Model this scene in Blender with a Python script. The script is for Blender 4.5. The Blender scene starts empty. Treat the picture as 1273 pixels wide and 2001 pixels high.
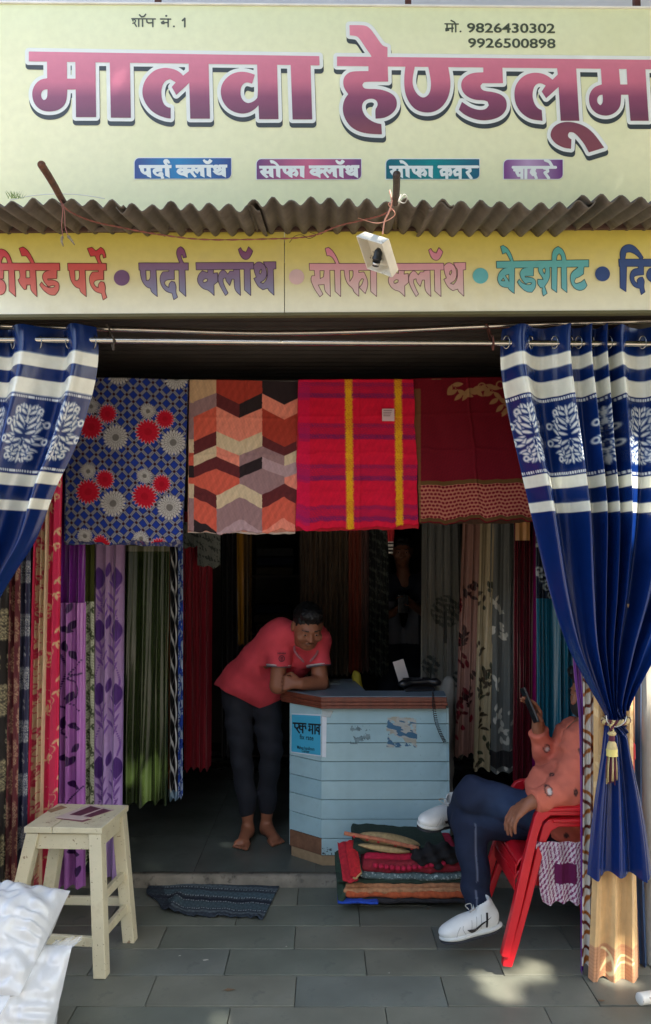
import bpy, bmesh, math, random
import numpy as np
from mathutils import Vector, Matrix
random.seed(7); RNG = np.random.default_rng(7)
SC = bpy.context.scene; COL = SC.collection
# ---------------------------------------------------------------- camera, sky, sun, exposure
F = 1550.0; CX = 636.5; CY = 1000.5; H = 1.6; TILT = math.atan(99.5 / F)
cam_d = bpy.data.cameras.new('camera'); cam = bpy.data.objects.new('camera', cam_d); COL.objects.link(cam)
cam.location = (0, 0, H); cam.rotation_euler = (math.pi / 2 + TILT, 0, 0)
cam_d.sensor_fit = 'VERTICAL'; cam_d.sensor_height = 36.0; cam_d.lens = 36.0 * F / 2001.0
cam_d.clip_start = 0.05; cam_d.clip_end = 2000; SC.camera = cam
SUN_TO = Vector((0.45, -0.62, 0.86)).normalized()
el = math.asin(SUN_TO.z); az = math.atan2(SUN_TO.x, SUN_TO.y)
world = bpy.data.worlds.new('World'); SC.world = world; world.use_nodes = True
wn = world.node_tree.nodes; wl = world.node_tree.links
sky = wn.new('ShaderNodeTexSky'); sky.sky_type = 'NISHITA'; sky.sun_disc = False
sky.sun_elevation = el; sky.sun_rotation = az; sky.dust_density = 3.0; sky.air_density = 1.3
bg = wn['Background']; bg.inputs[1].default_value = 0.15; wl.new(sky.outputs[0], bg.inputs[0])
sun_d = bpy.data.lights.new('sun', 'SUN'); sun_d.energy = 3.6; sun_d.angle = math.radians(0.55); sun_d.color = (1, .95, .86)
sun = bpy.data.objects.new('sun', sun_d); COL.objects.link(sun); sun.location = (3, -5, 9)
sun.rotation_euler = (-SUN_TO).to_track_quat('-Z', 'Y').to_euler()
SC.view_settings.view_transform = 'Standard'; SC.view_settings.look = 'None'
SC.view_settings.exposure = 2.02; SC.view_settings.gamma = 1.0
SC.cycles.max_bounces = 7; SC.cycles.diffuse_bounces = 4; SC.cycles.use_denoising = True
# ---------------------------------------------------------------- helpers
ct, st = math.cos(TILT), math.sin(TILT)
def Pn(px, py, Y):
    "photo pixel + distance in metres along the street normal -> world point(s)"
    px = np.asarray(px, float); py = np.asarray(py, float)
    cx = (px - CX) / F; cy = (CY - py) / F
    dy = ct - cy * st; dz = st + cy * ct
    k = Y / dy
    return np.stack([cx * k, dy * k, H + dz * k], -1)
def P(px, py, Y): return Vector(Pn(px, py, Y))
def PZ(px, py, z):
    "photo pixel on a horizontal plane at height z"
    cx = (px - CX) / F; cy = (CY - py) / F
    k = (z - H) / (st + cy * ct)
    return Vector((cx * k, (ct - cy * st) * k, z))
def lin(c):
    c = np.asarray(c, float) / 255.0
    return np.where(c <= .04045, c / 12.92, ((c + .055) / 1.055) ** 2.4)
def sm(a, b, x): t = np.clip((x - a) / (b - a), 0, 1); return t * t * (3 - 2 * t)
MATS = {}
def mat(name, c, rough=.6, var=.12, vs=8, bump=0, bs=60, metal=0, spec=.5, sheen=0, spots=None, attr=False, weave=0, dirt=None, trans=0, alpha=1):
    "procedural Principled material: colour (sRGB 0-255) with noise variation, optional fine bump, wear spots, weave"
    if name in MATS: return MATS[name]
    m = bpy.data.materials.new(name); m.use_nodes = True; nt = m.node_tree; N = nt.nodes; L = nt.links
    b = N['Principled BSDF']
    b.inputs['Roughness'].default_value = rough; b.inputs['Metallic'].default_value = metal
    b.inputs['Specular IOR Level'].default_value = spec
    if sheen: b.inputs['Sheen Weight'].default_value = sheen
    if trans: b.inputs['Transmission Weight'].default_value = trans
    if alpha < 1: b.inputs['Alpha'].default_value = alpha
    tc = N.new('ShaderNodeTexCoord'); co = tc.outputs['Object']
    if attr:
        a = N.new('ShaderNodeAttribute'); a.attribute_name = 'Col'; base = a.outputs['Color']
    else:
        r = N.new('ShaderNodeRGB'); r.outputs[0].default_value = (*lin(c), 1); base = r.outputs[0]
    n = N.new('ShaderNodeTexNoise'); n.inputs['Scale'].default_value = vs; n.inputs['Detail'].default_value = 5; L.new(co, n.inputs['Vector'])
    mr = N.new('ShaderNodeMapRange'); mr.inputs['From Min'].default_value = .3; mr.inputs['From Max'].default_value = .7
    mr.inputs['To Min'].default_value = 1 - var; mr.inputs['To Max'].default_value = 1 + var; L.new(n.outputs['Fac'], mr.inputs['Value'])
    mx = N.new('ShaderNodeMix'); mx.data_type = 'RGBA'; mx.blend_type = 'MULTIPLY'; mx.inputs['Factor'].default_value = 1
    L.new(base, mx.inputs['A']); L.new(mr.outputs[0], mx.inputs['B']); out = mx.outputs['Result']
    if spots:   # (sRGB, scale, threshold, softness)
        for sp in (spots if isinstance(spots, list) else [spots]):
            n2 = N.new('ShaderNodeTexNoise'); n2.inputs['Scale'].default_value = sp[1]; n2.inputs['Detail'].default_value = 8; n2.inputs['Roughness'].default_value = .65; L.new(co, n2.inputs['Vector'])
            m2 = N.new('ShaderNodeMapRange'); m2.inputs['From Min'].default_value = sp[2]; m2.inputs['From Max'].default_value = sp[2] + sp[3]; L.new(n2.outputs['Fac'], m2.inputs['Value'])
            x2 = N.new('ShaderNodeMix'); x2.data_type = 'RGBA'; L.new(m2.outputs[0], x2.inputs['Factor']); L.new(out, x2.inputs['A']); x2.inputs['B'].default_value = (*lin(sp[0]), 1); out = x2.outputs['Result']
    L.new(out, b.inputs['Base Color'])
    if bump or weave:
        bp = N.new('ShaderNodeBump'); bp.inputs['Strength'].default_value = bump or .25; bp.inputs['Distance'].default_value = .004
        if weave:
            w = N.new('ShaderNodeTexNoise'); w.inputs['Scale'].default_value = weave; w.inputs['Detail'].default_value = 2; L.new(co, w.inputs['Vector']); L.new(w.outputs['Fac'], bp.inputs['Height'])
        else:
            w = N.new('ShaderNodeTexNoise'); w.inputs['Scale'].default_value = bs; w.inputs['Detail'].default_value = 6; L.new(co, w.inputs['Vector']); L.new(w.outputs['Fac'], bp.inputs['Height'])
        L.new(bp.outputs[0], b.inputs['Normal'])
    MATS[name] = m; return m
def ramp_mat(name, stops, z0, z1, rough=.45, var=.03, horizontal=False, spots=None):
    "printed colour gradient along world height (or x): stops [(t, sRGB)]"
    m = mat(name, (255, 255, 255), rough, var, 30, spots=spots); nt = m.node_tree; N = nt.nodes; L = nt.links
    g = N.new('ShaderNodeNewGeometry'); s = N.new('ShaderNodeSeparateXYZ'); L.new(g.outputs['Position'], s.inputs[0])
    mr = N.new('ShaderNodeMapRange'); mr.inputs['From Min'].default_value = z0; mr.inputs['From Max'].default_value = z1
    L.new(s.outputs[0 if horizontal else 2], mr.inputs['Value'])
    cr = N.new('ShaderNodeValToRGB'); e = cr.color_ramp.elements
    while len(e) < len(stops): e.new(.5)
    for i, (t, c) in enumerate(stops): e[i].position = t; e[i].color = (*lin(c), 1)
    L.new(mr.outputs[0], cr.inputs[0])
    rgb = [n for n in N if n.type == 'RGB'][0]
    for l in list(rgb.outputs[0].links): t = l.to_socket; L.remove(l); L.new(cr.outputs[0], t)
    return m
def thing(name, label, cat, loc, group=None):
    o = bpy.data.objects.new(name, None); COL.objects.link(o); o.location = loc; o.empty_display_size = .05
    return tag(o, label, cat, group)
def tag(o, label=None, cat=None, group=None, kind=None):
    if label: o['label'] = label
    if cat: o['category'] = cat
    if group: o['group'] = group
    if kind: o['kind'] = kind
    return o
def root_loc(o):
    v = Vector((0, 0, 0))
    while o is not None: v += Vector(o.location); o = o.parent
    return v
def mk(name, V, Fc, m, parent=None, smooth=False, cols=None, label=None):
    "one mesh object from WORLD coordinates; origin at its base centre"
    V = np.asarray(V, float).reshape(-1, 3)
    me = bpy.data.meshes.new(name)
    if parent is None: org = np.array([(V[:, 0].min() + V[:, 0].max()) / 2, (V[:, 1].min() + V[:, 1].max()) / 2, V[:, 2].min()])
    else: org = V.mean(0)
    W = V - org
    if isinstance(Fc, np.ndarray) and Fc.ndim == 2:
        k = Fc.shape[1]; n = len(Fc)
        me.vertices.add(len(W)); me.vertices.foreach_set('co', W.ravel().astype(np.float32))
        me.loops.add(n * k); me.loops.foreach_set('vertex_index', Fc.ravel().astype(np.int32))
        me.polygons.add(n); me.polygons.foreach_set('loop_start', np.arange(0, n * k, k, dtype=np.int32))
        me.update(calc_edges=True); me.validate()
    else:
        me.from_pydata(W.tolist(), [], [tuple(int(i) for i in f) for f in Fc]); me.update()
    if cols is not None:
        a = me.color_attributes.new('Col', 'FLOAT_COLOR', 'POINT')
        c = np.ones((len(W), 4), np.float32); c[:, :3] = lin(cols); a.data.foreach_set('color', c.ravel())
    if smooth: me.polygons.foreach_set('use_smooth', np.ones(len(me.polygons), bool))
    if m is not None: me.materials.append(m)
    o = bpy.data.objects.new(name, me); COL.objects.link(o)
    if parent is not None:
        o.parent = parent; o.location = Vector(org) - root_loc(parent)
    else: o.location = org
    if label: o['label'] = label
    return o
class G:
    "collects simple solids in world coordinates"
    def __init__(s): s.V = []; s.F = []
    def add(s, V, Fc):
        n = len(s.V); s.V += [tuple(v) for v in V]; s.F += [tuple(i + n for i in f) for f in Fc]; return s
    def hexa(s, p):   # 8 corners: bottom 4 ccw, top 4 ccw
        return s.add(p, [(3, 2, 1, 0), (4, 5, 6, 7), (0, 1, 5, 4), (1, 2, 6, 5), (2, 3, 7, 6), (3, 0, 4, 7)])
    def box(s, x0, x1, y0, y1, z0, z1):
        return s.hexa([(x0, y0, z0), (x1, y0, z0), (x1, y1, z0), (x0, y1, z0), (x0, y0, z1), (x1, y0, z1), (x1, y1, z1), (x0, y1, z1)])
    def bar(s, a, b, w, d, up=(0, 0, 1), w2=None, d2=None):
        a = Vector(a); b = Vector(b); t = (b - a).normalized(); u = Vector(up); x = t.cross(u)
        if x.length < 1e-4: x = t.cross(Vector((1, 0, 0)))
        x.normalize(); y = x.cross(t); w2 = w if w2 is None else w2; d2 = d if d2 is None else d2
        q = lambda c, W, D: [c - x * W / 2 - y * D / 2, c + x * W / 2 - y * D / 2, c + x * W / 2 + y * D / 2, c - x * W / 2 + y * D / 2]
        return s.hexa(q(a, w, d) + q(b, w2, d2))
    def tube(s, pts, r, n=10, cap=True, closed=False):
        pts = [Vector(p) for p in pts]; m = len(pts); R = r if hasattr(r, '__len__') else [r] * m
        base = len(s.V); prev = None
        for i, p in enumerate(pts):
            if closed: t = (pts[(i + 1) % m] - pts[i - 1])
            else: t = pts[min(i + 1, m - 1)] - pts[max(i - 1, 0)]
            t.normalize()
            if prev is None:
                x = t.orthogonal().normalized()
            else:
                x = prev - t * prev.dot(t); x.normalize()
            prev = x; y = t.cross(x)
            for k in range(n):
                a = 2 * math.pi * k / n; s.V.append(tuple(p + (x * math.cos(a) + y * math.sin(a)) * R[i]))
        for i in range(m if closed else m - 1):
            for k in range(n):
                a = base + i * n + k; b = base + i * n + (k + 1) % n; j = base + ((i + 1) % m) * n
                s.F.append((a, b, j + (k + 1) % n, j + k))
        if cap and not closed:
            s.F.append(tuple(base + k for k in range(n))[::-1]); s.F.append(tuple(base + (m - 1) * n + k for k in range(n)))
        return s
    def mk(s, name, m, parent=None, smooth=False, bevel=0, seg=2, label=None):
        o = mk(name, s.V, s.F, m, parent, smooth, label=label)
        if bevel:
            md = o.modifiers.new('bevel', 'BEVEL'); md.width = bevel; md.segments = seg; md.limit_method = 'ANGLE'; md.angle_limit = math.radians(35)
            if not smooth:
                o.data.polygons.foreach_set('use_smooth', np.ones(len(o.data.polygons), bool)); md.harden_normals = True
        return o
def curve_pts(pts, n=8):
    "Catmull-Rom through points"
    p = [np.array(q, float) for q in pts]; p = [2 * p[0] - p[1]] + p + [2 * p[-1] - p[-2]]; out = []
    for i in range(1, len(p) - 2):
        for k in range(n):
            t = k / n; a, b, c, d = p[i - 1:i + 3]
            out.append(.5 * (2 * b + (c - a) * t + (2 * a - 5 * b + 4 * c - d) * t * t + (3 * b - a - 3 * c + d) * t ** 3))
    out.append(p[-2]); return out
def grid_faces(nu, nv, close_u=False):
    i, j = np.meshgrid(np.arange(nv - 1), np.arange(nu if close_u else nu - 1), indexing='ij')
    j2 = (j + 1) % nu
    return np.stack([i * nu + j, i * nu + j2, (i + 1) * nu + j2, (i + 1) * nu + j], -1).reshape(-1, 4)
def noise1(x, seed=0, oct=3):
    r = np.random.default_rng(seed); o = np.zeros_like(np.asarray(x, float))
    for k in range(oct): o = o + np.sin(x * (2.1 ** k) * 2.3 + r.uniform(0, 6.28)) * np.sin(x * (1.7 ** k) * 1.37 + r.uniform(0, 6.28)) / (1.6 ** k)
    return o
def noise2(x, y, seed=0, oct=3):
    r = np.random.default_rng(seed); o = np.zeros(np.broadcast(x, y).shape)
    for k in range(oct):
        for q in range(3):
            a = r.uniform(0, 6.28); f = 1.9 ** k * r.uniform(.7, 1.4)
            o = o + np.sin((x * math.cos(a) + y * math.sin(a)) * f + r.uniform(0, 6.28)) / (1.7 ** k) / 3
    return o
# ---------------------------------------------------------------- flat print (lettering) from distance fields
def poly_sdf(X, Y, poly):
    p = np.asarray(poly, float); q = np.roll(p, -1, 0)
    d = np.full(X.shape, 1e9); ins = np.zeros(X.shape, bool)
    for (ax, ay), (bx, by) in zip(p, q):
        ex, ey = bx - ax, by - ay; l2 = ex * ex + ey * ey
        if l2 < 1e-12: continue
        t = np.clip(((X - ax) * ex + (Y - ay) * ey) / l2, 0, 1)
        d = np.minimum(d, np.hypot(X - ax - t * ex, Y - ay - t * ey))
        if ay != by:
            c = ((ay > Y) != (by > Y)) & (X < (bx - ax) * (Y - ay) / (by - ay) + ax); ins ^= c
    return np.where(ins, -d, d)
def rounded(poly, it=2, lim=48):
    p = [np.array(q, float) for q in poly]
    for _ in range(it):
        out = []; n = len(p)
        for i in range(n):
            a, b, c = p[i - 1], p[i], p[(i + 1) % n]; u = b - a; v = c - b
            lu, lv = np.hypot(*u), np.hypot(*v)
            if lu < 1e-9 or lv < 1e-9: out.append(b); continue
            ang = math.degrees(math.acos(max(-1, min(1, float(u @ v) / lu / lv))))
            if ang > lim: out.append(b)
            else: out += [b - u * .25, b + v * .25]
        p = out
    return p
class Print:
    "letter shapes gathered as a distance field in photo pixels of one sign plane"
    def __init__(s, x0, y0, x1, y1, h=.6):
        s.x0, s.y0, s.h = x0, y0, h; s.nx = int((x1 - x0) / h) + 2; s.ny = int((y1 - y0) / h) + 2
        s.f = np.full((s.ny, s.nx), 60.0)
    def _win(s, p, mg):
        p = np.asarray(p); a = np.floor((p.min(0) - mg - (s.x0, s.y0)) / s.h).astype(int); b = np.ceil((p.max(0) + mg - (s.x0, s.y0)) / s.h).astype(int) + 1
        i0, j0 = max(a[0], 0), max(a[1], 0); i1, j1 = min(b[0], s.nx), min(b[1], s.ny)
        X, Y = np.meshgrid(s.x0 + s.h * np.arange(i0, i1), s.y0 + s.h * np.arange(j0, j1)); return X, Y, (slice(j0, j1), slice(i0, i1))
    def poly(s, p, holes=(), mg=16, rnd=True):
        p = rounded(p) if rnd else p
        X, Y, w = s._win(p, mg)
        if X.size == 0: return s
        d = poly_sdf(X, Y, p)
        for hl in holes: d = np.maximum(d, -poly_sdf(X, Y, rounded(hl)))
        s.f[w] = np.minimum(s.f[w], d); return s
    def stroke(s, pts, r, mg=16):
        X, Y, w = s._win(pts, mg + r)
        if X.size == 0: return s
        d = np.full(X.shape, 1e9); pts = np.asarray(pts, float)
        for (ax, ay), (bx, by) in zip(pts[:-1], pts[1:]):
            ex, ey = bx - ax, by - ay; l2 = ex * ex + ey * ey + 1e-9
            t = np.clip(((X - ax) * ex + (Y - ay) * ey) / l2, 0, 1); d = np.minimum(d, np.hypot(X - ax - t * ex, Y - ay - t * ey) - r)
        s.f[w] = np.minimum(s.f[w], d); return s
    def mesh(s, off=0, shift=(0, 0), other=None):
        f = s.f - off; ins = f < 0; V = []; Fc = []
        full = ins[:-1, :-1] & ins[1:, :-1] & ins[:-1, 1:] & ins[1:, 1:]
        anyi = ins[:-1, :-1] | ins[1:, :-1] | ins[:-1, 1:] | ins[1:, 1:]
        def quad(i0, i1, j):
            n = len(V); V.extend([(i0, j), (i1, j), (i1, j + 1), (i0, j + 1)]); Fc.append((n, n + 1, n + 2, n + 3))
        for j in range(full.shape[0]):
            r = full[j]
            if not r.any(): continue
            dd = np.diff(np.concatenate([[0], r.astype(np.int8), [0]])); a = np.where(dd == 1)[0]; b = np.where(dd == -1)[0]
            for i0, i1 in zip(a, b): quad(i0, i1, j)
        jj, ii = np.where(anyi & ~full)
        for j, i in zip(jj.tolist(), ii.tolist()):
            c = [(i, j), (i + 1, j), (i + 1, j + 1), (i, j + 1)]; v = [f[j, i], f[j, i + 1], f[j + 1, i + 1], f[j + 1, i]]; pl = []
            for k in range(4):
                a, b = v[k], v[(k + 1) % 4]; p, q = c[k], c[(k + 1) % 4]
                if a < 0: pl.append(p)
                if (a < 0) != (b < 0):
                    t = a / (a - b); pl.append((p[0] + t * (q[0] - p[0]), p[1] + t * (q[1] - p[1])))
            if len(pl) > 2: n = len(V); V.extend(pl); Fc.append(tuple(range(n, n + len(pl))))
        V = np.array(V, float).reshape(-1, 2)
        return V * s.h + (s.x0 + shift[0], s.y0 + shift[1]), Fc
def lettering(name, pr, m, Y, parent, off=0, shift=(0, 0), label=None):
    V, Fc = pr.mesh(off, shift)
    if not len(V): return None
    return mk(name, Pn(V[:, 0], V[:, 1], Y), [f[::-1] for f in Fc], m, parent, label=label)
# ---------------------------------------------------------------- solids from 3D distance fields (surface nets)
class Vol:
    def __init__(s, lo, hi, h):
        s.lo = np.array(lo, float); s.h = h; s.n = np.ceil((np.array(hi) - s.lo) / h).astype(int) + 1
        s.f = np.full(s.n, 1.0, np.float32)
    def win(s, lo, hi, mg):
        a = np.clip(np.floor((np.array(lo) - mg - s.lo) / s.h).astype(int), 0, s.n); b = np.clip(np.ceil((np.array(hi) + mg - s.lo) / s.h).astype(int) + 1, 0, s.n)
        w = tuple(slice(a[i], b[i]) for i in range(3))
        g = np.meshgrid(*[s.lo[i] + s.h * np.arange(a[i], b[i]) for i in range(3)], indexing='ij', sparse=True); return g, w
    def put(s, d, w, k, cut=False):
        f = s.f[w]
        if f.size == 0: return
        d = d.astype(np.float32)
        if cut: d = -d; k = max(k, 1e-4); hh = np.clip(.5 - .5 * (f - d) / k, 0, 1); s.f[w] = f * (1 - hh) + d * hh + k * hh * (1 - hh); return
        if k <= 0: s.f[w] = np.minimum(f, d); return
        hh = np.clip(.5 + .5 * (d - f) / k, 0, 1); s.f[w] = d * (1 - hh) + f * hh - k * hh * (1 - hh)
    def cap(s, a, b, r1, r2=None, k=.02, cut=False, flat=None):
        r2 = r1 if r2 is None else r2; a = np.array(a, float); b = np.array(b, float); R = max(r1, r2)
        (x, y, z), w = s.win(np.minimum(a, b) - R, np.maximum(a, b) + R, .03 + k)
        e = b - a; l2 = e @ e + 1e-12
        t = np.clip(((x - a[0]) * e[0] + (y - a[1]) * e[1] + (z - a[2]) * e[2]) / l2, 0, 1)
        dx, dy, dz = x - a[0] - t * e[0], y - a[1] - t * e[1], z - a[2] - t * e[2]
        d = np.sqrt(dx * dx + dy * dy + dz * dz) - (r1 + (r2 - r1) * t)
        s.put(d, w, k, cut); return s
    def chain(s, pts, rs, k=.02):
        for i in range(len(pts) - 1): s.cap(pts[i], pts[i + 1], rs[i], rs[i + 1], k)
        return s
    def ell(s, c, r, rot=None, k=.02, cut=False):
        c = np.array(c, float); r = np.array(r, float); R = r.max()
        (x, y, z), w = s.win(c - R, c + R, .03 + k)
        q = [x - c[0], y - c[1], z - c[2]]
        if rot is not None:
            M = np.array(rot); q = [M[0, i] * q[0] + M[1, i] * q[1] + M[2, i] * q[2] for i in range(3)]
        k0 = np.sqrt((q[0] / r[0]) ** 2 + (q[1] / r[1]) ** 2 + (q[2] / r[2]) ** 2)
        k1 = np.sqrt((q[0] / r[0] ** 2) ** 2 + (q[1] / r[1] ** 2) ** 2 + (q[2] / r[2] ** 2) ** 2) + 1e-9
        s.put(np.clip(k0 * (k0 - 1) / k1, -.2, .4), w, k, cut); return s
    def half(s, p, n):
        "keep only the side of the plane opposite to n"
        g = np.meshgrid(*[s.lo[i] + s.h * np.arange(s.n[i]) for i in range(3)], indexing='ij', sparse=True)
        n = np.array(n, float); n /= np.linalg.norm(n)
        s.f = np.maximum(s.f, ((g[0] - p[0]) * n[0] + (g[1] - p[1]) * n[1] + (g[2] - p[2]) * n[2]).astype(np.float32)); return s
    def disp(s, fn):
        g = np.meshgrid(*[s.lo[i] + s.h * np.arange(s.n[i]) for i in range(3)], indexing='ij', sparse=True)
        s.f = (s.f + fn(*g)).astype(np.float32); return s
    def mesh(s, smooth=1):
        f = s.f.copy(); f[0] = f[-1] = 1; f[:, 0] = f[:, -1] = 1; f[:, :, 0] = f[:, :, -1] = 1
        ins = f < 0; c = np.zeros(tuple(np.array(f.shape) - 1), np.int8)
        for dx in (0, 1):
            for dy in (0, 1):
                for dz in (0, 1): c += ins[dx:f.shape[0] - 1 + dx, dy:f.shape[1] - 1 + dy, dz:f.shape[2] - 1 + dz]
        act = np.argwhere((c > 0) & (c < 8)); idx = -np.ones(c.shape, np.int64); idx[tuple(act.T)] = np.arange(len(act))
        acc = np.zeros((len(act), 3)); cnt = np.zeros(len(act))
        cor = [(a, b, d) for a in (0, 1) for b in (0, 1) for d in (0, 1)]
        for p in cor:
            for ax in range(3):
                if p[ax]: continue
                q = list(p); q[ax] = 1
                va = f[tuple((act + p).T)]; vb = f[tuple((act + q).T)]; mkk = (va < 0) != (vb < 0)
                t = np.where(mkk, va / np.where(mkk, va - vb, 1), 0)
                pos = np.array(p, float) + np.outer(t, np.eye(3)[ax]); acc[mkk] += pos[mkk]; cnt[mkk] += 1
        V = act + acc / cnt[:, None]
        Fs = []
        for ax in range(3):
            o1, o2 = (ax + 1) % 3, (ax + 2) % 3
            sl = [slice(None)] * 3; s2 = [slice(None)] * 3; sl[ax] = slice(0, -1); s2[ax] = slice(1, None)
            e = ins[tuple(sl)] != ins[tuple(s2)]; ei = np.argwhere(e); ei = ei[(ei[:, o1] > 0) & (ei[:, o2] > 0)]
            ei = ei[(ei[:, o1] < c.shape[o1]) & (ei[:, o2] < c.shape[o2])]
            def cell(d1, d2):
                q = ei.copy(); q[:, o1] -= d1; q[:, o2] -= d2; return idx[tuple(q.T)]
            fq = np.stack([cell(1, 1), cell(0, 1), cell(0, 0), cell(1, 0)], -1)
            fl = ~ins[tuple(ei.T)]; fq[fl] = fq[fl][:, ::-1]; Fs.append(fq)
        Fs = np.concatenate(Fs)
        for _ in range(smooth):
            a2 = np.zeros_like(V); n2 = np.zeros(len(V))
            for k in range(4):
                np.add.at(a2, Fs[:, k], V[Fs[:, (k + 1) % 4]]); np.add.at(n2, Fs[:, k], 1)
                np.add.at(a2, Fs[:, k], V[Fs[:, (k + 3) % 4]]); np.add.at(n2, Fs[:, k], 1)
            V = V * .5 + .5 * a2 / n2[:, None]
        return V * s.h + s.lo, Fs
    def mk(s, name, m, parent=None, smooth=1, cols=None, label=None):
        V, Fs = s.mesh(smooth)
        return mk(name, V, Fs, m, parent, True, cols=None if cols is None else cols(V), label=label)
# ================================================================ setting: street, pavement, shop floor, building
ground = G(); ground.V = [(-300, -300, -.16), (300, -300, -.16), (300, 300, -.16), (-300, 300, -.16)]; ground.F = [(0, 1, 2, 3)]
tag(ground.mk('street', mat('dusty_road', (150, 138, 122), .9, .2, .6, bump=.4, bs=25)), kind='structure')
M_stone = [mat('kota_stone_%d' % i, c, .5, .16, 5, bump=.12, bs=40, spots=[((124, 124, 112), 6, .56, .3), ((66, 72, 68), 11, .6, .2), ((150, 148, 136), 70, .7, .04)]) for i, c in enumerate([(110, 111, 98), (104, 108, 96), (114, 114, 100), (106, 110, 101)])]
pav = G(); pav.box(-2.6, 2.6, 2.765, 4.03, -.16, -.014)
pavement = pav.mk('pavement', mat('mortar', (80, 82, 76), .9, .2, 30, bump=.4)); tag(pavement, kind='structure')
rows = [(2.755, 2.975, [451, 753]), (2.98, 3.19, [580, 860, 308]), (3.195, 3.40, [451, 712]), (3.405, 3.61, [579, 842]), (3.615, 3.82, [470, 700]), (3.825, 4.028, [584, 330])]
for ri, (y0, y1, jx) in enumerate(rows):
    ym = (y0 + y1) / 2; xs = [(j - CX) / F * ym for j in jx]; step = .56
    xs = sorted(xs); e = [xs[0]]
    for a in xs[1:]: e.append(a)
    while e[0] > -2.5: e.insert(0, e[0] - step - random.uniform(-.03, .05))
    while e[-1] < 2.5: e.append(e[-1] + step + random.uniform(-.03, .05))
    for i in range(len(e) - 1):
        g = G(); dz = random.uniform(-.0018, .0018); j = .0014; r = random.uniform(-.0012, .0012)
        g.hexa([(e[i] + j, y0 + j, -.02), (e[i + 1] - j, y0 + j, -.02), (e[i + 1] - j, y1 - j, -.02), (e[i] + j, y1 - j, -.02),
                (e[i] + j, y0 + j, dz), (e[i + 1] - j, y0 + j, dz + r), (e[i + 1] - j, y1 - j, dz + r), (e[i] + j, y1 - j, dz)])
        g.mk('paving_slab', random.choice(M_stone), pavement, bevel=.0012, seg=1)
# raised shop floor with its worn nosing
ZF = .055
fl = G(); fl.box(-2.2, 2.2, 4.075, 6.95, -.16, ZF - .004)
shop_floor = fl.mk('shop_floor', mat('shop_floor_bed', (50, 50, 48), .8)); tag(shop_floor, kind='structure')
M_fin = mat('polished_kota', (88, 95, 90), .26, .18, 4, bump=.05, bs=30, spots=((58, 62, 60), 7, .62, .2))
ex = [-2.2, -1.3, -.66, -.05, .56, 1.2, 2.2]; ey = [4.08, 4.62, 5.2, 5.8, 6.4, 6.95]
for i in range(6):
    for k in range(5):
        g = G(); g.box(ex[i] + .0015, ex[i + 1] - .0015, ey[k] + .0015, ey[k + 1] - .0015, ZF - .02, ZF + random.uniform(-.0008, .0008)); g.mk('floor_slab', M_fin, shop_floor)
# the step: a cement edge, chipped along its top
n = 260; xs = np.linspace(-2.2, 2.2, n); V = []
chip = np.clip(noise1(xs * 9, 5) - .75, 0, 1) * .012 + np.abs(noise1(xs * 40, 9)) * .0012
chip += .022 * np.exp(-((xs + .47) / .05) ** 2) + .008 * np.exp(-((xs - .02) / .03) ** 2)
prof = [(4.03, -.02), (4.028, .02), (4.03, .045), (4.036, ZF), (4.0795, ZF + .0005), (4.0795, -.02)]
for k, (y, z) in enumerate(prof):
    for i in range(n):
        zz, yy = z, y + noise1(xs[i] * 12 + k, 3) * .0015
        if k in (2, 3): zz -= chip[i]; yy += chip[i] * .9
        if k >= 4: yy = y; zz = z
        V.append((xs[i], yy, zz))
mk('step_nosing', V, grid_faces(n, len(prof)), mat('worn_cement', (128, 122, 108), .85, .25, 14, bump=.5, bs=80, spots=[((70, 66, 58), 20, .55, .15)]), shop_floor)
# building: walls, ceiling, pillars, upper wall
bld = thing('shop_building', 'whitewashed shop building with an open front under a dark tin ceiling', 'building', (0, 5, 0))
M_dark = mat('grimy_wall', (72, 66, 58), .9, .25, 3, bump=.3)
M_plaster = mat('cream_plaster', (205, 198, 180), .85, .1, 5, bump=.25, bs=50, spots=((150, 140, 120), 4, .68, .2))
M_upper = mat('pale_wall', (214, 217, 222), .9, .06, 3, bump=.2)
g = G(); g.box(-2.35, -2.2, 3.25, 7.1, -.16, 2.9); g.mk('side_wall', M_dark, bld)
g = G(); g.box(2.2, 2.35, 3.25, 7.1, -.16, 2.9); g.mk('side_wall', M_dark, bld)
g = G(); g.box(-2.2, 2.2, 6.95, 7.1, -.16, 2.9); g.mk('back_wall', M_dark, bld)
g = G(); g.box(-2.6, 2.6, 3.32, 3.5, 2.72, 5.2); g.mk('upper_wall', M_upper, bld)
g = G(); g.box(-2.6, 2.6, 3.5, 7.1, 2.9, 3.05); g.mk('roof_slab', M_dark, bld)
# tin ceiling, ribs across
ys = np.linspace(3.12, 6.95, 400); zz = 2.615 + .012 * np.sin(ys * 2 * np.pi / .076)
V = [(x, y, z) for x in (-2.2, 2.2) for y, z in zip(ys, zz)]
g = mk('tin_ceiling', V, [(i, i + 1, 400 + i + 1, 400 + i) for i in range(399)], mat('dark_tin', (58, 52, 46), .7, .25, 4, metal=.2), bld, True)
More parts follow.
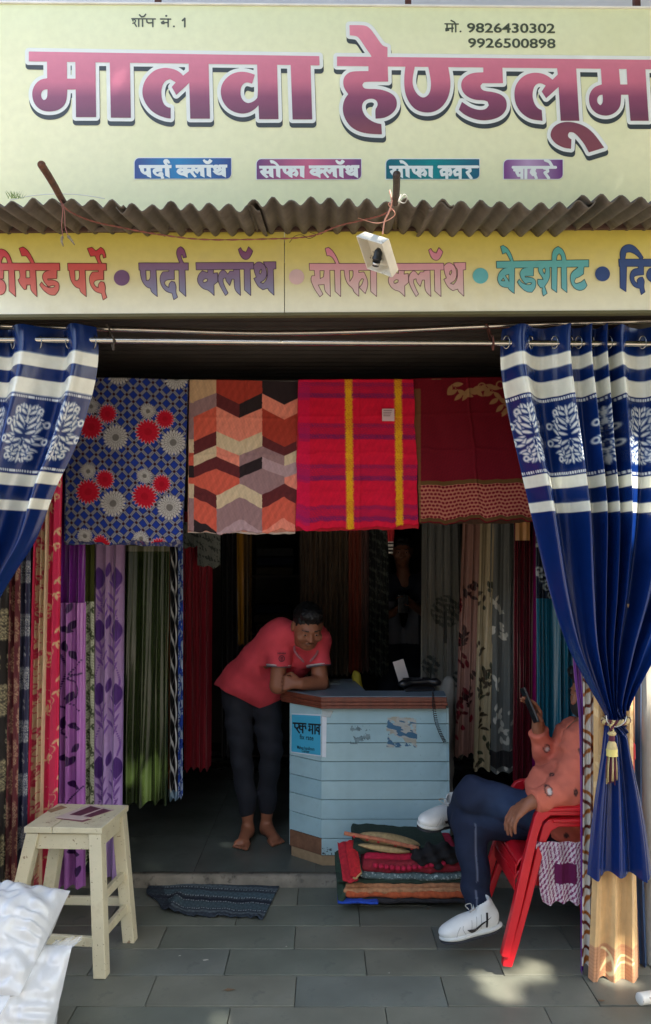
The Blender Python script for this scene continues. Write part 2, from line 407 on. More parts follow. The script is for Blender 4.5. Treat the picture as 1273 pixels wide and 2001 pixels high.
# pillars beside the opening: rounded cream plaster
def pillar(x0, x1, y0, y1, z1, r=.06):
    pts = []
    for cx, cy, a0 in ((x0 + r, y0 + r, 180), (x1 - r, y0 + r, 270), (x1 - r, y1 - r, 0), (x0 + r, y1 - r, 90)):
        for k in range(7): a = math.radians(a0 + 15 * k); pts.append((cx + r * math.cos(a), cy + r * math.sin(a)))
    n = len(pts); V = [(x, y, z) for z in (-.16, z1) for x, y in pts]
    mk('pillar', V, [(i, (i + 1) % n, n + (i + 1) % n, n + i) for i in range(n)] + [tuple(range(n, 2 * n))], M_plaster, bld, True)
pillar(1.285, 1.62, 3.24, 3.6, 2.7); pillar(-2.1, -1.72, 3.2, 3.6, 2.7)
g = G(); g.box(-2.6, -2.1, 3.25, 3.4, -.16, 2.7); g.mk('front_wall', M_plaster, bld)
g = G(); g.box(1.62, 2.6, 3.25, 3.4, -.16, 2.7); g.mk('front_wall', M_plaster, bld)
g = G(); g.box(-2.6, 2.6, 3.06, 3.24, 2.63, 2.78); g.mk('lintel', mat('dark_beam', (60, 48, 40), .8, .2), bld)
# ================================================================ printed signs
def Zf(ox, oy, s): return lambda pts: [(ox + x / s, oy + y / s) for x, y in pts]
A = Zf(40, 80, 3.978); B = Zf(320, 80, 3.978); C = Zf(640, 30, 3.978); D = Zf(880, 90, 3.239)
E = Zf(0, 470, 3.978); Fz = Zf(260, 470, 3.978); Gz = Zf(590, 470, 3.744); Hz = Zf(930, 460, 3.711)
YS = 3.05                                    # plane of the upper sign
sign = thing('shop_sign', 'large pale yellow shop sign with big pink and maroon lettering above the tin awning', 'sign', P(640, 470, YS + .03))
# panel: a flex banner stretched on a frame (top edge slightly sloping as it hangs)
tl, tr, br, bl_ = P(-110, 7, YS), P(1420, 19, YS), P(1420, 465, YS), P(-110, 465, YS)
nb = 60; V = []
for j in range(nb):
    for i in range(nb):
        u, v = i / (nb - 1), j / (nb - 1)
        p = (tl * (1 - u) + tr * u) * (1 - v) + (bl_ * (1 - u) + br * u) * v; V.append((p.x, p.y, p.z))
zt, zb = tl.z, bl_.z
M_flex = ramp_mat('flex_banner', [(0, (230, 232, 184)), (.35, (238, 240, 198)), (.75, (236, 240, 200)), (1, (228, 238, 196))], zb, zt, .5, .035, spots=[((224, 230, 184), 1.6, .5, .35), ((206, 206, 170), 34, .74, .04)])
mk('panel', V, grid_faces(nb, nb), M_flex, sign, True)
g = G(); q = [tl, tr, br, bl_]
for a, b in zip(q, q[1:] + q[:1]): g.bar(a + Vector((0, .022, 0)), b + Vector((0, .022, 0)), .03, .03, (0, 1, 0))
g.mk('frame', mat('frame_steel', (150, 140, 128), .5, .2), sign)
g = G(); g.bar(tl + Vector((0, -.002, .004)), tr + Vector((0, -.002, .004)), .006, .012, (0, 1, 0)); g.mk('edge_strip', mat('white_strip', (235, 235, 230), .6), sign)
for x in (303, 801, 1256):
    g = G(); a = P(x, 20, YS); g.box(a.x - .012, a.x + .012, YS + .045, YS + .07, 2.7, 4.3); g.mk('post', mat('rusty_post', (88, 52, 44), .8, .3, 20, bump=.4), sign)
T1 = Print(30, 78, 660, 270, .6)
T1.poly(A([(66, 82)]) + B([(1210, 118), (1213, 190)]) + A([(66, 158)]), rnd=False)
T1.poly(A([(208, 150), (209, 290), (160, 298), (118, 332), (95, 380), (92, 425), (103, 475), (135, 520), (180, 545), (235, 550), (290, 540), (335, 510), (360, 465), (366, 378), (431, 377), (433, 592), (590, 592), (584, 150), (428, 160), (430, 293), (364, 293), (362, 160)]),
        [A([(212, 376), (190, 376), (168, 390), (160, 415), (166, 445), (182, 460), (198, 455), (210, 435)])])
T1.poly(A([(696, 165), (704, 596), (860, 597), (852, 160)]))
LA = [(152, 270), (130, 245), (90, 222), (40, 210), (0, 208), (-60, 222), (-110, 260), (-150, 315), (-168, 390), (-155, 460), (-110, 530), (-50, 575), (20, 600), (56, 603), (55, 520), (30, 515), (0, 490), (-15, 440), (-18, 390), (-8, 340), (16, 308), (50, 296), (95, 322), (64, 358), (99, 420), (200, 325), (208, 604), (361, 604), (350, 170), (196, 170), (196, 235)]
T1.poly(B(LA))
T1.poly(B([(710, 262), (650, 242), (590, 238), (530, 255), (480, 295), (450, 345), (443, 400), (455, 460), (490, 515), (540, 550), (600, 567), (660, 560), (710, 530), (738, 500), (743, 608), (894, 608), (882, 180), (727, 180), (736, 432), (715, 460), (680, 480), (650, 484), (618, 465), (598, 425), (598, 370), (618, 332), (650, 320), (688, 332)]))
T1.poly(B([(988, 180), (1003, 610), (1156, 610), (1142, 180)]))
T2 = Print(640, 32, 1330, 325, .6)
T2.poly([(658.9, 110.4), (1340, 117.6), (1340, 136), (658.9, 128.8)], rnd=False)
T2.poly(C([(172, 76), (290, 76), (325, 95), (355, 130), (420, 225), (440, 240), (467, 247), (468, 340), (350, 340), (340, 310), (310, 270), (255, 185), (230, 160), (175, 155)]))
T2.poly(C([(320, 380), (320, 433), (200, 434), (160, 448), (130, 480), (122, 525), (132, 570), (163, 612), (135, 650), (120, 700), (122, 760), (145, 820), (190, 875), (260, 910), (340, 922), (425, 925), (420, 845), (370, 835), (310, 800), (280, 760), (268, 715), (275, 680), (300, 655), (345, 645), (380, 658), (393, 685), (388, 710), (372, 730), (375, 803), (440, 798), (490, 775), (530, 735), (543, 690), (535, 645), (505, 610), (450, 585), (390, 572), (300, 572), (278, 560), (272, 540), (285, 520), (320, 515), (473, 515), (470, 380)]))
T2.poly(C([(608, 390), (598, 470), (598, 560), (612, 630), (650, 700), (700, 742), (770, 758), (840, 748), (900, 705), (940, 640), (958, 560), (955, 480), (937, 390), (785, 400), (805, 500), (806, 570), (790, 615), (760, 638), (730, 638), (695, 610), (668, 560), (660, 500), (680, 400)]))
T2.poly(D([(210, 125), (210, 166), (150, 168), (105, 185), (75, 215), (68, 255), (82, 295), (115, 325), (165, 342), (215, 342), (238, 352), (245, 375), (232, 395), (205, 405), (165, 402), (120, 385), (75, 353), (55, 403), (90, 435), (150, 462), (210, 472), (270, 465), (320, 445), (352, 410), (361, 370), (350, 330), (320, 305), (270, 290), (215, 284), (195, 270), (192, 250), (205, 235), (335, 235), (330, 125)]))
T2.poly(D([(648, 213), (620, 190), (580, 172), (530, 167), (480, 180), (440, 210), (412, 255), (405, 310), (415, 370), (450, 425), (510, 465), (585, 473), (580, 405), (555, 395), (530, 360), (520, 310), (528, 265), (545, 240), (575, 233), (605, 250), (580, 288), (608, 330), (687, 258), (700, 473), (818, 473), (797, 130), (676, 130), (682, 180)]))
T2.poly(D([(634, 555), (650, 515), (690, 487), (740, 478), (800, 485), (860, 510), (905, 548), (945, 600), (975, 643), (878, 673), (850, 620), (810, 570), (780, 545), (755, 545), (745, 560), (750, 580), (768, 590), (765, 650), (720, 645), (670, 620), (640, 585)]))
T2.poly(D([(953, 130), (960, 243), (920, 255), (890, 285), (877, 330), (885, 380), (915, 420), (960, 440), (1010, 440), (1055, 415), (1080, 375), (1082, 308), (1128, 308), (1142, 473), (1257, 473), (1235, 130), (1117, 135), (1122, 243), (1077, 243), (1068, 135)]),
        [D([(965, 308), (945, 310), (930, 330), (932, 360), (950, 375), (963, 365), (968, 340)])])
zt1, zb1 = P(640, 50, YS).z, P(640, 320, YS).z; zz = lambda y: (P(640, y, YS).z - zb1) / (zt1 - zb1)
M_title = ramp_mat('title_ink', [(0, (140, 82, 92)), (zz(255), (134, 78, 92)), (zz(225), (118, 70, 96)), (zz(190), (146, 82, 112)), (zz(160), (206, 118, 142)), (1, (232, 148, 168))], zb1, zt1, .45)
M_wh = mat('white_ink', (232, 240, 236), .5, .03); M_sh = mat('charcoal_ink', (62, 72, 76), .5, .05)
for T in (T1, T2):
    lettering('title_shadow', T, M_sh, YS - .0012, sign, 7.2, (1, 9))
    lettering('title_outline', T, M_wh, YS - .0024, sign, 7.2)
    lettering('title_letters', T, M_title, YS - .0036, sign, 0)
# fine seams in the headline bar
# glyph outlines of the fascia words (also reused small)
K_ = [(583, 228), (582, 250), (540, 235), (510, 265), (500, 310), (515, 345), (550, 378), (588, 385), (632, 428), (630, 345), (660, 320), (658, 250), (625, 255), (628, 228)]; K_h = [(545, 310), (565, 295), (582, 300), (578, 318), (555, 328), (545, 322)]
L_ = [(783, 228), (783, 238), (755, 238), (738, 262), (715, 232), (695, 230), (668, 255), (660, 300), (675, 350), (720, 428), (740, 408), (715, 360), (700, 320), (703, 295), (722, 290), (722, 310), (753, 350), (770, 300), (787, 300), (790, 385), (837, 427), (830, 225)]
AA_ = [(865, 215), (868, 385), (917, 428), (912, 215)]; CAN = [(820, 68), (838, 55), (850, 80), (880, 92), (900, 48), (932, 82), (920, 115), (900, 142), (878, 150), (850, 138), (830, 105)]
TH_ = [(938, 195), (960, 170), (990, 165), (1025, 190), (1040, 235), (1040, 280), (1020, 310), (990, 325), (1015, 335), (1045, 300), (1050, 222), (1030, 200), (1015, 166), (1112, 165), (1112, 220), (1092, 222), (1097, 425), (1052, 385), (1050, 370), (1010, 382), (970, 355), (940, 295), (960, 285), (945, 245)]; TH_h = [(985, 235), (1000, 222), (1003, 240), (992, 262), (983, 255)]
KB = [(490, 172), (938, 170), (940, 222), (493, 228)]
PA = [(57, 225), (60, 270), (72, 318), (105, 362), (138, 372), (142, 398), (190, 436), (180, 225)]; PA_h = [(100, 232), (135, 232), (138, 290), (122, 312), (104, 310)]
DA = [(282, 225), (280, 241), (235, 243), (215, 268), (210, 308), (225, 358), (260, 398), (305, 410), (318, 460), (348, 441), (332, 398), (338, 358), (325, 323), (300, 316), (280, 338), (281, 366), (255, 353), (245, 328), (255, 310), (285, 303), (323, 303), (322, 225)]
PAA = [(358, 225), (362, 390), (412, 435), (405, 225)]; REPH = [(398, 180), (368, 180), (345, 130), (338, 90), (350, 58), (372, 48), (400, 65), (417, 130), (392, 135), (385, 110), (375, 112), (378, 140)]
PB = [(45, 174), (432, 174), (432, 230), (48, 230)]
SA = [(92, 212), (95, 258), (75, 258), (65, 285), (90, 350), (133, 412), (155, 392), (120, 325), (165, 322), (168, 370), (210, 410), (205, 212)]; SA_h = [(133, 220), (165, 220), (160, 265), (135, 280)]
SAA = [(240, 212), (245, 372), (285, 410), (283, 212)]; SO = [(172, 58), (195, 50), (225, 72), (255, 120), (275, 170), (250, 170), (230, 130), (205, 110), (185, 112)]
PH = [(310, 212), (315, 265), (335, 320), (375, 350), (380, 375), (418, 408), (417, 340), (465, 388), (485, 330), (480, 280), (455, 230), (417, 235), (417, 212)]; PH_h = [[(348, 220), (375, 220), (378, 262), (352, 300)], [(418, 305), (440, 278), (453, 282), (445, 315), (425, 340), (418, 335)]]
PHA = [(503, 212), (505, 372), (548, 410), (548, 212)]; SB = [(55, 168), (550, 168), (550, 218), (58, 218)]
DD = [(397, 228), (350, 240), (330, 270), (333, 300), (350, 330), (378, 360), (410, 348), (430, 352), (420, 365), (385, 368), (345, 350), (325, 322), (310, 345), (340, 390), (390, 425), (430, 425), (460, 390), (463, 340), (445, 315), (400, 305), (375, 308), (372, 298), (443, 297), (445, 228)]
SHA = [(455, 226), (453, 262), (480, 300), (490, 320), (478, 320), (450, 318), (447, 350), (470, 380), (485, 380), (480, 400), (490, 440), (518, 420), (500, 370), (525, 335), (540, 290), (535, 226)]; SHA_h = [(485, 245), (500, 235), (508, 255), (500, 280), (488, 265)]
circ = lambda x, y, r: [(x + r * math.cos(a * math.pi / 14), y + r * math.sin(a * math.pi / 14)) for a in range(28)]
def parda(pr, m):
    pr.poly(m(PB), rnd=False); pr.poly(m(PA), [m(PA_h)]); pr.poly(m(DA)); pr.poly(m(PAA), rnd=False); pr.poly(m(REPH))
def cloth_w(pr, m):
    pr.poly(m(KB), rnd=False); pr.poly(m(K_), [m(K_h)]); pr.poly(m(L_)); pr.poly(m(AA_), rnd=False); pr.poly(m(CAN)); pr.poly(m(TH_), [m(TH_h)])
def sofa(pr, m):
    pr.poly(m(SB), rnd=False); pr.poly(m(SA), [m(SA_h)]); pr.poly(m(SAA), rnd=False); pr.poly(m(SO)); pr.poly(m(PH), [m(q) for q in PH_h]); pr.poly(m(PHA), rnd=False)
YF = 2.985                                    # plane of the fascia
fas = thing('fascia_board', 'long yellow fascia board with coloured words and dots under the awning', 'sign', P(640, 612, YF))
zt2, zb2 = P(640, 450, YF).z, P(640, 613, YF).z
M_fas = ramp_mat('fascia_print', [(0, (232, 234, 214)), (.3, (228, 228, 194)), (.62, (220, 211, 136)), (.9, (208, 194, 92)), (1, (194, 178, 80))], zb2, zt2, .42, .035, spots=[((200, 192, 140), 2.2, .58, .35), ((150, 140, 100), 30, .74, .05)])
for xa, ya0, ya1, xb, yb0, yb1 in ((-130, 456, 616, 555.5, 453, 613.5), (557, 453, 613.5, 1420, 446, 606)):
    a, b, c, d = P(xa, ya1, YF), P(xb, yb1, YF), P(xb, yb0, YF), P(xa, ya0, YF); o = Vector((0, .03, 0))
    g = G(); g.hexa([a, b, b + o, a + o, d, c, c + o, d + o]); g.mk('board_panel', M_fas, fas)
a, b = P(-130, 617.5, YF), P(1420, 607.5, YF); g = G(); g.bar(a + Vector((0, .012, -.002)), b + Vector((0, .012, -.002)), .012, .03, (0, 1, 0)); g.mk('edge_trim', mat('trim_olive', (92, 90, 60), .6), fas)
W1 = Print(-30, 476, 215, 592, .6)
W1.poly(E([(-110, 175), (465, 176), (467, 233), (-110, 233)]), rnd=False)
W1.poly(E([(-90, 230), (30, 230), (28, 298), (0, 298), (30, 310), (50, 350), (45, 395), (20, 425), (-90, 430)]))
W1.poly(E([(-30, 80), (-10, 66), (20, 66), (50, 80), (80, 120), (97, 178), (62, 178), (50, 135), (30, 125), (15, 150), (12, 178), (-30, 178)])); W1.poly(E([(68, 226), (72, 392), (124, 437), (113, 226)]), rnd=False)
W1.poly(E([(150, 60), (180, 50), (215, 72), (245, 120), (272, 178), (243, 178), (225, 145), (205, 120), (170, 120)]))
W1.poly(E([(150, 226), (157, 262), (156, 293), (142, 305), (155, 340), (190, 382), (207, 378), (210, 345), (238, 345), (241, 392), (290, 437), (278, 226)]), [E([(203, 232), (203, 290), (234, 290), (232, 232)])])
W1.poly(E(DD))
W1.poly(E([(527, 177), (828, 178), (830, 232), (530, 233)]), rnd=False)
W1.poly(E([(x + 483, y + 1) for x, y in PA]), [E([(x + 482, y + 1) for x, y in PA_h])]); W1.poly(E([(x + 485, y + 2) for x, y in DA]))
W1.poly(E([(680, 62), (715, 52), (748, 82), (785, 52), (815, 75), (826, 130), (805, 137), (800, 108), (785, 105), (775, 125), (780, 150), (795, 180), (767, 180), (740, 120), (705, 122)]))
W2 = Print(262, 474, 550, 592, .6); parda(W2, Fz); cloth_w(W2, Fz)
W3 = Print(596, 474, 918, 592, .6); sofa(W3, Gz); cloth_w(W3, lambda p: Gz([(632 + (x - 500) * .928, 168 + (y - 172) * .945) for x, y in p]))
W4 = Print(962, 470, 1160, 592, .6)
W4.poly(Hz([(150, 188), (820, 177), (820, 228), (152, 238)]), rnd=False); W4.poly(Hz([(180, 80), (200, 72), (235, 95), (262, 145), (275, 190), (255, 190), (235, 150), (220, 125), (195, 135)]))
W4.poly(Hz([(240, 232), (205, 238), (175, 262), (158, 300), (160, 340), (190, 375), (235, 378), (240, 392), (280, 422), (283, 230)]), [Hz([(185, 330), (200, 308), (212, 330)]), Hz([(215, 290), (240, 282), (242, 335), (228, 310)])])
W4.poly(Hz([(302 + (x - 310) * .882, 232 + (y - 230) * .923) for x, y in DD])); W4.poly(Hz(SHA), [Hz(SHA_h)])
W4.poly(Hz([(550, 226), (550, 385), (588, 415), (592, 226)]), rnd=False); W4.poly(Hz([(620, 226), (622, 382), (662, 415), (660, 224)]), rnd=False)
W4.poly(Hz([(553, 186), (553, 130), (570, 95), (598, 80), (630, 100), (650, 140), (657, 184), (625, 186), (620, 145), (605, 132), (590, 145), (585, 186)]))
W4.poly(Hz([(785, 224), (782, 280), (750, 302), (725, 310), (715, 335), (725, 350), (765, 340), (788, 318), (808, 362), (790, 390), (755, 402), (715, 385), (690, 345), (685, 295), (700, 262), (740, 235), (745, 224)]))
W5 = Print(1200, 466, 1330, 592, .6)
W5.poly(Hz([(1037, 172), (1480, 172), (1480, 225), (1040, 225)]), rnd=False); W5.poly(Hz([(1045, 222), (1048, 380), (1090, 408), (1095, 222)]), rnd=False)
W5.poly(Hz([(1050, 175), (1045, 130), (1060, 85), (1105, 62), (1150, 75), (1190, 120), (1215, 160), (1200, 178), (1165, 140), (1120, 118), (1090, 125), (1082, 175)]))
W5.poly(Hz([(1180, 220), (1180, 238), (1140, 245), (1118, 280), (1120, 330), (1150, 375), (1190, 385), (1200, 430), (1228, 410), (1218, 370), (1225, 330), (1210, 302), (1185, 305), (1170, 325), (1175, 350), (1150, 330), (1148, 300), (1165, 290), (1218, 285), (1218, 220)]))
W5.poly(Hz(circ(1295, 285, 56)), [Hz(circ(1300, 285, 22))]); W5.poly(Hz([(1340, 222), (1342, 380), (1390, 412), (1388, 222)]), rnd=False)
zy = lambda y: (P(640, y, YF).z - zb2) / (zt2 - zb2)
def wmat(nm, top, bot): return ramp_mat('ink_' + nm, [(0, bot), (zy(585), bot), (zy(490), top), (1, top)], zb2, zt2, .45)
for pr, nm, top, bot, oc in ((W1, 'red', (200, 66, 74), (216, 128, 116), (96, 38, 34)), (W2, 'violet', (132, 80, 122), (138, 150, 186), (74, 56, 84)), (W3, 'pink', (222, 142, 168), (218, 206, 206), (120, 88, 96)), (W4, 'aqua', (98, 184, 184), (116, 188, 204), (54, 92, 100)), (W5, 'navy', (58, 84, 136), (64, 88, 146), (44, 60, 106))):
    lettering('word_outline', pr, mat('outline_' + nm, oc, .5), YF - .0014, fas, .75)
    lettering('word_letters', pr, wmat(nm, top, bot), YF - .0028, fas, -.55)
for (x, y), r, c in ((E([(948, 290)])[0], 15.5, (120, 92, 134)), ((580, 541), 15, (216, 190, 196)), (Hz([(35, 293)])[0], 15.3, (104, 188, 200)), (Hz([(920, 279)])[0], 14.6, (56, 82, 138))):
    pr = Print(x - 20, y - 20, x + 20, y + 20, .8); pr.poly(circ(x, y, r), rnd=False); lettering('dot', pr, mat('dot_%d' % c[0], c, .45), YF - .0028, fas)
# the four coloured strips on the upper sign
def strip(x0, y0, x1, y1, stops, words, nm):
    xa, xb = P(x0, y0, YS).x, P(x1, y0, YS).x
    pr = Print(x0 - 4, y0 - 4, x1 + 4, y1 + 4, .6); r = 9
    pts = [(x0, y1), (x0, y0 + r)] + [(x0 + r - r * math.cos(a), y0 + r - r * math.sin(a)) for a in (.4, .8, 1.2)] + [(x0 + r, y0), (x1, y0), (x1, y1 - r)] + [(x1 - r + r * math.cos(a), y1 - r + r * math.sin(a)) for a in (.4, .8, 1.2)] + [(x1 - r, y1)]
    pr.poly(pts, rnd=False)
    lettering('strip_border', pr, M_wh, YS - .0012, sign, 1.6); o = lettering('label_strip', pr, ramp_mat('strip_' + nm, stops, xa, xb, .45, horizontal=True), YS - .0024, sign, 0)
    w = Print(x0, y0 - 3, x1 + 3, y1 + 3, .5); words(w); lettering('strip_letters', w, M_wh, YS - .0036, sign, .45)
bx = lambda pts, sx, sy, ox, oy: [(ox + x * sx, oy + y * sy) for x, y in pts]
def fit(x0, y0, sx, sy, ox, oy): return lambda pts: [(ox + (x - x0) * sx, oy + (y - y0) * sy) for x, y in pts]
def va(pr, x, y, s, r):     # small brush glyphs drawn as strokes: va, ra, ka, cha, da (height s below the headline)
    pr.stroke([(x + s * .62, y), (x + s * .62, y + s)], r); pr.stroke([(x + s * .62, y + s * .35), (x + s * .35, y + s * .2), (x + s * .1, y + s * .4), (x + s * .2, y + s * .72), (x + s * .62, y + s * .62)], r)
def ra(pr, x, y, s, r): pr.stroke([(x + s * .1, y + s * .08), (x + s * .38, y + s * .12), (x + s * .42, y + s * .36), (x + s * .15, y + s * .5), (x + s * .5, y + s)], r)
def ka(pr, x, y, s, r):
    va(pr, x, y, s, r); pr.stroke([(x + s * .62, y + s * .4), (x + s * .9, y + s * .25), (x + s * 1.0, y + s * .5), (x + s * .9, y + s * .7)], r)
def cha(pr, x, y, s, r): pr.stroke([(x + s * .68, y), (x + s * .68, y + s)], r); pr.stroke([(x, y + s * .25), (x + s * .55, y + s * .25), (x + s * .4, y + s * .3), (x + s * .2, y + s * .45), (x + s * .35, y + s * .75), (x + s * .68, y + s * .72)], r)
def da(pr, x, y, s, r): pr.stroke([(x + s * .45, y), (x + s * .45, y + s * .2), (x + s * .2, y + s * .28), (x + s * .12, y + s * .5), (x + s * .3, y + s * .72), (x + s * .52, y + s * .6), (x + s * .42, y + s * .45), (x + s * .5, y + s * .75), (x + s * .62, y + s * 1.05)], r)
def w_a(w): m = fit(45, 48, .1755, .092, 272, 312); parda(w, fit(45, 48, .163, .094, 272, 311)); cloth_w(w, fit(490, 48, .161, .094, 344, 311))
def w_b(w): sofa(w, fit(55, 50, .178, .096, 507, 313)); cloth_w(w, fit(490, 48, .158, .094, 604, 312))
def w_c(w):
    sofa(w, fit(55, 50, .172, .096, 761, 313)); w.stroke([(858, 326), (934, 326)], 2.4)
    ka(w, 860, 326, 22, 2.5); va(w, 886, 326, 22, 2.5); ra(w, 910, 326, 22, 2.5)
def w_d(w):
    w.stroke([(1003, 327), (1086, 327)], 2.4); cha(w, 1006, 327, 21, 2.5); w.stroke([(1028, 327), (1028, 348)], 2.5); da(w, 1036, 327, 20, 2.5); ra(w, 1062, 327, 21, 2.5); w.stroke([(1066, 313), (1074, 316), (1080, 326)], 2.4)
strip(263.5, 309, 452, 349, [(0, (44, 70, 140)), (.45, (24, 130, 186)), (1, (44, 72, 142))], w_a, 'blue')
strip(502, 311, 706, 350, [(0, (108, 60, 116)), (.5, (204, 104, 138)), (1, (112, 64, 122))], w_b, 'rose')
strip(755, 311, 937, 349.5, [(0, (20, 104, 120)), (.5, (14, 138, 142)), (1, (40, 100, 128))], w_c, 'teal')
strip(985, 312, 1100, 349.5, [(0, (124, 70, 136)), (.4, (190, 160, 196)), (1, (112, 60, 128))], w_d, 'lilac')
# small dark lettering: shop number and telephone numbers
M_ink = mat('grey_green_ink', (74, 84, 70), .5, .05)
w = Print(250, 26, 372, 60, .45); rr = 1.45
w.stroke([(258, 36.5), (304, 37)], 1.3); w.stroke([(314, 37), (334, 37.3)], 1.3)
w.stroke([(260.5, 41), (259.5, 38.5), (263, 38), (265.5, 40.5), (264, 44), (260, 45.5)], 1.2); w.stroke([(263, 45), (267, 51.5)], 1.3); w.stroke([(271.5, 37), (271.5, 51.5)], rr); w.stroke([(279, 37), (279, 51.5)], rr); w.stroke([(273, 29), (277, 33), (282, 32), (285, 28)], rr)
w.stroke([(287, 37), (287.5, 43), (291, 45), (299, 44)], rr); w.stroke([(299, 37), (299, 52)], rr)
w.stroke([(329, 37), (329, 52)], rr); w.stroke([(316, 44), (320, 41.5), (321, 46), (317, 46)], rr); w.stroke([(320, 44), (329, 44)], rr); w.stroke([(325, 31), (325.6, 31)], 1.9); w.stroke([(340, 51.5), (340.5, 51.5)], 1.7)
w.stroke([(357, 40), (361.5, 36), (361.5, 52)], 1.7)
w.stroke([(357, 40), (361.5, 36)], 1.5); lettering('shop_number', w, M_ink, YS - .0012, sign)
w = Print(864, 36, 912, 70, .45)
w.stroke([(870, 46.5), (896, 47)], 1.3); w.stroke([(874, 47), (874, 55), (877, 59), (872, 60), (872, 56), (886, 55)], rr); w.stroke([(884, 47), (884, 62)], rr); w.stroke([(891, 47), (891, 62)], rr); w.stroke([(882, 40), (888, 43), (891, 47)], rr); w.stroke([(900, 61.5), (900.6, 61.5)], 1.7)
lettering('phone_prefix', w, M_ink, YS - .0012, sign)
def latin(txt, x, y, hpx, wpx, Y, parent, m, name, rotpx=0, bold=.02):
    "Latin text / digits as a flat mesh, baseline-left at photo pixel (x, y), cap height hpx, total width wpx"
    c = bpy.data.curves.new(name, 'FONT'); c.body = txt; c.size = 1; c.offset = bold; c.resolution_u = 3
    t = bpy.data.objects.new(name, c); COL.objects.link(t); dg = bpy.context.evaluated_depsgraph_get(); me = t.evaluated_get(dg).to_mesh()
    V = np.array([v.co[:2] for v in me.vertices]); Fc = [tuple(p.vertices) for p in me.polygons]; t.to_mesh_clear(); bpy.data.objects.remove(t)
    V -= V.min(0) * (1, 0); wd, ht = V[:, 0].max(), V[:, 1].max(); X = x + V[:, 0] / wd * wpx; Yp = y - V[:, 1] / ht * hpx + V[:, 0] / wd * rotpx
    return X, Yp, Fc
for txt, x, y, wd in (('9826430302', 913, 63, 172), ('9926500898', 915, 92.5, 171)):
    X, Yp, Fc = latin(txt, x, y, 18.5, wd, YS, sign, M_ink, 'phone_number', 1.2); mk('phone_number', Pn(X, Yp, YS - .0012), Fc, M_ink, sign)
# ================================================================ tin awning, pipes, lamp, wires, rods
M_tin = mat('weathered_tin', (98, 90, 80), .75, .3, 9, bump=.3, bs=60, spots=[((64, 52, 42), 6, .56, .2), ((140, 128, 112), 12, .68, .15)])
def tin(xa, xb, dz, nose, pitch, ph, label):
    # sheet from the fascia top (Y 2.99) forward and slightly down; xa, xb are photo pixels at the front edge
    Yb, Yf = 2.99, 2.60 - nose; x0, x1 = (xa - CX) / F * Yf, (xb - CX) / F * Yf
    nx = int((x1 - x0) / .008); xs = np.linspace(x0, x1, nx); ny = 8; V = []
    for j in range(ny):
        t = j / (ny - 1); y = Yb + (Yf - Yb) * t
        for i, x in enumerate(xs):
            z = 2.866 + dz + (2.79 - 2.862) * t + .0135 * math.sin(2 * math.pi * x / pitch + ph) + .006 * noise1(x * 3.1 + ph, 4) * t + .004 * noise1(x * 17 + ph, 6) * t * t
            V.append((x, y + (.006 * noise1(x * 11, 8) if j == ny - 1 else 0), z))
    o = mk('corrugated_sheet', V, grid_faces(nx, ny), M_tin, None, True)
    md = o.modifiers.new('thick', 'SOLIDIFY'); md.thickness = .0035
    tag(o, label, 'roof sheet', 'tin sheets of the awning')
tin(-160, 232, .012, .0, .0665, .6, 'brown corrugated tin sheet at the left end of the awning over the red word')
tin(215, 505, .004, -.01, .0655, 1.4, 'corrugated tin sheet of the awning between the left pipe and the sagging wire')
tin(480, 895, .012, .01, .0635, .3, 'corrugated tin sheet of the awning behind the square lamp')
tin(845, 1180, .002, .005, .066, 2.2, 'corrugated tin sheet of the awning above the aqua word')
tin(1150, 1420, .026, .0, .066, .9, 'raised corrugated tin sheet at the right end of the awning')
# iron angle under the sheets, along the fascia top
g = G(); g.bar(P(-130, 450, 2.965), P(1420, 442, 2.965), .02, .016, (0, 1, 0)); o = g.mk('iron_angle', mat('rust_iron', (74, 52, 44), .8, .3, 25, bump=.3)); tag(o, 'rusty iron angle running along the top of the yellow fascia', 'beam')
g = G(); g.bar(P(172, 449, 2.945), P(366, 446, 2.945), .016, .004, (0, 1, 0)); o = g.mk('tin_flashing', mat('grey_strip', (104, 92, 82), .7, .2, 20)); tag(o, 'short grey tin strip lying along the fascia top at left', 'strip')
M_rust = mat('rusty_pipe', (92, 58, 42), .8, .35, 25, bump=.5, bs=120, spots=((52, 34, 28), 30, .55, .15))
def pipe(a, b, r, m, label):
    a, b = Vector(a), Vector(b); t = (b - a).normalized(); g = G(); pts = [a + (b - a) * k / 6 for k in range(7)]
    g.tube([p + Vector((noise1(np.array(k * 1.7), 3) * .002, 0, 0)) for k, p in enumerate(pts)], r, 14, cap=False)
    g.tube([b, b - t * .001, b - t * .05], [r * .78, r * .78, r * .7], 14, cap=True)   # hollow mouth
    n0 = len(g.V); 
    x = t.orthogonal().normalized(); y = t.cross(x)
    for rr in (r, r * .78):
        for k in range(14): q = 2 * math.pi * k / 14; g.V.append(tuple(b + (x * math.cos(q) + y * math.sin(q)) * rr))
    for k in range(14): g.F.append((n0 + k, n0 + (k + 1) % 14, n0 + 14 + (k + 1) % 14, n0 + 14 + k))
    o = g.mk('awning_pipe', m, None, True); tag(o, label, 'pipe', 'pipes holding the awning'); return o
pipe(P(146, 430, 2.955), P(82, 322, 2.22), .0115, M_rust, 'rusty brown pipe poking out under the awning at left')
M_rust2 = mat('dark_pipe', (66, 54, 48), .6, .3, 25, bump=.4, bs=100)
pipe(P(771, 443, 2.955), P(776, 341, 2.25), .0112, M_rust2, 'dark straight pipe poking out under the awning above the lamp')
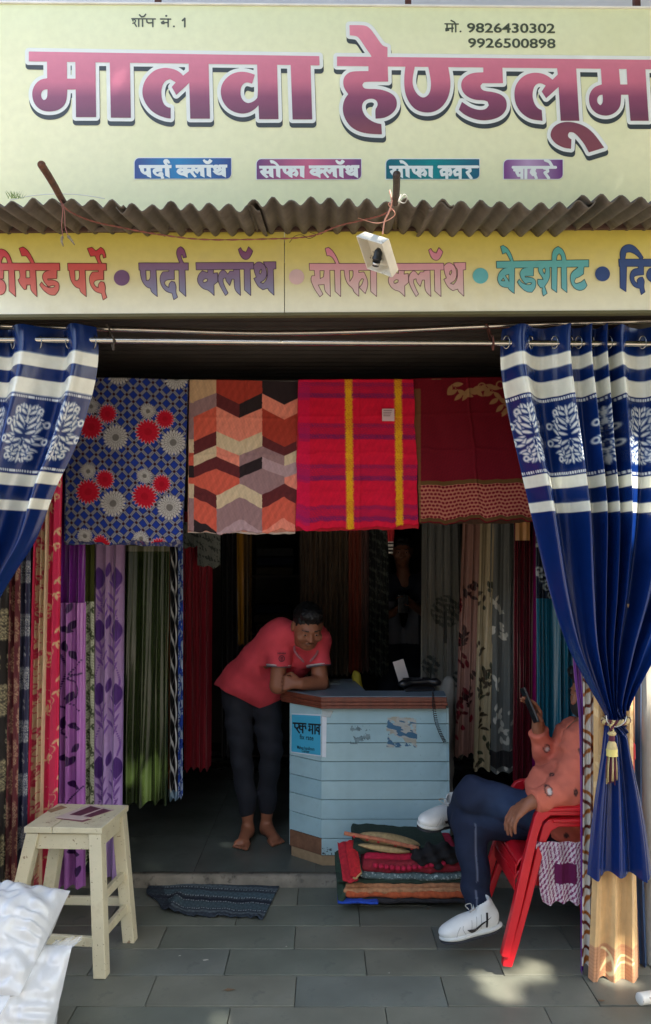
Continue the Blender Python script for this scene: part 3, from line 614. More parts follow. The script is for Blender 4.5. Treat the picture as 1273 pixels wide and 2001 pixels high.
# rods over the opening
M_steel = mat('bright_steel', (196, 190, 178), .22, .08, 20, metal=1, spots=((120, 108, 96), 18, .68, .1))
def rod(pts, Y, r, label, ties=()):
    q = [P(x, y, Y) for x, y in pts]; g = G(); g.tube(curve_pts(q, 10), r, 16); o = g.mk('curtain_rod', M_steel, None, True); tag(o, label, 'rod', 'steel curtain rods')
    return o
YR = 3.09
r_up = rod([(-140, 633), (0, 637), (300, 645), (520, 651), (760, 646), (960, 637), (1273, 627), (1430, 622)], 3.16, .0115, 'upper steel curtain rod under the yellow fascia, slightly bent')
r_lo = rod([(-140, 663), (180, 665), (550, 669), (980, 670.5), (1430, 673)], YR, .0118, 'lower steel curtain rod carrying the two blue eyelet curtains')
p = P(548, 668.5, YR); g = G(); g.tube([p - Vector((.01, 0, 0)), p + Vector((.01, 0, 0))], .0124, 16); g.mk('joint_sleeve', M_steel, r_lo, True)
M_tie = mat('brown_rag', (70, 50, 42), .9, .3, 40)
for x, c in ((215, (72, 66, 60)), (957, (84, 48, 40))):
    pts = [P(x - 7, 634, 3.13), P(x - 2, 640, 3.125), P(x + 2, 652, 3.12), P(x + 6, 658, 3.075), P(x + 8, 670, 3.073), P(x + 7, 684, 3.09), P(x + 3, 668, 3.105), P(x - 3, 650, 3.18), P(x - 6, 636, 3.178)]
    g = G(); g.tube(curve_pts(pts, 6), .0038, 8); o = g.mk('rod_tie', mat('tie_%d' % c[0], c, .9, .3, 40)); tag(o, 'twisted grey wire tying both rods beside the left blue curtain' if x < 500 else 'brown twisted tie joining both rods beside the right blue curtain', 'tie', 'ties on the curtain rods')
# wires
def wire(pts, r, m, label, twist=True, name='electric_wire', n=12):
    c = curve_pts(pts, n); g = G()
    if twist:
        for s in (0, math.pi):
            q = []
            for i, p in enumerate(c): a = i * .85 + s; q.append(Vector(p) + Vector((0, math.cos(a) * r * 1.05, math.sin(a) * r * 1.05)))
            g.tube(q, r, 6)
    else: g.tube(c, r, 6)
    o = g.mk(name, m, None, True); tag(o, label, 'wire', 'old wires on the front'); return o
M_w1 = mat('faded_red_wire', (150, 92, 84), .6, .25, 40); M_w2 = mat('pink_wire', (206, 150, 132), .55, .15, 30); M_w3 = mat('black_wire', (40, 34, 32), .6)
YW = 2.6
wire([P(118, 392, 2.56), P(135, 412, 2.62), P(180, 432, 2.75), P(240, 445, 2.85), P(310, 458, 2.9), P(400, 468, 2.9), P(520, 467, 2.9), P(605, 462, 2.88), P(660, 442, 2.8), P(710, 430, 2.72), P(745, 421, 2.64), P(768, 408, 2.57)], .0017, M_w1, 'red twisted wire sagging across the fascia between the two pipes', n=16)
wire([P(762, 372, 2.5), P(766, 395, 2.5), P(760, 415, 2.52), P(752, 432, 2.55), P(748, 457, 2.56)], .0022, M_w2, 'pale pink wire from which the square lamp hangs', n=10)
wire([P(768, 392, 2.49), P(760, 400, 2.5), P(772, 420, 2.53), P(740, 436, 2.6), P(700, 426, 2.66)], .0014, M_w2, 'loose pink wire end curling under the dark pipe', False)
a = wire([P(121, 398, 2.5), P(123, 415, 2.5), P(121, 440, 2.5), P(124, 466, 2.5)], .0014, M_w1, 'short red wire hanging from the rusty pipe, left of its pair', False)
b = wire([P(124, 398, 2.51), P(127, 420, 2.51), P(128, 445, 2.51), P(134, 462, 2.51)], .0014, M_w1, 'short red wire hanging from the rusty pipe, right of its pair', False)
M_knot = mat('taped_end', (128, 118, 96), .9, .3, 60)
for o, q in ((a, [(123, 462), (121, 470), (124, 481)]), (b, [(133, 461), (139, 468), (146, 478)])):
    g = G(); pts = [P(x, y, 2.5 if o is a else 2.51) for x, y in q]; g.tube(curve_pts(pts, 4), [.003, .0048, .005, .004, .0035, .004, .003, .0025, .002], 8); g.mk('taped_end', M_knot, o, True)
wire([P(566, 474, 2.9), P(576, 462, 2.89), P(590, 459, 2.88), P(604, 466, 2.88), P(618, 459, 2.87), P(606, 454, 2.87)], .0011, M_w3, 'frayed black wire ends tangled at the board seam', False)
wire([P(778, 394, 2.44), P(790, 380, 2.44), P(796, 388, 2.45), P(790, 397, 2.46), P(780, 392, 2.47), P(784, 380, 2.48)], .0016, mat('grey_wire', (170, 168, 160), .5), 'small grey wire loop round the dark pipe', False)
wire([P(20, 391, 2.62), P(60, 383, 2.6), P(110, 379, 2.58), P(160, 381, 2.6), P(205, 388, 2.62)], .0016, mat('white_cable', (210, 214, 206), .5), 'white cable lying along the awning edge at left', False)
# lamp: square white reflector box, open below, with a black bulb holder
lamp = thing('hanging_lamp', 'square dirty white lamp reflector with black bulb holder hanging before the fascia', 'lamp', P(745, 490, 2.56))
c = P(739, 496, 2.55)
Dr = (c - Vector((0, 0, H))).normalized(); Rr = Dr.cross(Vector((0, 0, 1))).normalized(); Ur = Rr.cross(Dr)
rgt = (Rr * .657 - Ur * .219 - Dr * .721).normalized(); dn = Rr * .27 - Ur * .824 + Dr * .497; dn = (dn - rgt * dn.dot(rgt)).normalized(); upv = -dn
nrm = rgt.cross(upv)
if nrm.dot(Dr) > 0: nrm = -nrm
def LP(x, y, z): return c + rgt * x + upv * y + nrm * z
a0, d0, th = .064, .036, .004
g = G(); ring = lambda s, z: [LP(sx * s, sy * s, z) for sx, sy in ((-1, -1), (1, -1), (1, 1), (-1, 1))]
o1, o2, i2, i1 = ring(a0 * .93, -d0 / 2), ring(a0, d0 / 2), ring(a0 - th, d0 / 2), ring(a0 * .93 - th, -d0 / 2 + th)
V = o1 + o2 + i2 + i1; Fc = [(3, 2, 1, 0)]
for k in range(4):
    j = (k + 1) % 4; Fc += [(k, j, 4 + j, 4 + k), (4 + k, 4 + j, 8 + j, 8 + k), (8 + k, 8 + j, 12 + j, 12 + k)]
Fc.append((12, 13, 14, 15)); g.V = [tuple(v) for v in V]; g.F = Fc
g.mk('reflector', mat('dirty_white_plastic', (214, 208, 190), .5, .1, 20, spots=[((120, 106, 76), 22, .6, .08), ((60, 52, 40), 45, .68, .05)]), lamp, bevel=.006, seg=3)
g = G(); b0 = LP(-.004, .012, -d0 / 2 + .004); b1 = LP(-.012, -.040, .016)
g.tube([b0, b0 + (b1 - b0) * .12, b0 + (b1 - b0) * .2, b0 + (b1 - b0) * .5, b0 + (b1 - b0) * .52, b0 + (b1 - b0) * .62, b0 + (b1 - b0) * .64, b0 + (b1 - b0) * .78], [.006, .011, .0135, .0135, .016, .016, .0135, .0135], 18)
g.mk('bulb_holder', mat('black_bakelite', (30, 36, 40), .35), lamp, True)
g = G(); g.tube([b0 + (b1 - b0) * .77, b0 + (b1 - b0) * .93], .0125, 18); g.mk('bulb_collar', mat('alu', (210, 210, 208), .3, metal=.9), lamp, True)
g = G(); g.tube([b0 + (b1 - b0) * .92, b1], .0105, 18); g.mk('socket_mouth', mat('socket_dark', (48, 40, 38), .6), lamp, True)
# a little tuft of weed growing in the awning at the left
V = []; Fc = []
for k in range(22):
    x = random.uniform(14, 46); y = 388; t = P(x, y, 2.6); h = random.uniform(.012, .03); dx = random.uniform(-.02, .02); w = .0012; n0 = len(V)
    V += [(t.x - w, t.y, t.z), (t.x + w, t.y, t.z), (t.x + dx * .6 + w * .7, t.y - .004, t.z + h * .7), (t.x + dx, t.y - .008, t.z + h)]; Fc += [(n0, n0 + 1, n0 + 2), (n0, n0 + 2, n0 + 3)]
o = mk('weed_tuft', V, Fc, mat('weed', (120, 150, 80), .8)); tag(o, 'thin tuft of weed growing on the awning edge at left', 'plant')
# ================================================================ cloth: curtains, bedsheets
def rgb(c, n): return np.tile(np.array(c, float), (n, 1))
def put(C, m, c, a=1.0):
    w = np.clip(np.asarray(m, float), 0, 1)[:, None] * a; C[:] = C * (1 - w) + np.array(c, float) * w; return C
def leafd(x, y, cx, cy, ang, L, w):
    a = math.radians(ang); dx, dy = x - cx, y - cy; t = (dx * math.cos(a) + dy * math.sin(a)) / L; n = -dx * math.sin(a) + dy * math.cos(a)
    return np.abs(n) - w * np.sin(np.pi * np.clip(t, 0, 1)) ** .8 * (1 - .25 * np.clip(t, 0, 1)) + (1e3 * ((t < 0) | (t > 1)))
def soft(d, e): return np.clip(.5 - d / e, 0, 1)
def ring(x, y, cx, cy, r, w): return np.abs(np.hypot(x - cx, y - cy) - r) - w
DAM = [(0, -1.0, 90, .42, .07), (0, 1.0, -90, .42, .07), (0, -.62, 90, .5, .12), (0, .12, 90, .5, .12)]
for i_, y_ in enumerate(np.linspace(-.82, .82, 11)):
    R_ = .80 * math.sqrt(max(.05, 1 - (y_ / 1.0) ** 2)); up_ = -1 if y_ > .1 else 1; a_ = (-34 if y_ < 0 else 34) + (i_ % 3 - 1) * 14
    DAM += [(.045, y_, a_ * .9, R_ * .62, .062), (R_ * .40, y_ + (.05 if i_ % 2 else -.05), a_ + 26, R_ * .5, .058), (R_ * .52, y_, a_ - 34, R_ * .46, .055)]
def damask(x, y, e=.05):
    ax = np.abs(x); d = np.full(x.shape, 9.0); near = (np.abs(x) < 1.1) & (np.abs(y) < 1.15); xa, ya = ax[near], y[near]; dn_ = np.full(xa.shape, 9.0); m = np.zeros(xa.shape)
    for cx, cy, a, L, w in DAM:
        l = leafd(xa, ya, cx, cy, a, L, w); m = np.maximum(m * (1 - .75 * soft(l - .03, .03)), soft(l, e))
    for cx, cy, r in ((.74, -.36, .09), (.80, .22, .09), (.44, -.80, .075), (.46, .78, .075)): m = np.maximum(m, soft(ring(xa, ya, cx, cy, r, .035), e))
    m *= 1 - soft(np.hypot(xa / .05, (ya + .25) / .13) - 1, .4); m *= 1 - soft(np.hypot(xa / .05, (ya - .3) / .13) - 1, .4)
    out = np.zeros(x.shape); out[near] = m; return out
M_satin = mat('satin_cloth', (0, 0, 0), .27, .05, 30, attr=True, spec=.65, bump=.10, bs=160)
M_cotton = mat('cotton_cloth', (0, 0, 0), .85, .05, 60, attr=True, spec=.2, weave=900)
M_gloss = mat('crepe_cloth', (0, 0, 0), .5, .06, 40, attr=True, spec=.4, sheen=.2)
def edge(tab, y): t = np.array(tab, float); return np.interp(y, t[:, 0], t[:, 1]), np.interp(y, t[:, 0], t[:, 2])
def smooth_tab(tab, n=90):
    t = np.array(tab, float); c = np.array(curve_pts(t, 12)); return c
def curtain(name, Y, tab, fronts, amp, colfn, nu, nv, m, label, group, lateral=.25, seed=0, hemwob=4, cat='curtain', drift=.0, parent=None, jit=1.0, fronts2=None, ysw=1400):
    "tab: rows (photo y, left x, right x); fronts: u of the fold crests; amp: fold depth in m (number or [(photo y, amp)])"
    tab = smooth_tab(tab); y0, y1 = tab[0, 0], tab[-1, 0]
    u = np.linspace(0, 1, nu); v = np.linspace(0, 1, nv); U, V = np.meshgrid(u, v)
    py = y0 + (y1 - y0) * V; xl = np.interp(py, tab[:, 0], tab[:, 1]); xr = np.interp(py, tab[:, 0], tab[:, 2])
    fr = np.array(fronts); ph = np.interp(U, np.concatenate([[2 * fr[0] - fr[1]], fr, [2 * fr[-1] - fr[-2]]]), np.arange(-1, len(fr) + 1)) * 2 * np.pi
    if fronts2 is not None:
        f2 = np.array(fronts2); ph2 = np.interp(U, np.concatenate([[2 * f2[0] - f2[1]], f2, [2 * f2[-1] - f2[-2]]]), np.arange(-1, len(f2) + 1)) * 2 * np.pi; mixw = sm(ysw - 30, ysw + 40, py); ph = ph * (1 - mixw) + ph2 * mixw
    ph = ph + drift * noise2(U * 5, V * 3, seed + 3) * 2
    A = np.interp(py, [a[0] for a in amp], [a[1] for a in amp]) if hasattr(amp, '__len__') else amp * np.ones_like(py)
    rs = np.random.default_rng(seed); am = .75 + .35 * np.interp(U, np.linspace(0, 1, len(fr) + 2), rs.uniform(0, 1, len(fr) + 2))
    wave = np.cos(ph) + .22 * np.cos(2 * ph + 1 + 2 * noise1(U * 4 + V, seed)) + .07 * jit * noise2(U * 9, V * 4, seed)
    dY = -A * am * wave
    px = xl + (xr - xl) * U - lateral * A * F / Y * np.sin(ph) * (.6)
    pyy = py + hemwob * V ** 8 * (np.cos(ph) * .6 + .8 * noise1(U * 2.2, seed, 1))
    pos = Pn(px, pyy, Y); pos[..., 1] += dY
    n = U.size; C = colfn(U.ravel(), V.ravel(), (xl + (xr - xl) * U).ravel(), py.ravel())
    o = mk(name, pos.reshape(-1, 3), grid_faces(nu, nv), m, parent, True, cols=np.clip(C, 0, 255))
    if parent is None: tag(o, label, cat, group)
    return o, (U, V, pos)
# ---- the two royal blue eyelet curtains
BLUE = (7, 38, 98); CREAM = (226, 228, 214)
def blue_cols(fabric_w, m0, step):
    "banded border at the top, damask motifs every `step` of fabric width (all in u)"
    def fn(u, v, px, py):
        C = rgb(BLUE, u.size); y = 638 + v * 1077
        for a, b in ((692, 718), (742, 773), (929, 952), (981, 1001)): put(C, soft(np.abs(y - (a + b) / 2) - (b - a) / 2, 1.2), CREAM)
        for yy in (779, 923):
            dots = (np.abs(((u * fabric_w) % 4.6) - 2.3) < 1.35) & (np.abs(y - yy) < 2.1); put(C, dots, (214, 222, 226))
        mx = ((u - m0) / step); k = np.round(mx); lx = (mx - k) * step / .082
        put(C, damask(lx, (y - 850) / 58.0), (222, 226, 222)); return C
    return fn
fr = [(x - 980) / 440 for x in (1014, 1105, 1148, 1178, 1208, 1292, 1345, 1400)]
tabR = [(638, 985, 1420), (668, 982, 1420), (720, 984, 1422), (790, 996, 1420), (860, 1012, 1412), (1000, 1045, 1392), (1150, 1078, 1345), (1260, 1112, 1290), (1340, 1152, 1248), (1385, 1177, 1228), (1403, 1185, 1222), (1425, 1182, 1226), (1480, 1176, 1236), (1560, 1164, 1254), (1640, 1155, 1268), (1714, 1149, 1277)]
curR, gR = curtain('eyelet_curtain', 3.09, tabR, fr, [(638, .04), (760, .054), (1000, .064), (1300, .034), (1400, .011), (1450, .014), (1600, .02), (1720, .023)], blue_cols(700, .062, .185), 420, 620, M_satin, 'royal blue satin curtain with cream bands, tied with a tassel at right', 'blue eyelet curtains', seed=4, hemwob=7, drift=.1, fronts2=[.14, .5, .86], ysw=1404, lateral=.12)
frl = [(x + 262) / 454 for x in (-240, -150, -50, 52, 158)]
tabL = [(638, -262, 190), (690, -262, 194), (760, -268, 184), (870, -275, 150), (950, -262, 113), (1050, -235, 75), (1110, -215, 37), (1170, -190, 0), (1250, -150, -36), (1330, -110, -72), (1350, -108, -76), (1450, -140, -50), (1700, -190, -20)]
curL, gL = curtain('eyelet_curtain', 3.09, tabL, frl, [(638, .04), (760, .052), (1000, .06), (1250, .034), (1340, .012), (1450, .03), (1700, .05)], blue_cols(720, .75, .18), 300, 480, M_satin, 'royal blue satin curtain with cream bands, drawn aside at left edge', 'blue eyelet curtains', seed=9, hemwob=10, drift=.12)
M_ring = mat('eyelet_steel', (150, 150, 150), .25, metal=1)
for cur, xs in ((curR, (990, 1038, 1084, 1116, 1131, 1158, 1190, 1221, 1256)), (curL, (78, 136, 184, -20, 26))):
    for k, x in enumerate(xs):
        c = P(x, 669, 3.09); g = G(); sgn = 1 if k % 2 else -1; pts = [c + Vector((sgn * .011 * math.cos(a), .016 * math.cos(a) * .6, .025 * math.sin(a))) for a in np.linspace(0, 2 * math.pi, 20, endpoint=False)]
        g.tube(pts, .0028, 6, closed=True); g.mk('eyelet', M_ring, cur, True)
# tassel tieback
tb = thing('tassel_tieback', 'maroon and gold rope tieback with hanging tassel round the blue curtain', 'tieback', P(1203, 1532, 3.03))
M_gold = mat('gold_thread', (206, 184, 128), .6, .15, 60, bump=.4, bs=400); M_mar = mat('maroon_thread', (92, 30, 52), .7, .15, 60, bump=.4, bs=400)
for s, m in ((0, M_gold), (2.1, M_mar), (4.2, M_gold)):
    pts = []
    for i in range(70):
        t = i / 69; a = t * 2 * math.pi; cc = P(1204, 1407, 3.088) + Vector((.047 * math.cos(a), .04 * math.sin(a), .006 * math.sin(a + 1)))
        q = t * 60 + s; pts.append(cc + Vector((.006 * math.cos(q) * math.cos(a), .006 * math.cos(q) * math.sin(a), .0075 * math.sin(q))))
    g = G(); g.tube(pts, .0046, 7); g.mk('rope', m, tb, True)
g = G(); g.tube(curve_pts([P(1185, 1398, 3.035), P(1188, 1412, 3.03), P(1204, 1420, 3.028), P(1220, 1412, 3.03), P(1225, 1400, 3.035)], 8), .0022, 7); g.mk('wire_hook', mat('hook_wire', (205, 205, 200), .3, metal=.8), tb, True)
for s, m in ((0, M_gold), (3.14, M_mar)):
    g = G(); pts = [P(1196 + 3 * math.sin(t * 9 + s), 1408 + 22 * t, 3.026 + .004 * math.cos(t * 9 + s)) for t in np.linspace(0, 1, 16)]; g.tube(pts, .0036, 7); g.mk('cord', m, tb, True)
def lathe(prof, c, n=20):
    V = []; 
    for r, z in prof:
        for k in range(n): a = 2 * math.pi * k / n; V.append((c[0] + r * math.cos(a), c[1] + r * math.sin(a), c[2] + z))
    return V, grid_faces(n, len(prof), True)
tc = P(1196, 1436, 3.026); sc = 3.026 / F
for nm, y0, y1, prof, m in (('tassel_cap', 1429, 1438, [(.1, 0), (.75, .1), (1, .5), (.75, .9), (.1, 1)], M_gold), ('tassel_neck', 1437, 1449, [(.6, 0), (.72, .5), (.6, 1)], M_mar), ('tassel_body', 1448, 1464, [(.62, 0), (.95, .3), (1.15, .8), (1.15, 1)], M_gold), ('tassel_band', 1463, 1477, [(1.22, 0), (1.28, .2), (1.22, .6), (1.28, 1)], mat('gold_band', (222, 206, 120), .4, .1))):
    c0 = P(1196, y0, 3.026); c1 = P(1196, y1, 3.026); V, Fc = lathe([(r * .0165, -(c0.z - c1.z) * t) for r, t in prof], c0); mk(nm, V, Fc, m, tb, True)
for k in range(38):
    a = k * 2.399; rr = .017 * math.sqrt((k % 19 + .5) / 19); b = P(1196, 1476, 3.026); e = P(1195, 1526 + random.uniform(-6, 7), 3.026)
    g = G(); g.tube([b + Vector((rr * math.cos(a), rr * math.sin(a), 0)), (b + e) / 2 + Vector((rr * 1.25 * math.cos(a) + random.uniform(-.001, .001), rr * 1.25 * math.sin(a), 0)), e + Vector((rr * 1.2 * math.cos(a) + random.uniform(-.002, .002), rr * 1.2 * math.sin(a), 0))], .0019, 5); g.mk('fringe_strand', M_mar if k % 3 else M_gold, tb, True)
# ---- folded bedsheets over the line
def bedsheet(q, Y, colfn, nu, nv, m, label, seed, backc, low=5, cat='bedsheet'):
    (x0, y0), (x1, y1), (x2, y2), (x3, y3) = q
    U, V = np.meshgrid(np.linspace(0, 1, nu), np.linspace(0, 1, nv))
    px = (x0 * (1 - U) + x1 * U) * (1 - V) + (x3 * (1 - U) + x2 * U) * V; py = (y0 * (1 - U) + y1 * U) * (1 - V) + (y3 * (1 - U) + y2 * U) * V
    wob = noise2(U * 6, V * 2.2, seed) * .010 + .006 * noise2(U * 2.5, V * 1.2, seed + 1) + .0025 * noise2(U * 16, V * 7, seed + 5) - .0035 * np.exp(-((V - .5 - .01 * noise1(U * 4, seed)) / .012) ** 2) - .003 * np.exp(-((U - .52) / .012) ** 2) - .0025 * np.exp(-((V - .25) / .012) ** 2) - .0025 * np.exp(-((V - .76) / .012) ** 2); sag = 4.5 * V ** 3 * noise1(U * 5, seed + 2); px = px + 2.2 * noise1(V * 4 + U, seed + 3) * np.sin(np.pi * V)
    pos = Pn(px, py + sag, Y); pos[..., 1] += wob - .010 * np.exp(-((1 - V) / .03) ** 2) * 0
    top = pos[0:1] + np.array([0, .012, .006]); top2 = pos[0:1] + np.array([0, .03, -.004]); bot = pos[-1:] + np.array([0, .006, -.004]); bot2 = pos[-1:] + np.array([0, .016, .0]); bot3 = pos[-1:] + np.array([0, .018, .06])
    full = np.concatenate([top2, top, pos, bot, bot2, bot3], 0)
    C = colfn(U.ravel(), V.ravel(), px.ravel(), py.ravel()).reshape(nv, nu, 3); C = np.concatenate([C[:1], C[:1], C, C[-1:], C[-1:], C[-1:]], 0)
    o = mk('bedsheet', full.reshape(-1, 3), grid_faces(nu, nv + 5), m, None, True, cols=np.clip(C.reshape(-1, 3), 0, 255)); tag(o, label, cat, 'folded bedsheets on the line')
    for L in range(3):     # the folded layers behind
        lo = low * (.5, 1.3, .2)[L]; n2 = 60; u = np.linspace(0, 1, n2); pts = []
        for t in (0, .5, .9, 1.0):
            xx = (x0 * (1 - u) + x1 * u) * (1 - t) + (x3 * (1 - u) + x2 * u) * t + (L - 1) * 1.2; yy = (y0 * (1 - u) + y1 * u) * (1 - t) + (y3 * (1 - u) + y2 * u) * t + t * (lo + 1.6 * noise1(u * 6 + L, seed + L))
            pp = Pn(xx, yy, Y + .02 + .011 * L); pp[:, 1] += .004 * noise1(u * 5, seed + L + 7); pts.append(pp)
        pts.append(pts[-1] + np.array([0, .006, .004])); pts.append(pts[0] + np.array([0, .009, 0]))
        mk('fold_layer', np.concatenate(pts), grid_faces(n2, 6), backc[L % len(backc)], o, True)
    return o
def flowerm(x, y, cx, cy, r, n, seed):
    a = np.arctan2(y - cy, x - cx); d = np.hypot(x - cx, y - cy); rr = r * (.76 + .27 * np.abs(np.cos(a * n / 2 + seed))); return d, a, rr
def col_blue(u, v, px, py):
    x = px - 128 + (py - 1058) * -.02; y = py - 740 - (px - 128) * .045; C = rgb((30, 54, 142), u.size)
    a = (x / 25.4 + y / 26.5); b = (x / 25.4 - y / 26.5); fa = np.abs(a - np.round(a)); fb = np.abs(b - np.round(b)); w = .17
    put(C, soft(np.minimum(fa, fb) - w, .05), (134, 136, 146)); put(C, soft(np.abs(np.minimum(fa, fb)) - .03, .03), (96, 98, 110)); put(C, soft(np.abs(np.minimum(fa, fb) - w) - .022, .03), (22, 26, 48))
    put(C, soft(np.maximum(fa, fb) - .135, .05), (52, 14, 24))
    for gx, gy in ((0, 0), (112, 10), (-5, 127), (105, 137), (6, -127), (118, -118), (-12, 253), (98, 262), (-118, 118), (-112, -10)):
        for cx, cy, r, t in ((178, 794, 15, 0), (227, 855, 25, 0), (211, 809, 18.5, 1), (178, 834, 24, 1)):
            d, an, rr = flowerm(px, py, cx + gx, cy + gy, r, 22 if t == 0 else 19, cx)
            if t: put(C, soft(d - rr - .6, 1.2), (204, 168, 170)); put(C, soft(d - rr + 1.1, 1.2), (190, 20, 44)); put(C, (d < rr - 3) & (np.abs(np.sin(an * 9 + d * .3)) > .93), (160, 10, 36), .6); put(C, d < r * .3, (150, 8, 30), .5)
            else: put(C, soft(d - rr, 1.2), (186, 182, 176)); put(C, (d < rr) & (np.abs(np.sin(an * 11 + np.floor(d / 6) * 1.4)) > .94), (88, 86, 84), .8); put(C, (d < rr) & (np.abs(d % 7 - 3.5) < .35), (120, 118, 114), .6); put(C, soft(d - r * .27, 1.2), (112, 108, 104))
    return C
M_fold_b = mat('fold_blue', (48, 60, 120), .8, .5, 60, spots=[((150, 148, 150), 70, .52, .05), ((160, 30, 50), 40, .62, .05)])
bedsheet([(133, 738), (368, 742), (357, 1060), (127, 1056)], 3.70, col_blue, 300, 400, M_cotton, 'bedsheet with red and white flowers on a blue lattice', 1, [M_fold_b], 6)
TAN, MAU, COR, MARO, CRE, BRI, SAL, DK, LM = (196, 160, 122), (150, 118, 118), (206, 92, 72), (96, 40, 42), (206, 184, 150), (164, 58, 44), (226, 134, 112), (44, 34, 36), (176, 146, 148)
CH = [(22, 50, TAN, [(228, 232, MAU), (420, 420, CRE), (490, 490, COR), (555, 555, DK), (618, 618, COR), (650, 650, CRE), (725, 725, MAU)]),
      (50, 168, TAN, [(225, 180, MAU), (305, 250, COR), (432, 378, MARO), (502, 450, CRE), (560, 508, MARO), (618, 570, COR), (655, 705, MARO), (718, 775, COR), (833, 890, DK)]),
      (168, 287, BRI, [(180, 238, MARO), (250, 310, SAL), (378, 432, CRE), (455, 505, SAL), (508, 562, MARO), (570, 622, COR), (705, 650, CRE), (775, 720, MAU), (890, 835, LM)]),
      (287, 405, BRI, [(238, 180, DK), (310, 258, SAL), (432, 380, CRE), (505, 455, MAU), (562, 510, DK), (622, 570, MAU), (650, 705, CRE), (720, 775, MAU), (835, 890, LM)]),
      (405, 520, DK, [(182, 240, SAL), (258, 318, BRI), (400, 460, MARO), (455, 508, MAU), (510, 560, LM), (570, 618, MAU), (705, 655, MARO), (775, 725, COR), (890, 838, SAL)]),
      (520, 600, DK, [(240, 200, SAL), (318, 278, BRI), (460, 420, MARO), (508, 468, CRE), (560, 530, LM), (622, 590, SAL), (655, 690, MARO), (725, 765, COR), (838, 878, SAL)])]
def col_chev(u, v, px, py):
    X = (px - 360) * 2.652; Y = (py - 700) * 2.652; C = rgb(TAN, u.size)
    for x0, x1, c0, bs in CH:
        m = (X >= x0) & (X < x1); t = (X - x0) / (x1 - x0); cc = rgb(c0, u.size)
        for a, b, c in bs: put(cc, soft((a + (b - a) * t) - Y, 2.5), c)
        C[m] = cc[m]
    return C * (1 + .05 * noise2(px * .6, py * .6, 3)[:, None])
M_fold_c = mat('fold_pink', (214, 150, 132), .85, .15, 50); M_fold_w = mat('fold_white', (222, 206, 196), .85, .1, 50)
bedsheet([(371, 742), (584, 745), (577, 1038), (368, 1037)], 3.71, col_chev, 260, 360, M_cotton, 'bedsheet with chevrons in coral, maroon, cream and charcoal', 5, [M_fold_c, M_fold_w], 4)
def col_red(u, v, px, py):
    X = (px - 360) * 2.652; Y = (py - 700) * 2.652; C = rgb((206, 18, 52), u.size); C *= (1 + .04 * noise2(px * .5, py * .3, 2))[:, None]
    sp = noise2(px * 1.1, py * 2.2, 4) + .6 * noise2(px * 2.3, py * 3.1, 8)
    for a, b in ((128, 206), (340, 418), (552, 632), (764, 842)):
        yy = Y - (X - 860) * .012; inb = soft(np.abs(yy - (a + b) / 2) - (b - a) / 2, 10); put(C, inb * (sp > -.1), (146, 22, 70), .75); put(C, soft(np.abs(yy - b + 12) - 12, 8) * (sp > -.55), (104, 26, 84), .85); put(C, soft(np.abs(yy - a - 8) - 10, 8) * (sp > -.4), (118, 26, 80), .75)
    put(C, (X < 652) & (np.abs(((Y + 30) % 212) - 106) > 70), (126, 30, 92), .45); put(C, X < 652, (214, 22, 92), .35)
    jag = 4 * np.sign(np.sin(py * 1.9)) * (noise1(py * .9, 3) > -.2)
    for c, w in ((857, 18), (1113, 18)):
        c2 = c + (Y - 500) * .012; put(C, np.abs(X - c2) < w + jag, (224, 164, 22)); put(C, (np.abs(X - c2) < w + jag) & (sp > .75), (190, 60, 30)); yy = ((Y - 200) % 212); put(C, (np.abs(X - c2) < w + 4) & (yy > 110) & (yy < 170) & (sp > -.2), (190, 90, 30), .5)
    put(C, (noise2(px * 1.6, py * 4, 14) > 1.05), (150, 16, 46), .6); return C
M_fold_r = mat('fold_red', (190, 22, 46), .8, .2, 40)
rs = bedsheet([(584, 742), (808, 742), (818, 1028), (578, 1031)], 3.69, col_red, 280, 360, M_cotton, 'crimson checked bedsheet with two yellow stripes', 8, [M_fold_r], 5)
a, b = P(747, 799, 3.672), P(771, 823, 3.672); g = G(); g.box(a.x, b.x, 3.668, 3.671, b.z, a.z); g.mk('paper_label', mat('paper_tag', (206, 176, 176), .6, .1), rs, label='small white paper label pinned to the red sheet')
pr = Print(747, 799, 771, 823, .4)
for y in (802, 805.5, 809, 812.5): pr.stroke([(750, y), (768 - (y % 3) * 2, y)], .55)
lettering('label_print', pr, mat('tag_ink', (90, 60, 66), .6), 3.667, rs)
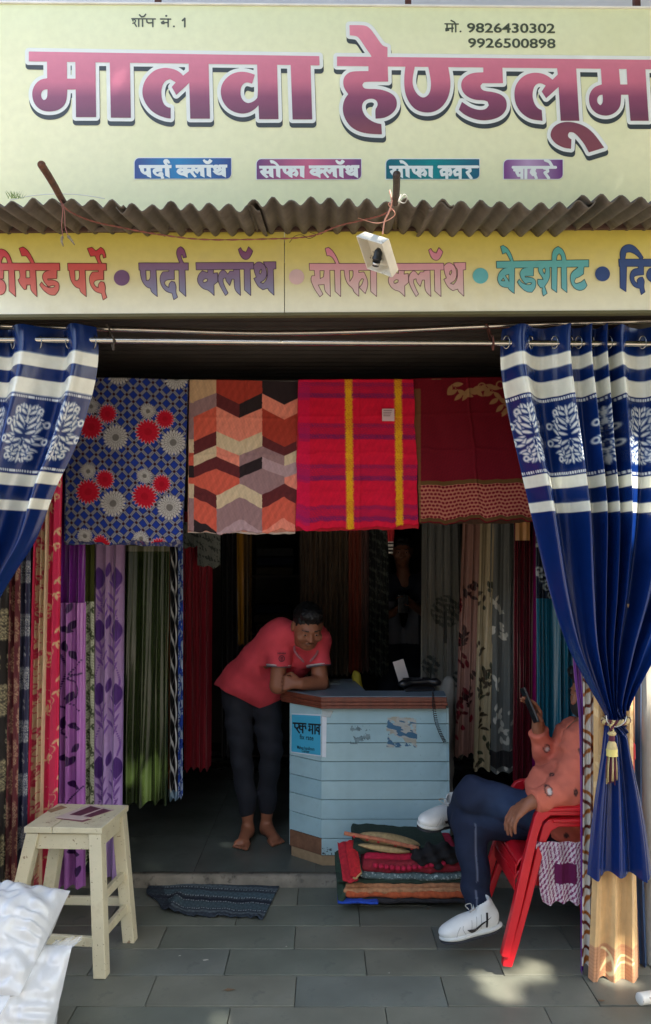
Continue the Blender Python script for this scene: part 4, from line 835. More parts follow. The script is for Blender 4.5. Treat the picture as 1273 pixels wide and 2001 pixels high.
def col_maroon(u, v, px, py):
    C = rgb((104, 8, 24), u.size); C *= (1 + .05 * noise2(px * 1.2, py * 1.1, 6))[:, None]; gold = (150, 112, 72)
    # gold leaf spray, upper right
    st_ = [(886, 757, 30, 0), (905, 775, 40, 1), (925, 765, 20, 0), (945, 780, 55, 1)]
    d = np.full(u.size, 99.0)
    vine = np.array(curve_pts([(884, 752), (905, 768), (928, 760), (950, 752), (965, 766), (985, 790), (1000, 800)], 6))
    for i in range(len(vine) - 1): d = np.minimum(d, np.hypot(px - vine[i, 0], py - vine[i, 1]) - 1.3)
    for i, (lx, ly) in enumerate(vine[::3]):
        for sg in (-1, 1): d = np.minimum(d, leafd(px, py, lx, ly, 60 * sg + 55 + (i * 37) % 50, 22, 5.2))
    for cx, cy in ((942, 756), (978, 752)): d = np.minimum(d, ring(px, py, cx, cy, 7, 1.4))
    put(C, soft(d, 1.2), gold)
    for x in (848, 858): put(C, soft(np.hypot((px - x) / 5, py - 741) - 1, .6), (120, 90, 60))
    yb = 940 - (px - 820) * .02 + 0
    put(C, soft(np.abs(py - yb - 4) - 4, 1), (92, 66, 30)); put(C, soft(np.abs(py - (yb + 76)) - 3.5, 1), (84, 60, 28))
    inb = (py > yb + 8) & (py < yb + 73); cx = (px / 7.6); cy = ((py - yb) / 7.4); hx = cx + .5 * (np.floor(cy) % 2); r = np.hypot((hx - np.floor(hx) - .5) * 1.5, (cy - np.floor(cy) - .5) * 2.0)
    put(C, inb, (178, 118, 92), .9); put(C, inb * soft(r - .62, .2), (112, 12, 26)); put(C, (px < 822.5) & (py > 760), (110, 80, 44), .8); return C
M_fold_m = mat('fold_maroon', (70, 44, 24), .8, .3, 60)
bedsheet([(808, 740), (1012, 736), (1046, 1016), (820, 1020)], 3.70, col_maroon, 280, 360, M_cotton, 'dark maroon bedcover with gold leaf spray and patterned gold border', 11, [M_fold_m], 4)
g = G(); g.tube([P(-60, 742, 3.72), P(300, 743, 3.72), P(640, 745, 3.72), P(1100, 740, 3.72), P(1350, 738, 3.72)], .006, 10); o = g.mk('hanging_line', mat('dark_cord', (48, 42, 38), .7)); tag(o, 'dark line inside the opening carrying the folded bedsheets', 'rope')
# ---- display curtains, left side (front to back)
def f_(n): return [(k + .5) / n for k in range(n)]
GL = 'curtains displayed along the left side'
def vine_pat(base, ink, per, sx, seed, flip=1):
    def fn(u, v, px, py):
        C = rgb(base, u.size); x = (px - px.min()) * 1.0 * sx; y = py; d = np.full(u.size, 99.0); yy = y % per; W = max(x.max(), 1)
        k = np.floor(y / per)
        for i in range(7):
            cy = per * (i + .5) / 7; cx = W * (.5 + .38 * math.sin(i * 2.4 + seed)); d = np.minimum(d, leafd(x, yy, cx, cy, (i * 67 + seed * 40) % 360, per * .16, per * .035)); d = np.minimum(d, leafd(x, yy, cx, cy, (i * 67 + 70 + seed * 40) % 360, per * .14, per * .03)); d = np.minimum(d, leafd(x, yy, cx, cy, (i * 67 - 80 + seed * 40) % 360, per * .12, per * .028))
            d = np.minimum(d, ring(x, yy, cx + per * .06, cy + per * .03, per * .05, 1.0))
        d = np.minimum(d, np.abs(x - W * (.5 + .3 * np.sin(yy / per * 2 * math.pi))) - 1.0)
        put(C, soft(d, 1.2), ink); return C
    return fn
def damask_pat(base, ink, w, h, off=0):
    def fn(u, v, px, py):
        C = rgb(base, u.size); x = (u * 1.6 * (px.max() - px.min()) + off) / w; y = (py / h); r = np.floor(y); lx = ((x + .5 * (r % 2)) % 1 - .5) * 2; ly = (y % 1 - .5) * 2
        put(C, damask(lx * 1.3, ly * 1.15, .10), ink); return C
    return fn
def tabv(x0, x1, y0, y1, dx0=0, dx1=0): return [(y0, x0, x1), ((y0 + y1) / 2, x0 + dx0 / 2, x1 + dx1 / 2), (y1, x0 + dx0, x1 + dx1)]
M_jac = M_gloss
curtain('display_curtain', 3.42, tabv(-70, 20, 900, 1752, -12, -14), f_(4), .02, damask_pat((34, 28, 24), (206, 194, 150), 34, 74), 90, 420, M_jac, 'black and cream damask curtain at the far left edge', GL, seed=2)
curtain('display_curtain', 3.45, tabv(8, 42, 900, 1750, -10, -11), f_(3), .018, damask_pat((92, 20, 30), (190, 172, 132), 26, 60, 5), 60, 420, M_jac, 'maroon and cream damask curtain between the black and navy ones', GL, seed=3)
curtain('display_curtain', 3.5, tabv(32, 62, 900, 1748, -12, -13), f_(3), .018, damask_pat((24, 28, 62), (196, 196, 186), 24, 52, 9), 60, 420, M_jac, 'navy and cream damask curtain left of the pink floral one', GL, seed=5)
def col_pink(u, v, px, py):
    A_ = vine_pat((214, 36, 84), (222, 190, 142), 96, 2.0, 2)(u, v, px, py); B_ = vine_pat((230, 204, 164), (208, 40, 84), 74, 1.4, 1)(u, v, px, py); put(B_, vine_pat((0, 0, 0), (255, 255, 255), 88, 1.6, 3)(u, v, px, py)[:, 0] / 255, (208, 40, 84)); C = rgb((230, 206, 166), u.size)
    C[u < .16] = (206, 30, 78); m = (u >= .16) & (u < .42); C[m] = B_[m]; m = u > .60; C[m] = A_[m]; return C
curtain('display_curtain', 3.62, tabv(70, 121, 820, 1742, -20, -14), [.1, .36, .52, .82], .024, col_pink, 100, 460, M_jac, 'hot pink and cream floral curtain beside the purple leaf curtain', GL, seed=7)
curtain('display_curtain', 3.82, tabv(116, 166, 860, 1250, -6, -2), f_(3), .02, lambda u, v, px, py: rgb((112, 38, 128), u.size), 50, 60, M_satin, 'plain deep purple satin curtain above the lilac leaf curtain', GL, seed=8)
def col_lil(u, v, px, py):
    C = rgb((172, 104, 178), u.size); d = np.full(u.size, 99.0); x = px - px.min(); W = x.max()
    for i, (cx, cy, a) in enumerate([(16, 1200, -60), (38, 1212, 130), (6, 1226, 20), (14, 1252, 80), (24, 1272, 50), (30, 1352, 115), (14, 1400, 95), (22, 1416, 20), (44, 1452, 130), (4, 1478, 20), (16, 1496, -40), (22, 1528, 30), (12, 1585, 10), (20, 1662, 15), (46, 1690, 120), (40, 1630, 100)]):
        l = leafd(px - px.min(), py, cx, cy, a, 26, 7.5); d = np.minimum(d, l)
    for q in ([(48, 1290), (24, 1318), (48, 1316), (22, 1325), (40, 1340), (38, 1362), (14, 1366), (44, 1388)], [(2, 1375), (16, 1390), (10, 1430), (20, 1440)], [(50, 1538), (30, 1556), (14, 1580)], [(10, 1280), (16, 1310), (8, 1345)]):
        c = np.array(curve_pts(q, 8))
        for k in c: d = np.minimum(d, np.hypot(x - k[0], py - k[1]) - 1.6)
    put(C, soft(d, 1.4), (58, 24, 78)); return C
curtain('display_curtain', 3.80, tabv(118, 166, 1178, 1733, -6, 0), [.08, .3, .75], .016, col_lil, 90, 420, M_satin, 'lilac satin curtain with dark purple leaves behind the stool', GL, seed=10)
def col_wg(u, v, px, py):
    C = rgb((176, 178, 152), u.size); C *= (.85 + .2 * (np.sin(py * 2.4 + 2 * noise1(px, 3)) > -.3))[:, None]; A_ = vine_pat((0, 0, 0), (255, 255, 255), 76, 1.6, 4)(u, v, px, py)[:, 0] / 255; put(C, A_ * (u > .35), (64, 74, 48)); return C
curtain('display_curtain', 3.9, tabv(163, 184, 1050, 1690, -1, -1), f_(2), .01, lambda u, v, px, py: np.where((py < 1176)[:, None], rgb((62, 66, 26), u.size), col_wg(u, v, px, py)), 40, 360, M_cotton, 'narrow off-white curtain with olive vines between two purple ones', GL, seed=12)
def col_tulip(u, v, px, py):
    t = np.clip((py - 1080) / 480, 0, 1)[:, None]; C = rgb((158, 126, 160), u.size) * (1 - t) + rgb((178, 146, 198), u.size) * t; x = (px - 178); d = np.full(u.size, 99.0); d2 = d.copy()
    for cy in (1130, 1232, 1356, 1500):
        for cx in (16, 50): d = np.minimum(d, np.abs(x - cx) - 10.5 * np.sin(np.pi * np.clip((py - cy + 22) / 44, 0, 1)) ** .8 + 1e3 * (np.abs(py - cy) > 22))
        d = np.minimum(d, leafd(x, py, 32, cy - 2, -80, 30, 5))
        for cx, s in ((16, 1), (50, -1)):
            for k in range(6):
                d2 = np.minimum(d2, leafd(x, py, cx + s * (2 + k * 1.2), cy + 26 + k * 11, -62 if k % 2 else -118, 24, 2.4)); 
            c = np.array(curve_pts([(cx, cy + 18), (cx + 4 * s, cy + 50), (cx - 6 * s, cy + 95), (cx + 2, cy + 120)], 10))
            for k in c: d2 = np.minimum(d2, np.hypot(x - k[0], py - k[1]) - 1.5)
    put(C, soft(d2, 1.2), (112, 66, 146)); put(C, soft(d, 1.4), (78, 34, 116)); return C
curtain('display_curtain', 4.0, tabv(184, 245, 1040, 1720, -6, -8), [.12, .42, .75], .014, col_tulip, 110, 480, M_gloss, 'lilac curtain printed with purple tulips', GL, seed=14)
def col_green(u, v, px, py): C = rgb((40, 52, 22), u.size); put(C, py < 1078, (150, 140, 120), .6); return C
curtain('display_curtain', 4.18, tabv(246, 332, 1066, 1572, -8, -4), [.1, .42, .75, .95], [(1066, .010), (1300, .016), (1572, .018)], col_green, 130, 200, M_satin, 'dark olive green satin curtain right of the purple tulip curtain', GL, seed=16, hemwob=7, drift=.2)
def col_bw(u, v, px, py):
    C = rgb((14, 14, 16), u.size); ph = py / 24.0
    for k in range(3): d = np.abs((u - .5) - .36 * np.sin(ph + k * 2.1)) - .09 * np.abs(np.cos(ph * .5 + k)); put(C, soft(d, .06), (204, 204, 200))
    put(C, u < .1, (122, 74, 30)); put(C, py > 1545, (100, 140, 170), .6); return C
curtain('display_curtain', 4.28, tabv(331, 348, 1040, 1562, -2, 0), f_(2), .008, col_bw, 50, 420, M_cotton, 'narrow black curtain with white twisting lines and a brown edge', GL, seed=18)
def col_bl(u, v, px, py):
    C = rgb((150, 166, 186), u.size); m = vine_pat((0, 0, 0), (255, 255, 255), 70, 2.6, 3)(u, v, px, py)[:, 0] / 255; n = noise2(px * .35, py * .14, 6); put(C, n > .25, (40, 76, 168)); put(C, m, (28, 50, 120)); return C
curtain('display_curtain', 4.3, tabv(346, 358, 1050, 1558, 0, -1), f_(2), .006, col_bl, 34, 360, M_cotton, 'narrow pale blue curtain with dark blue leaves at the row end', GL, seed=20)
curtain('display_curtain', 5.0, tabv(356, 416, 1000, 1505, 4, -4), f_(4), .016, lambda u, v, px, py: rgb((150, 16, 38), u.size), 90, 120, M_gloss, 'long dark crimson curtains hanging in the dim shop behind the blue row end', GL, seed=22, hemwob=6)
# ---- dim back of the shop
GB = 'cloth in the dim back of the shop'
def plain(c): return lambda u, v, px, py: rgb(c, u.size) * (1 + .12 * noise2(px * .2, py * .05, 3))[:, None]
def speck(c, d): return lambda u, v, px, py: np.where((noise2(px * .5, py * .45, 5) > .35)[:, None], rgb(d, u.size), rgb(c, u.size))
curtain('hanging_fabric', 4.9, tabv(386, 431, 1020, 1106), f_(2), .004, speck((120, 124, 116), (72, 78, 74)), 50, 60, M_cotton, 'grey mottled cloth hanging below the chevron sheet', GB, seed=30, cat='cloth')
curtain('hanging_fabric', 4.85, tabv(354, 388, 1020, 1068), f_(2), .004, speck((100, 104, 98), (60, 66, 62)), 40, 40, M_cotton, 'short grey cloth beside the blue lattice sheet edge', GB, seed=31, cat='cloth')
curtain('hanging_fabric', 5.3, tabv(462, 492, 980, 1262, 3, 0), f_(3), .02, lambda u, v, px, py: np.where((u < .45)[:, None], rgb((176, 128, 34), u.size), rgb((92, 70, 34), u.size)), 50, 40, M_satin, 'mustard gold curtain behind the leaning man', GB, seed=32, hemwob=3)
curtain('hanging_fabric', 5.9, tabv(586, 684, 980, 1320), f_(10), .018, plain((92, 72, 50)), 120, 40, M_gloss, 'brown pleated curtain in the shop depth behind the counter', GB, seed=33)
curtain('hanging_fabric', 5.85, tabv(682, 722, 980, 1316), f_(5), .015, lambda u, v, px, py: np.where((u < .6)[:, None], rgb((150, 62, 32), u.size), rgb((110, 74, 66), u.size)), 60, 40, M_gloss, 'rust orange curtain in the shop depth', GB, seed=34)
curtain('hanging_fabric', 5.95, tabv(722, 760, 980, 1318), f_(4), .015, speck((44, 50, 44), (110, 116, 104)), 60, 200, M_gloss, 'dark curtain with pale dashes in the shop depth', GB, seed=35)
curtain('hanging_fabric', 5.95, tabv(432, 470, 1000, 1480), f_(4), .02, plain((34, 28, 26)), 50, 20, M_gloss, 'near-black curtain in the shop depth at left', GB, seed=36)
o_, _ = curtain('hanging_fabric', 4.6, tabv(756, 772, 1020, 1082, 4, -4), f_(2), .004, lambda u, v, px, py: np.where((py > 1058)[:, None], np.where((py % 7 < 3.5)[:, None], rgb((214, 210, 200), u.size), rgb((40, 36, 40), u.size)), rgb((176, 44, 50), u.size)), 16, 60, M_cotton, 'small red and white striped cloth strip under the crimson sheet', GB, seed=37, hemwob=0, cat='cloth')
# shelf of packed cloth at the back, left of centre
sh = thing('cloth_shelf', 'dim shelf rack with plastic packed cloth in the back of the shop', 'shelf', (P(525, 1300, 6.3).x, 6.4, ZF))
xa, xb = P(490, 1200, 6.3).x, P(590, 1200, 6.3).x; M_wood = mat('dark_wood', (58, 42, 32), .7, .2)
for z in (ZF + .05, .6, 1.05, 1.5, 1.95): g = G(); g.box(xa, xb, 6.3, 6.75, z - .015, z); g.mk('shelf_board', M_wood, sh)
for x in (xa - .02, xb): g = G(); g.box(x, x + .02, 6.3, 6.75, ZF, 2.3); g.mk('side_panel', M_wood, sh)
kk = 0
for z in (1.05, 1.5, 1.95):
    for lv in range(3):
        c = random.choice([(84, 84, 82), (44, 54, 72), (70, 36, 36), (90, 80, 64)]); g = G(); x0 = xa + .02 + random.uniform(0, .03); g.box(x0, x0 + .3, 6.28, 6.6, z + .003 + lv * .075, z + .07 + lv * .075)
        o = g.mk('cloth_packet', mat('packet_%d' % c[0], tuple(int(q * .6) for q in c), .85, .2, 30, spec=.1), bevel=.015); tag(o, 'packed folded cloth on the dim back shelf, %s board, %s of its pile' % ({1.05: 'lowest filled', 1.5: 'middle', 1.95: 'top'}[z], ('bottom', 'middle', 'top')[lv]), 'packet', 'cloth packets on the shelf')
# ---- display curtains, right side
GR = 'curtains displayed along the right side'
def leaves_on(base, inks, n, seed, size, lo=0, sheen=0):
    def fn(u, v, px, py):
        C = rgb(base, u.size); r = np.random.default_rng(seed); x0, x1 = px.min(), px.max(); y0, y1 = py.min(), py.max()
        for i in range(n):
            cx, cy = r.uniform(x0, x1), r.uniform(y0 + (y1 - y0) * lo, y1); a = r.uniform(-130, -40); ink = inks[i % len(inks)]
            for k in range(5 if i % 3 else 1):
                l = leafd(px, py, cx + r.uniform(-6, 6), cy + r.uniform(-14, 14), a + r.uniform(-50, 50), size * r.uniform(.7, 1.2), size * .24); put(C, soft(l, 1.2), ink)
        return C
    return fn
def tree_col(u, v, px, py):
    t = np.clip((py - 1030) / 400, 0, 1)[:, None]; C = rgb((104, 104, 98), u.size) * (1 - t) + rgb((136, 128, 112), u.size) * t
    n = noise2(px * .45, py * .45, 9)
    for cx, cy, s in ((872, 1195, 1), (842, 1300, .6), (905, 1330, .7)):
        crown = np.hypot((px - cx) / (30 * s), (py - cy) / (32 * s)) < 1; put(C, crown & (n > -.15), (52, 56, 46)); put(C, (np.abs(px - cx) < 2.4 * s) & (py > cy) & (py < cy + 62 * s), (44, 46, 38))
    return C
curtain('display_curtain', 4.95, tabv(826, 900, 1010, 1480, -4, 10), f_(5), .022, tree_col, 120, 300, M_gloss, 'pale curtain printed with dark trees beside the telephone', GR, seed=40)
curtain('display_curtain', 4.62, tabv(904, 946, 1010, 1478, -16, -8), [.1, .5, .86], .02, leaves_on((156, 116, 102), [(128, 26, 40), (96, 24, 30), (60, 30, 30)], 26, 3, 15, .25), 90, 380, M_satin, 'pinkish satin curtain with dark red leaves', GR, seed=42)
curtain('display_curtain', 4.58, tabv(938, 972, 1010, 1502, -14, -10), [.15, .8], .018, leaves_on((166, 150, 116), [(54, 58, 40), (60, 50, 34)], 22, 5, 14, .3), 80, 380, M_satin, 'cream satin curtain with dark green leaves', GR, seed=44)
curtain('display_curtain', 4.56, tabv(960, 1008, 1010, 1508, -4, 0), f_(2), .012, lambda u, v, px, py: np.where(((py > 1466) & (py < 1498))[:, None], rgb((28, 26, 26), u.size), leaves_on((92, 94, 88), [(196, 190, 172), (180, 176, 160)], 17, 8, 15, .3)(u, v, px, py)), 90, 380, M_gloss, 'grey curtain with white leaf sprays and a black band near the hem', GR, seed=46)
curtain('display_curtain', 4.35, tabv(1006, 1054, 1010, 1530, -2, -4), f_(4), .018, lambda u, v, px, py: np.where((u > .78)[:, None], rgb((134, 22, 92), u.size), rgb((84, 16, 28), u.size)), 60, 60, M_satin, 'dark maroon curtain with a magenta edge', GR, seed=48)
curtain('hanging_fabric', 4.3, tabv(1008, 1036, 1006, 1056), f_(2), .004, plain((206, 150, 92)), 16, 20, M_satin, 'small peach cloth sample over the maroon curtain', GR, seed=49, cat='cloth', hemwob=0)
def col_teal(u, v, px, py):
    C = rgb((24, 92, 112), u.size); m = py < 1170; D_ = rgb((26, 34, 50), u.size); d = np.full(u.size, 99.0)
    for i in range(16): cx = 1050 + (i * 37) % 66; cy = 1040 + i * 8.2; d = np.minimum(d, ring(px, py, cx, cy, 5 + i % 3, 1.6)); d = np.minimum(d, leafd(px, py, cx, cy, 30 + i * 50, 18, 4))
    put(D_, soft(d, 1.2), (160, 168, 164)); C[m] = D_[m]; return C
curtain('display_curtain', 4.05, tabv(1048, 1136, 1020, 1540, 4, 6), [.04, .12, .2, .5, .66, .86], .012, col_teal, 150, 260, M_satin, 'teal satin curtain with a swirl patterned top behind the seated man', GR, seed=50)
curtain('display_curtain', 3.195, [(1100, 1112, 1128), (1300, 1121, 1138), (1450, 1134, 1142), (1900, 1136, 1141)], f_(2), .006, plain((98, 46, 122)), 30, 60, M_satin, 'thin purple curtain edge beside the seated man', GR, seed=52)
def col_wb(u, v, px, py):
    C = rgb((196, 190, 178), u.size); d = np.full(u.size, 99.0); yy = py % 118; x = (u - .5) * 26
    for c, q in (((150, 84, 32), [(-14, 10), (2, 18), (12, 34), (0, 50), (-12, 60)]), ((92, 34, 24), [(12, 66), (2, 80), (-10, 84), (-14, 96)]), ((92, 34, 24), [(-12, 30), (4, 40), (14, 58)]), ((150, 84, 32), [(14, 92), (0, 100), (-8, 116)])):
        d = np.full(u.size, 99.0)
        for k in curve_pts(q, 8): d = np.minimum(d, np.hypot(x - k[0], yy - k[1]) - 3.2)
        put(C, soft(d, 1.2), c)
    return C
curtain('display_curtain', 3.18, [(1180, 1139, 1163), (1500, 1139, 1163), (1886, 1136, 1163)], [.1, .6], .008, col_wb, 60, 420, M_satin, 'silvery curtain with brown and rust ribbons beside the peach curtain', GR, seed=54, hemwob=3)
PEA = (214, 174, 118)
def col_peach(u, v, px, py):
    C = rgb(PEA, u.size); C *= (1 + .05 * noise2(px * .15, py * .05, 3))[:, None]; d = np.full(u.size, 99.0)
    m = leaves_on((0, 0, 0), [(255, 255, 255)], 26, 11, 26, .0)(u, v, px, py)[:, 0] / 255; put(C, m * (py < 1700), (232, 202, 148), .7); put(C, py > 1848, (196, 140, 100), .9)
    put(C, (py > 1848) & (np.abs(py % 7 - 3.5) < .8), (178, 122, 84), .6)
    d = np.full(u.size, 99.0)
    for q in ([(1178, 1855), (1192, 1866), (1196, 1890), (1188, 1905)], [(1196, 1890), (1210, 1872), (1232, 1868)], [(1192, 1868), (1184, 1886), (1176, 1900)], [(1198, 1885), (1222, 1882), (1236, 1876)]):
        for k in curve_pts(q, 8): d = np.minimum(d, np.hypot(px - k[0], py - k[1]) - 2.4)
    put(C, soft(d, 1.4), (238, 216, 160)); return C
curtain('display_curtain', 3.15, [(1180, 1160, 1240), (1500, 1160, 1240), (1700, 1158, 1245), (1915, 1150, 1250)], [.12, .5, .86], [(1180, .01), (1700, .013), (1915, .015)], col_peach, 160, 420, M_gloss, 'peach curtain with a gold leaf border at its hem, below the blue curtain', GR, seed=56, hemwob=7)
curtain('display_curtain', 3.26, [(1180, 1232, 1256), (1600, 1232, 1258), (1890, 1240, 1266)], f_(2), .012, lambda u, v, px, py: np.where((u < .45)[:, None], rgb((196, 142, 104), u.size), rgb((34, 66, 104), u.size)), 40, 60, M_gloss, 'narrow curtain, peach turning to steel blue, beside the cream pillar', GR, seed=58)
# ================================================================ counter and the things on and around it
ctr = thing('shop_counter', 'pale blue plank counter with brown edged top and one angled corner', 'counter', (.3, 4.4, ZF))
YC = 4.17; M_bluep = [mat('blue_paint_%d' % i, c, .5, .07, 9, bump=.06, bs=50, spots=[((132, 160, 166), 5, .58, .25), ((96, 112, 116), 30, .70, .04)]) for i, c in enumerate([(160, 192, 198), (154, 188, 196), (164, 194, 198)])]
M_bare = mat('bare_ply', (120, 84, 60), .8, .25, 18, bump=.3, spots=((86, 56, 40), 12, .55, .2)); M_base = mat('plinth_wood', (150, 126, 94), .8, .2, 20)
xA, xB = (629 - CX) / F * YC, (870 - CX) / F * YC; Cx, Cy = (568 - CX) / F * 4.315, 4.315
zc = lambda y: P(640, y, YC).z
bodyg = G(); bodyg.add([(Cx + .006, 4.325, ZF), (xA + .006, YC + .012, ZF), (xB - .006, YC + .012, ZF), (xB - .006, 4.36, ZF), (Cx + .006 + .32, 4.36, ZF), (Cx + .32, 4.84, ZF), (Cx + .006, 4.84, ZF)] + [(x, y, zc(1384)) for x, y in ((Cx + .006, 4.325), (xA + .006, YC + .012), (xB - .006, YC + .012), (xB - .006, 4.36), (Cx + .326, 4.36), (Cx + .32, 4.84), (Cx + .006, 4.84))],
          [tuple(range(7))[::-1], tuple(range(7, 14))] + [(i, (i + 1) % 7, 7 + (i + 1) % 7, 7 + i) for i in range(7)])
bodyg.mk('carcass', mat('counter_dark', (44, 40, 42), .8), ctr)
ly = [1383, 1414.6, 1451.6, 1488.6, 1526, 1563, 1601, 1638.7, 1672]
for k in range(8):
    z1, z0 = zc(ly[k]) - .0016, zc(ly[k + 1]) + .0016
    g = G(); g.box(xA, xB, YC, YC + .014, z0, z1); g.mk('plank', random.choice(M_bluep), ctr, bevel=.0015, seg=1)
    nrm_c = Vector((-(4.315 - YC), -(xA - Cx), 0)).normalized(); o = nrm_c * -.014
    a, b = Vector((Cx, Cy, 0)), Vector((xA - .001, YC, 0))
    if k < 7 or True:
        g = G(); g.hexa([a + Vector((0, 0, z0)), b + Vector((0, 0, z0)), b + o + Vector((0, 0, z0)), a + o + Vector((0, 0, z0)), a + Vector((0, 0, z1)), b + Vector((0, 0, z1)), b + o + Vector((0, 0, z1)), a + o + Vector((0, 0, z1))])
        g.mk('plank', M_bare if k == 7 else M_bluep[k % 3], ctr, bevel=.0015, seg=1, label='bare brown plywood at the foot of the angled panel' if k == 7 else None)
    g = G(); g.box(Cx - .002, Cx + .01, Cy + .012, 4.84, z0, z1); g.mk('plank', M_bluep[(k + 1) % 3], ctr, bevel=.0015, seg=1)
    g = G(); g.box(xB, xB + .012, YC + .002, 4.36, z0, z1); g.mk('plank', M_bluep[(k + 2) % 3], ctr, bevel=.0015, seg=1)
g = G(); g.add([(Cx + .01, 4.31, ZF), (xA + .005, YC - .004, ZF), (xB, YC - .004, ZF), (xB, 4.3, ZF), (Cx + .01, 4.5, ZF), (Cx + .01, 4.31, zc(1672)), (xA + .005, YC - .004, zc(1672)), (xB, YC - .004, zc(1672)), (xB, 4.3, zc(1672)), (Cx + .01, 4.5, zc(1672))], [(4, 3, 2, 1, 0), (5, 6, 7, 8, 9), (0, 1, 6, 5), (1, 2, 7, 6), (2, 3, 8, 7), (3, 4, 9, 8), (4, 0, 5, 9)]); g.mk('plinth', M_base, ctr)
ztop = P(630, 1361, 4.125).z
top_px = [(628, 1361), (874, 1361), (869, 1349.5), (716, 1349.5), (690, 1326), (590, 1326), (548, 1347)]
tp = [PZ(x, y, ztop) for x, y in top_px]
def slab(inset, z0, z1, nm, m, bev):
    c = sum(tp, Vector()) / len(tp); q = []
    n = len(tp)
    for i in range(n):
        a, b, d = tp[i - 1], tp[i], tp[(i + 1) % n]; e1 = (b - a).normalized(); e2 = (d - b).normalized(); n1 = Vector((-e1.y, e1.x, 0)); n2 = Vector((-e2.y, e2.x, 0)); w = (n1 + n2).normalized(); q.append(b + w * inset / max(.35, w.dot(n1)))
    g = G(); g.add([(p.x, p.y, z0) for p in q] + [(p.x, p.y, z1) for p in q], [tuple(range(n))[::-1], tuple(range(n, 2 * n))] + [(i, (i + 1) % n, n + (i + 1) % n, n + i) for i in range(n)]); g.mk(nm, m, ctr, bevel=bev)
M_edge = mat('varnished_edge', (112, 58, 42), .45, .25, 30, bump=.2, spots=((72, 34, 26), 16, .58, .12)); M_lam = mat('slate_laminate', (112, 128, 140), .4, .12, 12)
zb_ = zc(1383)
slab(.004, zb_ + .001, zb_ + .018, 'edge_moulding', M_edge, .004); slab(-.002, zb_ + .0182, zb_ + .036, 'edge_moulding', M_edge, .004); slab(.001, zb_ + .0362, ztop - .004, 'edge_moulding', M_edge, .004); slab(.0035, ztop - .0038, ztop, 'laminate_top', M_lam, .001)
# poster on the angled panel
pn = Vector((-(4.315 - YC), -(xA - Cx), 0)).normalized()
def Pplane(px, py, p0, n):
    D_ = Pn(px, py, 1.0) - np.array([0, 0, H]); t = ((Vector(p0) - Vector((0, 0, H))).dot(n)) / (D_ @ np.array(n)); return np.array([0, 0, H]) + D_ * np.asarray(t)[..., None]
pc = Vector((Cx, Cy, .5)); Pch = lambda d: (lambda x, y: Pplane(x, y, pc + pn * d, pn))
def sheet_on(fn, quad, name, m, parent, th=.001, n=None):
    q = [Vector(fn(np.array(x), np.array(y))) for x, y in quad]; o = -Vector(n) * th; g = G(); g.hexa([q[3] , q[2], q[2] + o, q[3] + o, q[0], q[1], q[1] + o, q[0] + o]); return g.mk(name, m, parent)
poster = thing('price_poster', 'bright blue fixed price notice pasted on the counter corner', 'poster', P(600, 1477, 4.24))
sheet_on(Pch(.0025), [(570, 1394), (628.2, 1396), (628.2, 1478.5), (568.6, 1470)], 'backing_sheet', mat('poster_white', (214, 222, 228), .5), poster, .001, pn)
sheet_on(Pch(.0042), [(570.4, 1396), (626.8, 1399), (626.8, 1476), (569.6, 1468.5)], 'printed_sheet', mat('poster_blue', (70, 172, 206), .45, .05), poster, .001, pn)
fr_ = lambda x, y: Pn(x, y, YC - .003)
sheet_on(fr_, [(629.8, 1396), (639, 1398), (637.5, 1480), (629.8, 1479)], 'folded_edge', mat('poster_white', (214, 222, 228), .5), poster, .001, (0, -1, 0))
sheet_on(lambda x, y: Pn(x, y, YC - .0045), [(629.5, 1386), (652, 1389), (646, 1402), (629.5, 1400)], 'tape', mat('clear_tape', (200, 214, 216), .15, .1, alpha=.4), poster, .0006, (0, -1, 0))
w = Print(566, 1396, 632, 1476, .4); r = 1.35
w.stroke([(573.5, 1413), (598, 1414.5)], 1.6); w.stroke([(604, 1415), (626, 1416.5)], 1.6)
w.stroke([(576.5, 1414), (576.5, 1420.5), (579, 1423), (584, 1421)], r); w.stroke([(584.5, 1414), (584.5, 1420), (580.5, 1425), (585.5, 1432)], r)
w.stroke([(592, 1414), (592, 1432)], r); w.stroke([(592, 1420), (587, 1418), (586, 1424), (592, 1427)], r); w.stroke([(592, 1420), (597, 1418.5), (598, 1424)], r)
w.stroke([(611, 1416), (611, 1434)], r); w.stroke([(603.5, 1419), (606, 1418.5), (606, 1423), (603.5, 1427), (605.5, 1428.5), (607, 1426), (611, 1426)], 1.15); w.stroke([(616, 1416), (616, 1434)], r); w.stroke([(624, 1417), (624, 1435)], r); w.stroke([(624, 1423), (620, 1421), (619, 1427), (624, 1430)], r)
V, Fc = w.mesh(); mk('notice_letters', Pplane(V[:, 0], V[:, 1], pc + pn * .0052, pn), [f[::-1] for f in Fc], mat('black_ink', (22, 24, 28), .5), poster)
for txt, x, y, hh, ww, rt in (('fix rate', 586, 1444, 9.5, 27, 3), ('Malwa handloom', 581, 1463, 6.5, 34, 4), ('Center', 590, 1469.5, 5.6, 15, 2)):
    X, Yp, Fc = latin(txt, x, y, hh, ww, 0, None, None, 'notice_text', rt, .012); mk('notice_text', Pplane(X, Yp, pc + pn * .0052, pn), Fc, mat('black_ink', (22, 24, 28), .5), poster)
